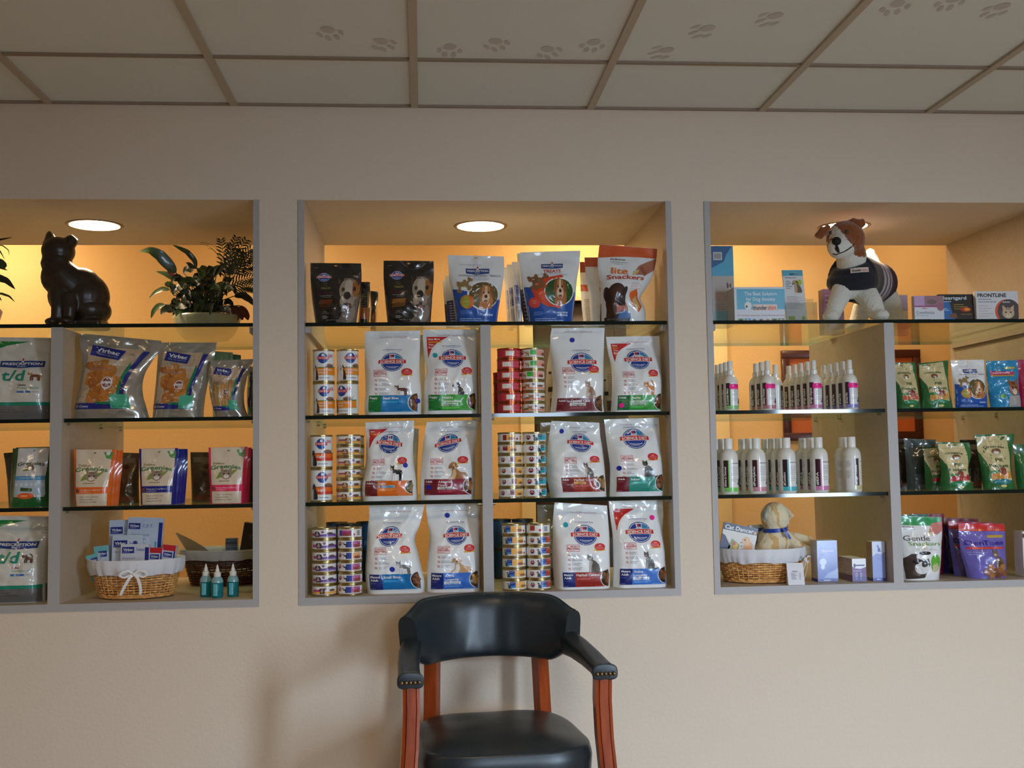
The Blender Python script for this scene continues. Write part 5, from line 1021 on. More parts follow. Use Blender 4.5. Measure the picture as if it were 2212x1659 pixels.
# ------------------------------------------------------------------ dropper bottles, left cabinet
tealm = mat('teal_liquid', (10, 150, 160), rough=.12, trans=.55, coat=.6)
for k, (px, Y, nm) in enumerate([(442, .085, 'left one, behind the front one'), (467, .045, 'front one'), (501, .07, 'one standing apart on the right')]):
    x = cx_(px, 1290, Y); t = thing('dropper_bottle', 'small teal dropper bottle with white nozzle, the %s' % nm, 'bottle', (x, Y+.02, Z4), 0, 'teal dropper bottles on the bottom board')
    b = MB(); b.lathe([(.001, 0), (.0175, 0), (.0195, .003), (.0195, .050)], tealm, 26, cap=False); b.lathe([(.0195, .050), (.0192, .058), (.015, .066), (.0105, .070)], mat('clear_plastic_hi', (150, 196, 200), rough=.15, trans=.3, coat=.6), 26, cap=False); b.build('bottle_body', t)
    b = MB(); b.lathe([(.011, .069), (.0118, .070), (.0118, .0825), (.0095, .084), (.0065, .086), (.0062, .094), (.0045, .096), (.0032, .104), (.0014, .109), (.0001, .1095)], M_WPL, 20, cap=False); b.build('nozzle_cap', t)
    p = Print(lambda u, v, off=0: Vector(((.0197+off)*math.cos(-PI/2+(u-.5)*2), (.0197+off)*math.sin(-PI/2+(u-.5)*2), .008+.038*v)), .039, .038)
    p.rect(.25, 0, .6, 1, (120, 206, 216), 1); p.lines(.3, .56, .9, 8, .11, .04, (30, 120, 140), 3, seed=k); p.build('printed_label', t)

# ------------------------------------------------------------------ cartons
def carton(label, cat, X0, X1, Y, D, z, H, faces, group=None, name='carton', rz=0, tilt=0, side=None, body=(230, 228, 224), gloss=1, rx=0):
    """box with its front-left-bottom corner frame; front print plus left side print"""
    W = X1-X0; t = thing(name, label, cat, ((X0+X1)/2, Y+D/2, z), rz, group); t.rotation_euler = (rx, tilt, rz)
    b = MB(); b.box((-W/2, -D/2, 0), (W/2, D/2, H), mat('card_%02x%02x%02x' % tuple(body), body, rough=.45, coat=.25), .0012, seg=1); b.build('box_body', t, ang=30)
    if faces:
        p = Print(lambda u, v, off=0: Vector((-W/2+W*u, -D/2-off, H*v)), W, H, gloss, cell=.2); faces(p); p.build('printed_front', t)
    if side:
        p = Print(lambda u, v, off=0: Vector((-W/2-off, D/2-D*u, H*v)), D, H, gloss, cell=.2); side(p); p.build('printed_side', t)
    return t
def pxbox(xl, xr, yt, yb, Y, z):
    a, b_ = P(xl, yt, Y), P(xr, yb, Y); return a.x, b_.x, a.z-z
GX = 'cartons and leaflets in the right cabinet'
# lower left bay of the right cabinet
X0, X1, H = pxbox(1764, 1811, 1168, 1261, .07, Z4)
def f(p):
    p.rect(0, 0, 1, 1, (84, 100, 180), 0); p.rect(0, 0, 1, .07, (30, 40, 140), 1); p.poly([(.3, .1), (1, .08), (1, .32), (.75, .26), (.5, .2)], (150, 165, 216), 1); p.text('FELIWAY', .53, .745, .045, WHITE, 3, w=.62); p.rect(.14, .64, .3, .69, (30, 40, 150), 2); p.rect(.17, .8, .27, .84, (30, 40, 150), 2)
    p.ell(.28, .48, .17, .085, (190, 200, 226), 2); p.ell(.26, .36, .1, .06, (206, 214, 236), 3); p.lines(.5, .95, .38, 4, .035, .01, (60, 74, 160)); p.lines(.3, .8, .035, 1, .01, .02, (220, 225, 240), 2)
def fs(p): p.rect(0, 0, 1, 1, (190, 180, 184), 0); p.rect(0, 0, 1, .07, (40, 50, 150), 1); p.lines(.15, .85, .9, 22, .034, .008, (120, 120, 150), 1)
carton('periwinkle blue carton with a white plug-in device, on the bottom board', 'box', X0, X1, .07, .062, Z4, H, f, GX, side=fs)
def f(p):
    p.rect(0, 0, 1, 1, (98, 34, 128), 0); p.rect(0, 0, 1, .25, (70, 40, 130), 1); p.poly([(0, .66), (.2, .58), (.6, .55), (1, .64), (1, 1), (0, 1)], (232, 230, 234), 2); p.rect(.2, .68, .9, .74, (50, 50, 130), 3); p.ell(.17, .7, .08, .1, (50, 50, 110), 3); p.lines(.1, .9, .47, 1, .02, .02, (220, 210, 230)); 
    for u in (.3, .62): p.ell(u, .3, .07, .09, (220, 225, 240), 3); p.ell(u, .3, .045, .06, (70, 60, 140), 4); p.rect(u-.03, .12, u+.03, .16, (220, 225, 240), 4)
def fs(p): p.rect(0, 0, 1, 1, (178, 160, 160), 0); p.rect(0, 0, 1, .28, (90, 40, 110), 1); p.lines(.1, .9, .9, 6, .08, .02, (120, 110, 130), 1)
X0, X1, H = pxbox(1840, 1872, 1207, 1262, .05, Z4)
carton('small purple and white carton, front one of its pair', 'box', X0, X1, .05, .062, Z4, H, f, GX, side=fs); carton('small purple and white carton, rear one of its pair', 'box', X0, X1, .116, .06, Z4, H, f, GX, side=fs)
X0, X1, H = pxbox(1883, 1914, 1170, 1261, .05, Z4)
def f(p):
    p.rect(0, 0, 1, 1, (140, 154, 218), 0); p.poly([(0, .62), (.3, .7), (.7, .68), (1, .74), (1, 1), (0, 1)], (206, 214, 240), 1); p.rect(0, 0, 1, .08, (60, 70, 170), 1); pic(p, 'cat_sit', .34, .74, .66, .92, (90, 104, 180), (120, 130, 200), L=2); p.lines(.25, .8, .6, 3, .03, .01, (120, 130, 200), al='c'); p.lines(.3, .75, .05, 1, .01, .02, WHITE)
def fs(p): p.rect(0, 0, 1, 1, (176, 150, 120), 0); p.rect(0, 0, 1, .08, (60, 60, 130), 1); p.lines(.15, .85, .9, 18, .04, .01, (120, 110, 110), 1)
carton('tall slim pale blue carton beside the right divider', 'box', X0, X1, .05, .05, Z4, H, f, GX, side=fs)
# folded price card
a, b_ = P(1697, 1216, .03), P(1735, 1262, .02)
t = thing('price_card', 'small white folded price card beside the wicker basket', 'card', ((a.x+b_.x)/2, .013, Z4), -.12, None)
b = MB(); Wc, Hc = b_.x-a.x, a.z-Z4; mc = mat('white_card', (226, 226, 232), rough=.6)
b.grid(lambda i, j: Vector((-Wc/2+Wc*i, -.012+.022*j, Hc*j)), 1, 1, mc); b.grid(lambda i, j: Vector((-Wc/2+Wc*i, .020-.010*j, Hc*j)), 1, 1, mc, flip=True)
b.build('folded_card', t, smooth=False)
p = Print(lambda u, v, off=0: Vector((-Wc/2+Wc*u, -.0122+.022*v-off, Hc*v)), Wc, Hc, 0, cell=.2)
p.lines(.3, .7, .62, 1, .05, .03, (70, 70, 80), 1, seed=30)
for k in range(6): p.lines(.22, .6, .54-.055*k, 1, .05, .018, (90, 90, 100), 1, seed=k); p.lines(.7, .84, .54-.055*k, 1, .05, .018, (90, 90, 100), 1, seed=k+9)
p.build('printed_list', t)
# top shelf, right cabinet
X0, X1, H = pxbox(1536, 1588, 531, 691, .16, Z1)
X0 = max(X0, 1.013)
def f(p):
    p.rect(0, 0, 1, 1, (176, 166, 156), 0); p.rect(0, .62, 1, 1, (70, 160, 196), 1); p.poly([(0, .72), (.55, .8), (.7, .9), (.95, 1), (0, 1)], (14, 84, 140), 2); p.rect(.08, .82, .48, .92, (206, 202, 200), 3)
    for k in range(12): p.rect(.12+k*.027, .835, .12+k*.027+.013, .905, (40, 40, 50), 4)
    p.rect(.05, .0, .95, .18, (120, 160, 170), 2); p.text('thundershirt', .2, .6, .025, (70, 60, 60), 3, w=.3, bold=0) if False else None
    p.ell(.75, .49, .12, .05, (200, 190, 180), 3); p.ell(.7, .5, .05, .04, (60, 40, 34), 4); p.ell(.82, .5, .05, .03, (120, 60, 40), 4); p.lines(.1, .9, .4, 3, .04, .012, (206, 150, 130)); p.lines(.1, .9, .26, 3, .03, .01, (150, 140, 140))
carton('tall sky blue and beige product box against the cabinet side', 'box', X0, X1, .16, .1, Z1, H, f, GX)
X0, X1, H = pxbox(1585, 1697, 620, 692, .06, Z1)
def f(p):
    p.rect(0, 0, 1, 1, (214, 216, 222), 0); p.rect(.05, .36, 1, .94, (84, 170, 200), 1); p.text('The Best Solution', .52, .81, .105, (216, 232, 240), 3, w=.64); p.text('for Dog Anxiety', .52, .655, .105, (216, 232, 240), 3, w=.58)
    p.rect(.36, .32, .84, .5, (236, 206, 190), 2); p.text('thunder', .36, .41, .13, (50, 44, 50), 4, al='l', w=.28); p.text('shirt', .655, .41, .13, (224, 110, 60), 4, al='l', w=.17); p.text('For Thunder, Separation, Travel, Barking and More', .52, .19, .045, (206, 110, 90), 3, w=.92, bold=0)
    rnd = random.Random(8)
    for k in range(7): p.rect(.06+k*.132, .0, .18+k*.132, .1, [(130, 160, 60), (60, 140, 190), (170, 200, 210), (200, 190, 190), (220, 200, 190), (130, 150, 60), (110, 130, 60)][k], 2); p.ell(.12+k*.132, .05, .03, .035, [(60, 60, 40), (200, 190, 180), (90, 80, 70), (120, 60, 50), (170, 120, 80), (50, 50, 40), (200, 190, 150)][k], 3)
    p.ell(.27, .46, .07, .12, (226, 226, 222), 3); p.ell(.24, .44, .02, .035, (30, 30, 34), 4)
carton('wide white and aqua display box lettered about dog anxiety', 'box', X0, X1, .06, .085, Z1, H, f, GX, body=(214, 216, 222))
# leaflet in clear holder
a, b_ = P(1690, 585, .09), P(1746, 690, .05)
Wl, Hl = (b_.x-a.x), a.z-Z1
t = thing('leaflet', 'white dog leaflet with a green dot standing in a clear holder', 'leaflet', ((a.x+b_.x)/2, .06, Z1+.006), 0, None)
b = MB(); b.box((-Wl/2, -.001, 0), (Wl/2, .006, Hl), mat('paper', (222, 222, 222), rough=.5)); o = b.build('paper_sheets', t, smooth=False); o.rotation_euler = (-.18, 0, .0)
p = Print(lambda u, v, off=0: Vector((-Wl/2+Wl*u, -.0012-off, Hl*v)), Wl, Hl, 1, cell=.2)
p.rect(0, .88, 1, 1, (96, 176, 200), 1); p.text('thunder', .34, .92, .035, (50, 44, 50), 3, al='l', w=.24); p.text('shirt', .6, .92, .035, (220, 110, 60), 3, al='l', w=.16); p.lines(.1, .95, .84, 1, .02, .012, (110, 100, 110)); p.lines(.12, .42, .77, 5, .035, .012, (110, 110, 130))
p.ell(.8, .75, .1, .055, (170, 200, 60), 3); pic(p, 'dog_sit', .42, .54, .9, .8, (110, 96, 84), (206, 170, 120), L=4); p.lines(.1, .94, .46, 10, .026, .008, (170, 150, 150)); p.rect(.1, .0, .4, .07, (150, 180, 60), 2); p.rect(.75, .0, .9, .07, (150, 180, 60), 2)
o = p.build('printed_front', t); o.rotation_euler = (-.18, 0, 0)
M_ACR = mat('clear_acrylic', (235, 240, 240), rough=.05, trans=1.0)
t2 = thing('leaflet_holder', 'clear acrylic leaflet holder beside the aqua display box', 'holder', ((a.x+b_.x)/2+.015, .06, Z1), 0, None)
def thin_clear():
    m = bpy.data.materials.new('thin_clear'); m.use_nodes = True; n = m.node_tree.nodes; L = m.node_tree.links; n.clear(); tr = n.new('ShaderNodeBsdfTransparent'); tr.inputs[0].default_value = (.93, .95, .95, 1)
    gl = n.new('ShaderNodeBsdfGlossy'); gl.inputs['Roughness'].default_value = .05; mx = n.new('ShaderNodeMixShader'); mx.inputs[0].default_value = .12; o = n.new('ShaderNodeOutputMaterial'); L.new(tr.outputs[0], mx.inputs[1]); L.new(gl.outputs[0], mx.inputs[2]); L.new(mx.outputs[0], o.inputs[0]); return m
M_THIN = thin_clear()
b = MB(); hw = Wl/2+.018
b.box((-hw, -.012, 0), (hw, -.0105, .068), M_THIN); b.box((-hw, .022, 0), (hw, .0235, .085), M_THIN); b.box((-hw, -.012, 0), (hw, .06, .0015), M_THIN); b.box((-hw, -.012, 0), (-hw+.0015, .0235, .07), M_THIN); b.box((hw-.0015, -.012, 0), (hw, .0235, .07), M_THIN); b.build('holder_body', t2, smooth=False)
X0, X1, H = pxbox(1777, 1824, 624, 695, .46, Z1)
def f(p): p.rect(0, 0, 1, 1, (84, 64, 96), 0); p.lines(.1, .8, .85, 5, .1, .02, (130, 110, 150)); p.poly([(.2, .1), (.6, .16), (.7, .3), (.4, .34)], (120, 110, 160), 2)
carton('dark violet carton standing behind the plush dog front legs', 'box', X0, X1, .46, .05, Z1, H, f, GX, body=(96, 76, 110))
X0, X1, H = pxbox(1920, 1962, 637, 690, .50, Z1)
carton('pale grey carton glimpsed behind the plush dog hind leg', 'box', X0, X1, .50, .03, Z1, H, lambda p: (p.rect(0, .6, 1, 1, (150, 140, 170), 0), p.lines(.1, .9, .5, 8, .06, .02, (160, 150, 150))), GX, body=(196, 186, 180))
X0, X1, H = pxbox(1974, 2040, 639, 690, .05, Z1)
def f(p):
    p.rect(0, 0, 1, 1, (216, 216, 220), 0); p.rect(0, .6, .35, 1, (190, 150, 190), 1); p.rect(.35, .6, 1, 1, (150, 100, 110), 1); p.rect(0, .54, .9, .6, (150, 40, 110), 2); p.text('Comfortis', .36, .33, .12, (110, 100, 116), 3, w=.62, bold=0); p.lines(.05, .7, .2, 1, .05, .02, GREY); p.lines(.05, .8, .05, 1, .05, .03, GREY); p.ell(.6, .75, .17, .1, (110, 80, 70), 3); p.ell(.88, .55, .12, .16, (150, 80, 100), 4); p.poly([(.2, .46), (.34, .52), (.5, .46), (.34, .49)], (200, 60, 60), 3)
def fs(p): p.rect(0, 0, 1, 1, (186, 176, 170), 0)
carton('white and mauve carton beside the plush dog', 'box', X0, X1, .05, .02, Z1, H, f, GX, side=fs)
a, b_ = P(2032, 634, .05), P(2118, 689, .05)
def f(p):
    p.rect(0, 0, 1, 1, (24, 22, 22), 0); p.poly([(0, 0), (.45, 0), (.36, .3), (.3, .7), (0, .76)], (0, 104, 180), 1); p.text('Heartgard', .42, .86, .13, (210, 225, 240), 3, w=.74); p.lines(.1, .5, .72, 1, .05, .03, (190, 215, 240)); p.lines(.42, .86, .6, 3, .08, .02, (190, 160, 40)); p.ell(.75, .42, .15, .09, (190, 50, 30), 3); p.ell(.78, .42, .08, .05, (240, 160, 40), 4); p.text('CHEWABLES', .75, .24, .05, (190, 150, 60), 3, w=.3, bold=0); p.poly([(.25, .2), (.45, .3), (.5, .1), (.3, .1)], (120, 70, 50), 3); p.lines(.1, .3, .45, 2, .06, .03, (160, 210, 240))
o = carton('black and blue carton leaning slightly, between two white cartons', 'box', a.x, b_.x-.012, .05, .02, Z1, a.z-Z1, f, GX, body=(24, 22, 22)); o.rotation_euler = (-.1, 0, 0); o.location.y += .012
X0, X1, H = pxbox(2107, 2201, 629, 688, .05, Z1)
def f(p):
    p.rect(0, 0, 1, 1, (218, 218, 222), 0); p.text('FRONTLINE', .38, .86, .13, (40, 36, 40), 3, w=.68); p.lines(.05, .55, .72, 2, .09, .03, (140, 140, 150)); p.lines(.05, .4, .5, 5, .09, .02, (206, 160, 150)); p.ell(.72, .3, .28, .42, (222, 84, 30), 1); p.ell(.77, .3, .27, .42, (74, 60, 60), 2); p.rect(.5, -.0, 1, .0, WHITE, 1); pic(p, 'cat_face', .58, .02, .92, .52, (206, 176, 140), (226, 206, 180), L=5); p.lines(.62, .9, .62, 1, .05, .04, (200, 200, 205), 6)
carton('white carton with an orange arc and a pale furry face, rightmost on the glass', 'box', X0, X1, .05, .02, Z1, H, f, GX)
X0, X1, H = pxbox(2208, 2250, 1148, 1258, .06, Z4)
carton('white and navy carton cut off at the lower right picture edge', 'box', X0, X1, .06, .06, Z4, H, lambda p: (p.rect(0, .86, 1, .95, (90, 30, 40), 1), p.rect(0, 0, 1, .2, (30, 30, 110), 1)), GX)
# ------------------------------------------------------------------ wicker baskets with white liners
M_WICK = mat('wicker', (236, 178, 104), rough=.4, coat=.35, noise_col=((196, 130, 66), 45, (1, 1, 1)))
M_WICK2 = mat('wicker_dark', (112, 62, 30), rough=.45, coat=.3, noise_col=((86, 46, 22), 45, (1, 1, 1)))
M_LIN = mat('cotton_liner', (222, 222, 226), rough=.9, sheen=.3, spec=.2, bump=(40, .3, .003))
def basket(name_label, cx, cy, z, rx, ry, H, wick, bow_at=None, seed=1, liner_drop=.05, flare=1.28, rz=0, lin=None):
    t = thing('wicker_basket', name_label, 'basket', (cx, cy, z), rz, 'lined wicker baskets'); rnd = random.Random(seed)
    b0x, b0y = rx/flare, ry/flare
    def ring(v, a, off=0): k = v**.8; return Vector(((lerp(b0x, rx, k)+off)*math.cos(a), (lerp(b0y, ry, k)+off)*math.sin(a), H*v))
    b = MB(); NS = 44; rows = 15
    for i in range(NS):
        a = 2*PI*i/NS; b.tube([ring(.02+.94*j/6, a) for j in range(7)], .0024, wick, 5)
    for r in range(rows):
        v = .03+.92*r/(rows-1); pts = []; n = NS*4
        for j in range(n+1):
            a = 2*PI*j/n; ph = math.cos(a*NS/2+PI*r); q = ring(v, a, .0030*ph); q.z += .0008*math.sin(a*7+r); pts.append(q)
        b.tube(pts, [.0034]*len(pts), wick, 6, cap=False, flat=1.0)
    b.build('woven_body', t, ang=180)
    b = MB(); b.lathe([(.0001, .003), (.92, .003), (1, .008)], wick, 40, sx=b0x, sy=b0y, cap=False); b.lathe([(.0001, H*.34), (.88, H*.34)], M_LIN, 40, sx=rx, sy=ry, cap=False)
    for k in range(2): b.tube([ring(.0, 2*PI*j/90, .003+.0015*math.sin(j*1.2+k*PI))+Vector((0, 0, .004+.003*k)) for j in range(91)], .0035, wick, 6, cap=False)
    b.build('basket_floor', t)
    b = MB(); n = 120
    def lin_(i, j):
        a = 2*PI*i; w_ = .5+.5*noise.noise(Vector((math.cos(a)*3, math.sin(a)*3, seed))); fold = .0022*math.sin(a*31+3*math.sin(a*5))+.0015*math.sin(a*57)
        # j 0: inside low, .4: rim, 1: outside hem
        if j < .4: k = j/.4; q = ring(.55+.45*k, a, -.008); return q
        k = (j-.4)/.6; drop = liner_drop*(.8+.35*w_)
        vv = max(0, 1-drop*k/H); q = ring(vv, a, .010+.004*math.sin(k*PI)+fold*k*1.8); q.z += .010*math.sin(min(1, k*2.2)*PI)*(1 if k < .45 else 0)
        return q
    b.grid(lambda i, j: lin_(i, j), n, 16, lin or M_LIN, closed=True); b.build('cloth_liner', t, ang=180)
    if bow_at is not None:
        a = bow_at; c = ring(1-liner_drop*.85/H, a, .02); tn = Vector((-math.sin(a), math.cos(a), 0)); out = Vector((math.cos(a), math.sin(a), 0)); b = MB(); R = mat('satin_ribbon', (236, 234, 232), rough=.35, sheen=.4)
        def strip(pts, w_):
            pts = [Vector(p) for p in pts]; vs = []
            for i, p in enumerate(pts):
                tt = (pts[min(i+1, len(pts)-1)]-pts[max(i-1, 0)]).normalized(); s_ = tt.cross(out).normalized()*w_; vs += [p-s_, p+s_]
            b.add(vs, [(2*i, 2*i+1, 2*i+3, 2*i+2) for i in range(len(pts)-1)], R)
        for sg in (-1, 1):
            strip([c+tn*sg*x+Vector((0, 0, z_))+out*o_ for x, z_, o_ in [(0, 0, .004), (.016, .012, .012), (.036, .008, .014), (.044, -.004, .01), (.03, -.010, .006), (.012, -.004, .004), (0, 0, .004)]], .0035)
            strip([c+tn*sg*x+Vector((0, 0, z_))+out*o_ for x, z_, o_ in [(0, 0, .005), (.012, -.010, .01), (.02 if sg > 0 else .026, -.035, .004), (.022 if sg > 0 else .036, -.055, -.002), (.02 if sg > 0 else .042, -.068, -.006)]], .0045)
        b.ball(c+out*.006, .006, R, 10, 6); b.build('ribbon_bow', t, ang=180)
    return t
c1, c2 = P(182, 1215, .17), P(404, 1200, .17)
bx, brx = (c1.x+c2.x)/2+.004, (c2.x-c1.x)/2-.006
basket('honey wicker basket with ribbon bow, full of dental cartons', bx, .165, Z4+.002, brx-.016, .125, .128, M_WICK, bow_at=-PI/2+.16, seed=1)
basket('dark wicker basket further back behind the teal bottles', cx_(478, 1230, .47)+.006, .52, Z4+.002, .155, .12, .125, M_WICK2, seed=5, lin=M_LIN, liner_drop=.035)
b3x = 1.197
basket('honey wicker basket beneath the plush cat', b3x, .165, Z4+.002, .154, .135, .118, M_WICK, bow_at=-.62, seed=9)
# cartons and cards standing in the first basket
GB = 'dental care packages in the left basket'
def card(label, xl, xr, yt, yb, Y, faces, D=.012, tilt=0, rx=-.08, body=(206, 214, 226)):
    a, c = P(xl, yt, Y), P(xr, yb, Y); zb = Z4+.06
    o = carton(label, 'box', a.x, c.x, Y, D, zb, a.z-zb, faces, GB, name='dental_carton', body=body, tilt=tilt, rx=rx); return o
def vb(p, x0, x1, y0, y1, t2=None):
    p.rect(x0, y0, x1, y1, (24, 44, 130), 3); p.text('Virbac', (x0+x1)/2, lerp(y0, y1, .58), (y1-y0)*.42, WHITE, 5, w=(x1-x0)*.8); p.lines(x0+.03, x1-.03, lerp(y0, y1, .2), 1, .01, (y1-y0)*.1, (150, 165, 220), 5)
    if t2: p.text(t2, x1+.06, lerp(y0, y1, .6), (y1-y0)*.5, (70, 90, 170), 3, al='l', w=.3, bold=0, shear=.1)
LB = (196, 206, 224)
def f(p): p.rect(0, 0, 1, 1, LB, 0); vb(p, .06, .62, .76, .88, 'C.E.T.'); p.text('Oral Hygiene Kit', .5, .68, .04, (100, 120, 170), 3, w=.7, bold=0); p.rect(.94, 0, 1, .9, (24, 44, 130), 2)
card('pale blue hanging card at the back left of the basket', 236, 283, 1124, 1215, .200, f, tilt=-.02)
def f(p):
    p.rect(0, 0, 1, 1, LB, 0); vb(p, .03, .36, .80, .90, 'C.E.T.'); p.text('Oral Hygiene Kit', .38, .71, .04, (100, 120, 170), 3, w=.5, bold=0); p.text('Hygiene', .42, .64, .035, (100, 120, 170), 3, w=.26, bold=0); p.rect(.88, 0, .99, .92, (24, 44, 130), 2); p.quad((.7, 0), (.88, 0), (.88, .5), (.72, .4), (110, 150, 210), 1)
    p.rect(.8, .2, .85, .6, (70, 160, 180), 3); p.poly([(.1, .1), (.66, .1), (.7, .55), (.62, .66), (.2, .56)], (214, 220, 230), 2)
card('tallest pale blue hanging card with a dark blue edge, in the basket', 268, 344, 1119, 1212, .18, f, D=.02, tilt=.05)
def f(p): p.rect(0, 0, 1, 1, (206, 212, 224), 0); vb(p, .05, .5, .72, .88, 'Toothbrush'); p.text('Enzymatic', .3, .62, .045, (120, 130, 170), 3, w=.4, bold=0); p.ell(.28, .3, .1, .1, (80, 110, 180), 3); p.ell(.26, .32, .06, .05, (210, 220, 240), 4); p.rect(.7, .74, .82, .86, (24, 44, 130), 3)
card('white carton leaning before the tall hanging cards', 240, 305, 1157, 1220, .155, f, D=.012, rx=-.12)
def f(p):
    p.rect(0, 0, 1, 1, (206, 206, 216), 0); vb(p, .05, .48, .74, .92, 'Toothpaste'); p.text('Enzymatic', .3, .6, .06, (120, 130, 170), 3, w=.45, bold=0); p.rect(.86, .0, 1, .9, (34, 40, 120), 2)
    p.ell(.2, .3, .08, .08, (80, 110, 180), 3)
    for k in range(5): p.rect(.4+.1*k, .02, .46+.1*k, .36, (150, 130, 190) if k % 2 else (216, 214, 222), 3); p.rect(.4+.1*k, .36, .46+.1*k, .44, (70, 60, 130), 3)
card('white and lilac carton, frontmost in the basket', 259, 320, 1177, 1225, .125, f, D=.03, rx=-.1, body=(206, 206, 216))
def f(p): p.rect(0, 0, 1, 1, (206, 212, 220), 0); p.quad((0, .7), (1, .8), (1, 1), (0, 1), (120, 190, 190), 2); vb(p, .3, .9, .66, .84); p.rect(.0, .0, .12, .8, (40, 160, 160), 3); p.lines(.25, .85, .5, 3, .12, .03, (110, 130, 180))
card('small white and teal carton tilted left at the basket edge', 200, 226, 1196, 1225, .14, f, D=.03, tilt=-.30)
card('small white and teal carton upright near the left of the basket', 208, 238, 1180, 1222, .165, f, D=.03, tilt=-.1)
def f(p): p.rect(0, 0, 1, 1, (206, 212, 222), 0); vb(p, .1, .8, .62, .78); p.rect(0, .82, 1, 1, (196, 30, 44), 3); p.lines(.1, .8, .45, 3, .12, .03, (110, 130, 180)); p.rect(.88, 0, 1, .82, (24, 44, 130), 2)
card('small carton with a red top, left one of two', 318, 346, 1184, 1222, .14, f, D=.03, tilt=.05)
card('small carton with a red top and teal side, right one of two', 342, 370, 1178, 1218, .15, f, D=.035, tilt=.13)
# things in the dark basket
zb = Z4+.06
def pxc(lab, xl, xr, yt, Y, D, faces, body, tilt=0, rx=0):
    a, c = P(xl, yt, Y), P(xr, yt, Y); return carton(lab, 'box', a.x, c.x, Y, D, zb, a.z-zb, faces, 'packages in the dark basket', body=body, tilt=tilt, rx=rx)
pxc('dark package tilted in the dark basket against the cabinet side', 512, 549, 1130, .46, .05, lambda p: p.lines(.4, .7, .75, 4, .03, .012, (90, 80, 74)), (44, 38, 34), tilt=.16)
pxc('steel blue package with a zip band in the dark basket', 487, 512, 1163, .52, .03, lambda p: (p.rect(0, .8, 1, .86, (60, 76, 96), 1), p.rect(0, .7, 1, .73, (140, 150, 170), 1)), (98, 112, 134))
t = thing('paper_leaf', 'curled beige paper sheet sticking out of the dark basket', 'paper', (0, 0, 0))
b = MB(); q = [P(379, 1152, .42), P(400, 1185, .42), P(412, 1197, .45), P(452, 1197, .47)]; q2 = [P(381, 1150, .46), P(418, 1168, .5), P(438, 1180, .5), P(458, 1196, .5)]
def cur(Q, t_): n = len(Q)-1; i = min(int(t_*n), n-1); return Q[i].lerp(Q[i+1], t_*n-i)
b.grid(lambda i, j: cur(q, i).lerp(cur(q2, i), j)+Vector((0, .012*math.sin(j*PI), 0)), 12, 6, mat('kraft_paper', (150, 130, 112), rough=.7)); b.grid(lambda i, j: cur(q, i).lerp(cur(q2, i), j)+Vector((0, .012*math.sin(j*PI)+.0015, 0)), 12, 6, mat('kraft_paper', (150, 130, 112)), flip=True)
b.build('folded_sheet', t, ang=180)
# cat toy packages in the third basket
def f(p):
    p.rect(0, 0, 1, 1, (220, 214, 204), 0); p.rect(0, .78, 1, 1, (28, 28, 74), 1); p.text('Cat Dancer', .46, .88, .13, WHITE, 3, w=.84, shear=.1); p.ell(.93, .84, .035, .05, (236, 150, 40), 3)
    p.poly([(.0, .1), (.2, .0), (.3, .3), (.1, .6), (.0, .65)], (36, 36, 90), 2); p.poly([(.2, .1), (.5, .06), (.56, .4), (.3, .55)], (150, 150, 80), 2); p.ell(.44, .34, .07, .1, (226, 176, 40), 3); p.ell(.38, .4, .05, .05, (200, 60, 40), 4)
    p.poly([(.7, .05), (.95, .05), (.92, .5), (.8, .6), (.66, .5)], (228, 160, 90), 2); p.ell(.72, .55, .12, .14, (232, 180, 120), 3); p.ell(.68, .58, .02, .03, (60, 40, 30), 4)
    for k in range(4): p.rect(.56+.03*k, .46-.1*k, .6+.03*k, .49-.1*k, (50, 44, 44), 4)
pa_, pb_ = P(1557, 1127, .13), P(1628, 1127, .13)
o = carton('cat toy package with a navy header, tilted in the basket below the plush cat', 'box', 1.035, 1.035+.125, .13, .01, Z4+.075, .115, f, 'toy packages in the right basket', tilt=.22, body=(220, 214, 204)); o.location.x = 1.10; o.location.z += .012
o = carton('second white package half hidden behind the plush cat head', 'box', P(1622, 1134, .26).x, P(1652, 1134, .26).x, .26, .012, Z4+.07, P(1622, 1134, .26).z-Z4-.07, lambda p: (p.rect(.1, .1, .9, .5, (150, 160, 180), 1), p.rect(0, .8, 1, .9, (60, 80, 160), 1)), 'toy packages in the right basket', body=(206, 206, 214), tilt=-.06)

# ------------------------------------------------------------------ plush cat, seen from behind in the basket
def PV(x, y, Y): return P(x, y, Y)
M_CATP = mat('plush_cream', (240, 222, 188), rough=.95, sheen=.6, spec=.1, bump=(160, .8, .004)); M_CATO = mat('plush_ginger', (224, 184, 126), rough=.95, sheen=.6, spec=.1, bump=(160, .8, .004)); M_CATE = mat('plush_grey', (196, 190, 180), rough=.95, sheen=.6, spec=.1)
b = MB()
b.ball(PV(1674, 1117, .20), (.052, .048, .055), M_CATP); b.ball(PV(1674, 1170, .21), (.062, .055, .062), M_CATP); b.ball(PV(1674, 1148, .20), (.042, .04, .04), M_CATP)
b.ball(PV(1660, 1188, .19), (.05, .045, .04), M_CATP)
for pts_ in (((1668, 1104), (1672, 1094), (1675, 1087)),): b.tube([PV(x, y, .19) for x, y in pts_], [.024, .022, .008], M_CATP, 10, flat=.6)
b.tube([PV(1690, 1160, .2), PV(1712, 1172, .18), PV(1728, 1186, .16), PV(1738, 1192, .15)], [.03, .026, .026, .024], M_CATP, 12); b.ball(PV(1738, 1192, .15), .027, M_CATP)
b.tube([PV(1695, 1165, .22), PV(1722, 1164, .22), PV(1745, 1170, .22)], [.03, .022, .02], M_CATP, 12); b.ball(PV(1745, 1170, .22), .021, M_CATP)
def fur(s_=.0022): return lambda c: s_*(noise.noise(c*210)+.6*noise.noise(c*95))
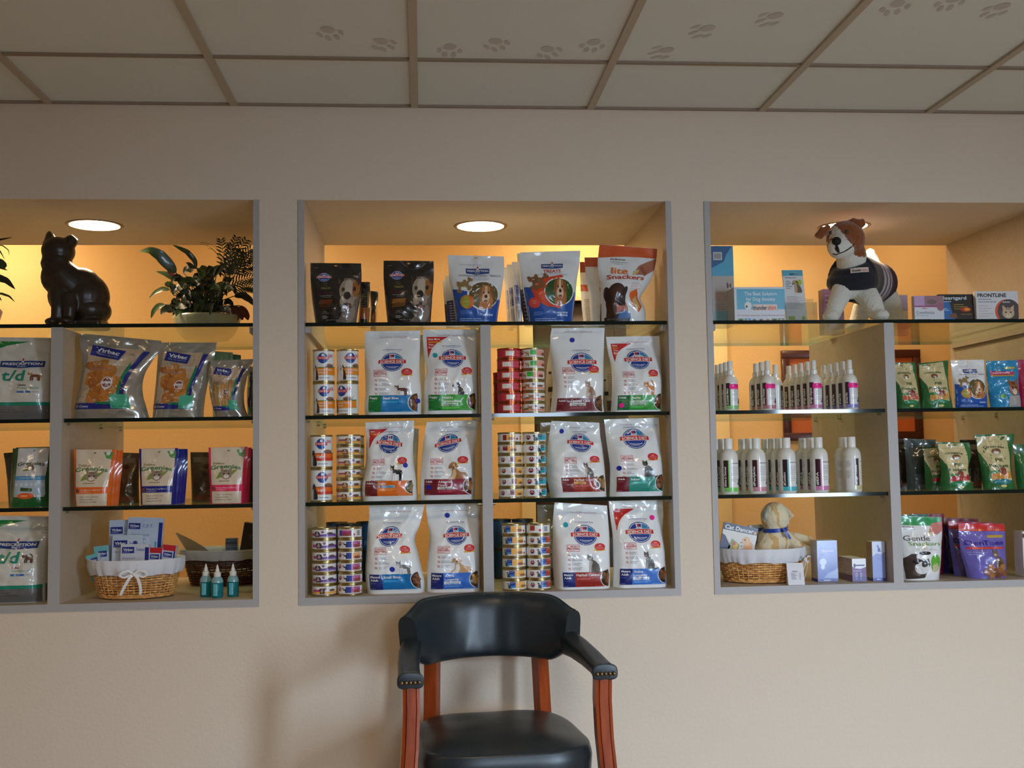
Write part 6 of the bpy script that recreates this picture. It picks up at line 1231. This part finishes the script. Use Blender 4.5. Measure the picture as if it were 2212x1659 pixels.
def ccol(c):
    s_ = math.sin((c.x*1.0+c.z*.35)*120+3*noise.noise(c*20)); return 1 if s_ > .72 else 0
catt = thing('plush_cat', 'cream and ginger plush cat with a blue ribbon, seen from behind above the basket', 'stuffed toy', (0, 0, 0))
for pts_, mm_ in ((((1657, 1130), (1651, 1112), (1662, 1090)), M_CATE), (((1700, 1132), (1709, 1114), (1698, 1095)), M_CATP)):
    b2 = MB(); b2.tube([PV(x, y, .188) for x, y in pts_], [.017, .021, .004], mm_, 12, flat=.45); remesh(b2, 'plush_ear', .0035, mm_, catt, 3, disp=fur(.0018))
remesh(b, 'plush_body', .005, M_CATP, catt, 5, disp=fur(), colour=ccol, mats=[M_CATP, M_CATO])
b = MB(); c0 = PV(1674, 1143, .20); R = mat('blue_ribbon', (20, 60, 160), rough=.35, sheen=.4)
n_ = 30
def rib(i, j): a = 2*PI*i; return c0+Vector((.046*math.cos(a), .044*math.sin(a), -.007+.014*j+.004*math.sin(a+1)))
b.grid(rib, n_, 2, R, closed=True)
for (p0, p1, p2) in ((PV(1690, 1141, .152), PV(1701, 1153, .148), PV(1706, 1164, .150)), (PV(1690, 1141, .150), PV(1697, 1150, .146), PV(1700, 1160, .146))):
    b.grid(lambda i, j: (p0.lerp(p1, i*2) if i < .5 else p1.lerp(p2, i*2-1))+Vector((.009*(j-.5), -.004, 0)), 6, 1, R)
b.build('neck_ribbon', catt, ang=180)

# ------------------------------------------------------------------ plush dog in a dark shirt
M_FUR = mat('plush_white', (224, 220, 208), rough=.95, sheen=.5, spec=.1, bump=(150, .8, .004)); M_FBR = mat('plush_brown', (140, 78, 40), rough=.95, sheen=.5, spec=.1, bump=(150, .8, .004))
dog = thing('plush_dog', 'white plush dog with brown ears wearing a dark shirt on the top glass shelf', 'stuffed toy', (0, 0, 0))
hd = PV(1826, 517, .13); mz = PV(1809, 535, .07)
b = MB()
b.ball(hd, (.070, .068, .068), M_FUR); b.ball(PV(1817, 532, .095), (.05, .05, .046), M_FUR); b.ball(mz, (.036, .03, .032), M_FUR)
b.ball(PV(1813, 546, .09), (.034, .036, .022), M_FUR)
b.tube([PV(1836, 535, .145), PV(1842, 572, .17), PV(1842, 600, .18)], [.05, .058, .066], M_FUR, 16)
b.tube([PV(1842, 596, .18), PV(1862, 606, .27), PV(1890, 612, .38), PV(1902, 616, .43)], [.078, .072, .07, .058], M_FUR, 18); b.ball(PV(1836, 612, .16), (.066, .06, .06), M_FUR)
zf = Z1+.001
def leg(p0, p1, foot, r0, r1, toe):
    f_ = Vector((foot.x, foot.y, zf+.022)); b.tube([p0, p1, f_], [r0, (r0+r1)/2, r1], M_FUR, 14); b.ball(f_+Vector((toe[0], toe[1], -.001)), (.03, .036, .021), M_FUR)
leg(PV(1822, 622, .15), PV(1808, 655, .12), PV(1797, 680, .10), .04, .026, (-.01, -.018))
leg(PV(1866, 630, .15), PV(1885, 655, .11), PV(1896, 680, .085), .044, .029, (.002, -.02))
leg(PV(1905, 628, .40), PV(1925, 660, .36), PV(1940, 690, .36), .052, .030, (.01, -.02))
leg(PV(1885, 640, .42), PV(1862, 670, .42), PV(1846, 700, .43), .048, .028, (-.012, -.02))
b.tube([PV(1902, 600, .44), PV(1890, 570, .46), PV(1880, 548, .47)], [.024, .024, .019], M_FUR, 12); b.ball(PV(1880, 547, .47), .02, M_FUR)
D0 = PV(1806, 500, .08)
def dcol(c):
    d = c-hd; dx = d.x; dz = d.z
    if c.z < PV(1830, 556, .13).z or (d.length > .095): return 0
    # white blaze running down the forehead to the muzzle, measured in steps of 1.6 mm
    u = (c.x-D0.x)/.0016; v = (D0.z-c.z)/.0016
    if c.y > hd.y+.02 or v < -22: return 1
    if v < 20: return 0 if abs(u-(2+.12*v)) < 3.5+(v+22)*.24 else 1
    if v > 40 and u < 34: return 0
    return 0 if -13 < u < 14+(v-20)*1.1 else 1
dbody = remesh(b, 'plush_body', .0052, M_FUR, dog, 6, disp=fur(.0018), colour=dcol, mats=[M_FUR, M_FBR])
# ears
def ear(base, tip, knee, w0, nm='plush_ear'):
    b = MB(); b.tube([base, base.lerp(knee, .5), knee, knee.lerp(tip, .5), tip], [w0*.8, w0, w0*.95, w0*.8, w0*.45], M_FBR, 14, flat=.38)
    b.ball(tip, (w0*.5, w0*.3, w0*.45), M_FBR); remesh(b, nm, .004, M_FBR, dog, 4, disp=fur(.0022))
def flap(outline, Y0, Y1, th=.011):
    b = MB(); n = len(outline); cxm = sum(p[0] for p in outline)/n; cym = sum(p[1] for p in outline)/n
    for k, (x, y) in enumerate(outline):
        q = PV(x, y, lerp(Y0, Y1, k/(n-1))); cc = PV(cxm, cym, (Y0+Y1)/2); b.tube([cc, q.lerp(cc, .45), q.lerp(cc, .12)], [.020, .017, .011], M_FBR, 10, flat=.7)
    remesh(b, 'plush_ear', .0038, M_FBR, dog, 5, disp=fur(.0022))
flap([(1794, 486), (1778, 488), (1768, 500), (1760, 512), (1768, 517), (1777, 510), (1790, 502)], .10, .12)
flap([(1828, 478), (1838, 472), (1852, 474), (1868, 476), (1871, 484), (1862, 496), (1852, 500), (1842, 492)], .12, .10)
b = MB(); b.ball(PV(1807, 521, .045), (.017, .015, .0155), mat('plush_nose', (14, 10, 10), rough=.7)); b.build('nose', dog)
b = MB(); lx = mat('stitch_dark', (40, 22, 20), rough=.8); from mathutils.bvhtree import BVHTree
dbv = BVHTree.FromPolygons([v.co for v in dbody.data.vertices], [tuple(f.vertices) for f in dbody.data.polygons])
def onface(x, y, o_=.0005):
    q = PV(x, y, .06); d_ = (q-CAM).normalized(); h = dbv.ray_cast(CAM, d_)[0]; return (h or q)-d_*o_
b.tube([onface(1807, 530), onface(1808, 537), onface(1812, 545)], [.004, .0075, .004], lx, 8)
b.tube([onface(x, y) for x, y in ((1799, 548), (1806, 550), (1814, 547), (1822, 544), (1830, 540), (1838, 534), (1845, 527))], .0024, lx, 6); b.build('mouth', dog)
for (x, y) in ((1829, 501), (1794, 503)):
    b = MB(); b.ball(onface(x, y), .0068, mat('glass_eye', (16, 10, 8), rough=.08, coat=1)); b.build('eye', dog)
# shirt: dark shell over the chest, striped wrap round the belly
M_SH = mat('shirt_navy', (16, 20, 34), rough=.85, sheen=.25); M_SW = mat('shirt_lilac', (176, 168, 182), rough=.8)
ax0, ax1, ax2 = PV(1838, 580, .165), PV(1856, 604, .25), PV(1892, 614, .385)
b = MB(); b.tube([PV(1838, 571, .16), PV(1841, 584, .167), PV(1842, 600, .175), PV(1842, 616, .175), PV(1842, 626, .178)], [.066, .078, .093, .094, .084], M_SH, 22); b.tube([PV(1840, 600, .16), PV(1852, 602, .23), PV(1864, 606, .275)], [.090, .090, .087], M_SH, 22)
shirt = remesh(b, 'shirt', .006, M_SH, dog, 6)
b = MB(); pts = [PV(1860, 606, .26), PV(1868, 608, .295), PV(1878, 610, .33), PV(1887, 612, .365), PV(1894, 613, .39)]
st = [M_SH, M_SW, M_SH, M_SW, M_SH, mat('shirt_plum', (52, 30, 56), rough=.85)]
allp = [pts[0].lerp(pts[-1], i/12) for i in range(13)]
for i in range(12): b.tube([allp[i], allp[i+1]], [.0885-.0006*i, .0885-.0006*(i+1)], [M_SW, M_SW, M_SH, M_SW, M_SW, M_SH, M_SW, M_SH, st[5], st[5], st[5], st[5]][i], 26, cap=False)
b.build('striped_wrap', dog, ang=180)
b = MB(); q0 = PV(1840, 578, .075); 
from mathutils.bvhtree import BVHTree
bv = BVHTree.FromPolygons([v.co for v in shirt.data.vertices], [tuple(f.vertices) for f in shirt.data.polygons])
def badge(u, v, off=0):
    q = P(lerp(1838, 1876, u), lerp(590, 579, v)-2*u, .10); h = bv.ray_cast(Vector((q.x, -1, q.z)), Vector((0, 1, 0)))[0]; return Vector((q.x, (h.y if h else .1)-.001-off, q.z))
p = Print(badge, .058, .016, 0, cell=.004); p.rect(0, 0, 1, 1, (226, 210, 200), 0); p.text('thunder', .06, .48, .55, (40, 36, 40), 3, al='l', w=.5); p.text('shirt', .6, .48, .55, (216, 140, 110), 3, al='l', w=.34); p.build('shirt_badge', dog)

# ------------------------------------------------------------------ dark cat statue
M_ST = mat('bronzed_resin', (52, 38, 28), rough=.34, spec=.5, noise_col=((40, 30, 24), 14, (1, 1, 1)))
stt = thing('cat_statue', 'dark brown seated cat statue looking up, on the left top glass shelf', 'statue', (0, 0, 0))
b = MB(); Y = .14
b.ball(PV(183, 642, Y+.02), (.083, .085, .086), M_ST, 24, 16); b.ball(PV(176, 622, Y+.01), (.068, .07, .07), M_ST, 24, 16); b.ball(PV(196, 672, Y+.02), (.068, .08, .05), M_ST, 24, 16)
b.tube([PV(168, 630, Y), PV(148, 612, Y-.01), PV(128, 592, Y-.02), PV(122, 568, Y-.02), PV(124, 548, Y-.01)], [.062, .064, .062, .052, .048], M_ST, 20)
b.ball(PV(124, 600, Y-.02), (.054, .056, .06), M_ST); b.ball(PV(136, 640, Y-.02), (.05, .052, .06), M_ST)
b.ball(PV(126, 543, Y-.01), (.055, .06, .050), M_ST, 20, 14); b.ball(PV(109, 530, Y-.01), (.026, .028, .028), M_ST); 
b.tube([PV(110, 524, Y), PV(108, 508, Y+.01), PV(106, 499, Y+.01)], [.032, .020, .005], M_ST, 10, flat=.7); b.tube([PV(143, 532, Y-.01), PV(156, 519, Y), PV(162, 512, Y)], [.034, .032, .019], M_ST, 12, flat=.7)
b.tube([PV(126, 630, Y-.04), PV(125, 665, Y-.06), Vector((PV(122, 680, Y-.06).x, Y-.06, Z1+.016))], [.032, .022, .018], M_ST, 12); b.ball(Vector((PV(113, 690, Y-.07).x, Y-.07, Z1+.0145)), (.024, .03, .0145), M_ST)
b.tube([PV(150, 640, Y-.05), PV(150, 668, Y-.07), Vector((PV(148, 682, Y-.07).x, Y-.07, Z1+.016))], [.03, .022, .018], M_ST, 12); b.ball(Vector((PV(144, 690, Y-.08).x, Y-.08, Z1+.0145)), (.022, .03, .0145), M_ST)
b.box((PV(140, 690, Y).x, Y-.05, Z1), (PV(225, 690, Y).x, Y+.09, Z1+.03), M_ST, .01)
o = remesh(b, 'statue_body', .004, M_ST, stt, 3)

# ------------------------------------------------------------------ potted plants
def leaf(b, pts, wmax, m, fold=.25, tipw=.02, n=10, nrm=None):
    """blade along a path; widest at 40 percent"""
    pts = [Vector(p) for p in pts]; vs = []
    def at(t): k = len(pts)-1; i = min(int(t*k), k-1); return pts[i].lerp(pts[i+1], t*k-i)
    for i in range(n+1):
        t = i/n; p = at(t); d = (at(min(1, t+.05))-at(max(0, t-.05))).normalized(); s_ = d.cross(nrm or Vector((0, -1, .3))).normalized(); w_ = wmax*(math.sin(PI*min(1, t**.75))**.8 if t < 1 else 0)+.0004
        up_ = s_.cross(d).normalized()*w_*fold
        vs += [p-s_*w_+up_, p, p+s_*w_+up_]
    fs = []
    for i in range(n): a = 3*i; fs += [(a, a+1, a+4, a+3), (a+1, a+2, a+5, a+4)]
    b.add(vs, fs, m)
M_L1 = mat('leaf_green', (44, 66, 28), rough=.4, coat=.3); M_L2 = mat('leaf_dark', (24, 36, 20), rough=.45, coat=.2); M_L3 = mat('leaf_red', (92, 32, 26), rough=.45); M_STM = mat('stem_green', (56, 70, 34), rough=.5)
M_POT = mat('pot_celadon', (150, 156, 130), rough=.25, coat=.6)
plant = thing('potted_plant', 'mixed leafy houseplant in a ribbed pale green pot on the left top glass shelf', 'plant', (0, 0, 0))
PY = .52; pc = P(447, 700, PY); PR = .112
b = MB(); nn = 72
def pot(i, j): a = 2*PI*i; prof = [(.62, 0), (.80, .02), (.93, .055), (1.0, .085), (.98, .092), (.9, .088), (.86, .07)]; k = j*(len(prof)-1); q = min(int(k), len(prof)-2); r, z = [lerp(prof[q][t], prof[q+1][t], k-q) for t in (0, 1)]; r *= PR*(1+.022*abs(math.sin(a*13))*(1 if j < .6 else .4)); return Vector((pc.x+r*1.12*math.cos(a), PY+r*math.sin(a), Z1+z))
b.grid(pot, nn, 18, M_POT, closed=True); b.lathe([(.0001, .0), (PR*.62, 0)], M_POT, 36, c=(pc.x, PY, Z1+.0005), sx=1.12, cap=False); b.build('pot', plant)
b = MB(); b.lathe([(.0001, .084), (PR*.6, .082), (PR*.88, .074)], mat('bark_soil', (96, 52, 30), rough=.95, bump=(90, 1, .008)), 30, c=(pc.x, PY, Z1), sx=1.12, cap=False)
b.build('soil', plant)
rnd = random.Random(12)
soil = Vector((pc.x, PY, Z1+.08))
leaves = MB(); stems = MB()
def big_leaf(base, bx_, path, w_, m, Y=None):
    s0 = soil+Vector((rnd.uniform(-.05, .05), rnd.uniform(-.05, .05), 0)); p = [P(x, y, (Y or PY-.03)+dy) for x, y, dy in path]
    stems.tube([s0, s0.lerp(p[0], .5)+Vector((0, 0, .02)), p[0]], [.0025, .0022, .0018], M_STM, 5); leaf(leaves, p, w_, m, n=14)
big_leaf(0, 0, [(381, 590, 0), (366, 574, -.02), (345, 552, -.04), (325, 541, -.05), (301, 543, -.05)], .022, M_L1)
big_leaf(0, 0, [(425, 578, 0), (420, 562, -.01), (405, 545, -.02), (388, 536, -.02), (373, 529, -.02)], .010, M_L1)
big_leaf(0, 0, [(392, 605, 0), (378, 602, 0), (358, 592, 0), (337, 586, 0)], .012, M_L1)
big_leaf(0, 0, [(368, 626, 0), (352, 624, 0), (336, 631, 0), (322, 644, 0)], .009, M_L1)
big_leaf(0, 0, [(356, 658, 0), (343, 661, 0), (332, 672, 0), (326, 688, 0)], .011, M_L1)
big_leaf(0, 0, [(425, 580, 0), (415, 576, 0), (408, 570, 0), (402, 567, 0)], .008, M_L2)
big_leaf(0, 0, [(378, 600, 0), (370, 590, 0), (364, 578, 0), (361, 572, 0)], .010, M_L3)
big_leaf(0, 0, [(440, 620, 0), (452, 600, 0), (460, 584, 0), (472, 572, 0)], .014, M_L1)
big_leaf(0, 0, [(445, 610, 0), (462, 592, 0), (480, 576, 0), (494, 566, 0)], .014, M_L2)
big_leaf(0, 0, [(505, 640, 0), (525, 638, 0), (540, 648, 0), (548, 660, 0)], .014, M_L2)
for dx in (0, 12, -10): big_leaf(0, 0, [(505+dx, 660, 0), (515+dx, 672, 0), (522+dx, 684, 0), (524+dx, 692, 0)], .013, M_L3)
for k in range(95):
    x = rnd.gauss(440, 42); y = rnd.uniform(585, 678); 
    if x > 515 or x < 352: continue
    Y = rnd.uniform(.2, .36); a = rnd.uniform(0, 2*PI); L = rnd.uniform(18, 38); dx, dy = math.cos(a)*L, math.sin(a)*L*.7
    big_leaf(0, 0, [(x, y, Y-.27), (x+dx*.4, y-abs(dy)*.5-3, Y-.27), (x+dx*.75, y-abs(dy)*.3, Y-.29), (x+dx, y+dy*.5, Y-.30)], rnd.uniform(.008, .017), rnd.choice([M_L1, M_L2, M_L2, M_L2]))
for k in range(11):   # feathery palm fronds
    x0, y0 = rnd.uniform(465, 500), rnd.uniform(600, 640); x1, y1 = [(545, 555), (540, 538), (552, 575), (530, 520), (498, 532), (520, 545), (552, 600), (545, 620), (478, 520), (510, 515), (550, 545)][k]
    Y = rnd.uniform(.24, .36); a0, a1 = P(x0, y0, PY), P(x1, y1, Y+.2); mid = a0.lerp(a1, .6)+Vector((0, 0, .03)); L = []
    for i in range(13): t = i/12; L.append(a0.lerp(mid, t).lerp(mid.lerp(a1, t), t))
    stems.tube(L, .0011, M_STM, 5)
    for i in range(3, 13):
        for sg in (-1, 1):
            d = (L[i]-L[i-1]).normalized(); s_ = d.cross(Vector((0, -1, 0))).normalized()*sg; l_ = .05*(1-.045*i); e1 = L[i]+(s_*.75+d*.6)*l_*.6; e2 = L[i]+(s_*.75+d*.75)*l_+Vector((0, 0, -.008)); leaf(leaves, [L[i], e1, e2], .0028, rnd.choice([M_L1, M_L2]), n=4)
for k in range(10):
    a0 = P(rnd.uniform(475, 500), 590, PY); a1 = P(rnd.uniform(430, 545), rnd.uniform(512, 540), PY); mid = a0.lerp(a1, .5)+Vector((rnd.uniform(-.03, .03), 0, .06)); stems.tube([a0.lerp(mid, t/8).lerp(mid.lerp(a1, t/8), t/8) for t in range(9)], .0007, M_STM, 4)
# keep foliage clear of the right cabinet side
for mbx in (leaves, stems):
    for v in mbx.v: v.x = min(v.x, -.566)
o = leaves.build('foliage', plant, ang=180); stems.build('stems', plant)
plant2 = thing('potted_plant', 'houseplant cut off by the left picture edge, only leaf tips showing', 'plant', (0, 0, 0))
PY = .3; PR = .10; leaves = MB(); stems = MB(); px2 = P(-70, 690, .3); soil = Vector((px2.x, .3, Z1+.08))
b = MB(); pc = px2; b.grid(pot, nn, 18, mat('pot_violet', (92, 78, 84), rough=.3, coat=.5), closed=True); b.lathe([(.0001, .002), (PR*.62, .002)], M_POT, 36, c=(pc.x, PY, Z1), cap=False); b.lathe([(.0001, .082), (PR*.86, .074)], mat('bark_soil', (96, 52, 30)), 30, c=(pc.x, PY, Z1), cap=False); b.build('pot', plant2)
for path, w_, m in [([(-30, 560, 0), (0, 566, 0), (10, 574, 0), (10, 580, 0)], .012, M_L1), ([(-20, 582, 0), (0, 577, 0), (16, 584, 0)], .006, M_L1), ([(-30, 590, 0), (-5, 600, 0), (15, 607, 0), (33, 625, 0)], .013, M_L2), ([(-30, 520, 0), (0, 518, 0), (26, 513, 0)], .004, M_L2), ([(-25, 640, 0), (2, 634, 0), (20, 640, 0), (32, 652, 0)], .004, M_L1),
                    ([(-25, 530, 0), (5, 530, 0), (18, 540, 0), (20, 551, 0)], .0015, M_L1), ([(-25, 540, 0), (0, 542, 0), (10, 560, 0)], .002, M_L1), ([(-40, 600, 0), (-60, 560, 0), (-80, 540, 0)], .02, M_L1), ([(-40, 640, 0), (-10, 632, 0), (4, 650, 0)], .006, M_L2)]:
    big_leaf(0, 0, path, w_, m)
for k in range(40): x, y = rnd.uniform(-120, -30), rnd.uniform(570, 670); big_leaf(0, 0, [(x, y, 0), (x+rnd.uniform(-20, 20), y-15, 0), (x+rnd.uniform(-35, 35), y-5, 0)], .014, rnd.choice([M_L1, M_L2]))
leaves.build('foliage', plant2, ang=180); stems.build('stems', plant2)

# ------------------------------------------------------------------ the leather captain's chair
CH = thing('armchair', 'dark leather captain chair with cherry wood frame and brass nails below the middle cabinet', 'chair', (.213, -.40, 0), math.radians(4))
# backrest: padded band following a curve, upholstered round
def band_c(s_):           # s_ -1..1 along the band: plan position and outward normal
    a = s_*1.04; x = .247*math.sin(a)/math.sin(1.04); y = .245-.150*(1-math.cos(a))/(1-math.cos(1.04))
    dx = .247*math.cos(a)/math.sin(1.04); dy = -.150*math.sin(a)/(1-math.cos(1.04)); L = math.hypot(dx, dy); return x, y, (-dy/L, dx/L)
def edges(s_):
    k = abs(s_); top = .846-.006*k**2-.036*smooth(.55, 1.0, k)**2; bot = .642-.004*k+.030*smooth(.0, .8, k)*0-.004; bot = .640+.010*(1-k*k)+.040*smooth(.7, 1, k); return top, bot
def bandsurf(i, j):        # i along, j around the section
    s_ = -1+2*i; x, y, nrm = band_c(s_); top, bot = edges(s_); a = 2*PI*j; hh = (top-bot)/2; zc = (top+bot)/2; th = .030
    c_, si = math.cos(a), math.sin(a); q = abs(c_)**.45*math.copysign(1, c_); r = abs(si)**.9*math.copysign(1, si)
    bulge = 1.0; z = zc+hh*q; o_ = th*r*bulge; rake = (z-.64)*.16
    wr = .004*noise.noise(Vector((s_*6, z*9, 2)))+(.003*math.sin((z-.6)*90+s_*8)*smooth(.7, .95, abs(s_)))
    return Vector((x+nrm[0]*(o_+rake*.6), y+nrm[1]*(o_+rake)+wr*(1 if si < 0 else 0), z))
b = MB(); b.grid(lambda i, j: bandsurf(j, i), 40, 56, M_LEA, closed=True)
for i_, fl in ((0, False), (1, True)):
    ring_ = [bandsurf(i_, j/40) for j in range(40)]; b.add(ring_, [tuple(range(40)) if fl else tuple(range(40))[::-1]], M_LEA)
b.build('backrest', CH, ang=180)
b = MB()    # piping along the outer back edge
b.tube([bandsurf(i/50, .02) for i in range(51)], .0032, M_LEA, 8); b.build('piping', CH)
for sg in (-1, 1):
    # arm pads: from the band end forward, dropping, rectangular padded section
    path = [(sg*.244, .115, .702), (sg*.256, .03, .698), (sg*.266, -.09, .690), (sg*.270, -.19, .683), (sg*.270, -.262, .679)]
    wid = [.030, .032, .031, .031, .033]; hgt = [.034, .027, .021, .017, .017]
    b = MB()
    def sec(t):
        k = t*(len(path)-1); i = min(int(k), len(path)-2); f_ = k-i; return Vector(path[i]).lerp(Vector(path[i+1]), f_), lerp(wid[i], wid[i+1], f_), lerp(hgt[i], hgt[i+1], f_)
    def arm(i, j):
        c_, w_, h_ = sec(j); a = 2*PI*i; q = abs(math.cos(a))**.5*math.copysign(1, math.cos(a)); r = abs(math.sin(a))**.5*math.copysign(1, math.sin(a)); w_ *= 1+.03*math.sin(j*40)*0; return c_+Vector((w_*q, 0, h_*r+(.006 if r > .7 else 0)*(1-q*q)))
    b.grid(arm, 32, 24, M_LEA, closed=True); c_, w_, h_ = sec(1)
    ring_ = [arm(i/32, 1) for i in range(32)]; b.add(ring_+[c_+Vector((0, -.004, 0))], [(i, (i+1) % 32, 32) for i in range(32)], M_LEA); b.build('arm_pad', CH, ang=60)
    b = MB()    # rolled piping round the arm front
    b.tube([arm(i/32, .985)*1 for i in range(33)], .0034, M_LEA, 8, cap=False); b.tube([arm(i/32, .93)+Vector((0, 0, 0)) for i in range(33)], .0016, M_LEA, 6, cap=False); b.build('arm_piping', CH)
    b = MB()
    for k in range(5): b.ball(c_+Vector(((k-2)*.0118, -.0065, -.001)), (.0056, .005, .0056), M_NAIL, 12, 8)
    b.build('nail_row', CH)
    # front post carrying the arm, fluted and slightly curved
    pp = [(sg*.268, -.232, .668), (sg*.267, -.228, .60), (sg*.271, -.226, .50), (sg*.279, -.230, .40), (sg*.283, -.236, .30), (sg*.280, -.236, .15), (sg*.276, -.240, .0)]
    b = MB(); 
    def post(i, j):
        k = j*(len(pp)-1); q = min(int(k), len(pp)-2); c0_ = Vector(pp[q]).lerp(Vector(pp[q+1]), k-q)
        prof = [(-.023, -.020), (-.015, -.0225), (-.0135, -.0195), (-.012, -.0235), (.012, -.0235), (.0135, -.0195), (.015, -.0225), (.023, -.020), (.023, .020), (-.023, .020)]
        px_, py_ = prof[int(round(i*10)) % 10]; return c0_+Vector((px_, py_, 0))
    b.grid(post, 10, 24, M_WOOD, closed=True); b.build('front_leg', CH, ang=35)
    # rear post
    b = MB()
    rp = [(sg*.172, .235, .655), (sg*.176, .222, .50), (sg*.180, .215, .40), (sg*.186, .235, .20), (sg*.19, .27, .0)]
    def rpost(i, j):
        k = j*(len(rp)-1); q = min(int(k), len(rp)-2); c0_ = Vector(rp[q]).lerp(Vector(rp[q+1]), k-q); a_ = sg*.5
        px_, py_ = [(-.021, -.017), (.021, -.017), (.021, .017), (-.021, .017)][int(round(i*4)) % 4]; return c0_+Vector((px_*math.cos(a_)-py_*math.sin(a_), px_*math.sin(a_)+py_*math.cos(a_), 0))
    b.grid(rpost, 4, 16, M_WOOD, closed=True); b.build('rear_leg', CH, ang=30)
# seat cushion: domed top, rolled front
def seat(i, j):
    a = 2*PI*i; ca, sa = math.cos(a), math.sin(a); ex = .55
    wx = lerp(.228, .250, smooth(.3, -.6, sa)); X = wx*abs(ca)**ex*math.copysign(1, ca); Yy = .258*abs(sa)**ex*math.copysign(1, sa)-.035
    # j 0..1: centre top -> rim -> side -> bottom
    if j < .6: k = j/.6; r = k; z = .503-.012*k**2-.012*k**5
    elif j < .78: k = (j-.6)/.18; r = 1+.028*math.sin(k*PI/2); z = .479-.034*k
    else: k = (j-.78)/.22; r = 1.028-.03*k; z = .445-.10*k
    q = Vector((X*r, Yy*r, z)); q.z += .004*noise.noise(Vector((q.x*9, q.y*9, 1)))*(1 if j < .6 else 0); return q
b = MB(); b.grid(seat, 72, 40, M_LEA, closed=True, flip=False); b.build('seat', CH, ang=180)
b = MB(); b.box((-.25, -.25, .30), (.25, .20, .345), M_WOOD, .004); b.build('seat_rail', CH)
for sg in (-1, 1):
    b = MB()
    for k in range(8): b.ball((sg*.238, -.297+.0, .425-.0125*k), (.0045, .0035, .0045), M_NAIL, 10, 6)
    b.build('seat_nails', CH)
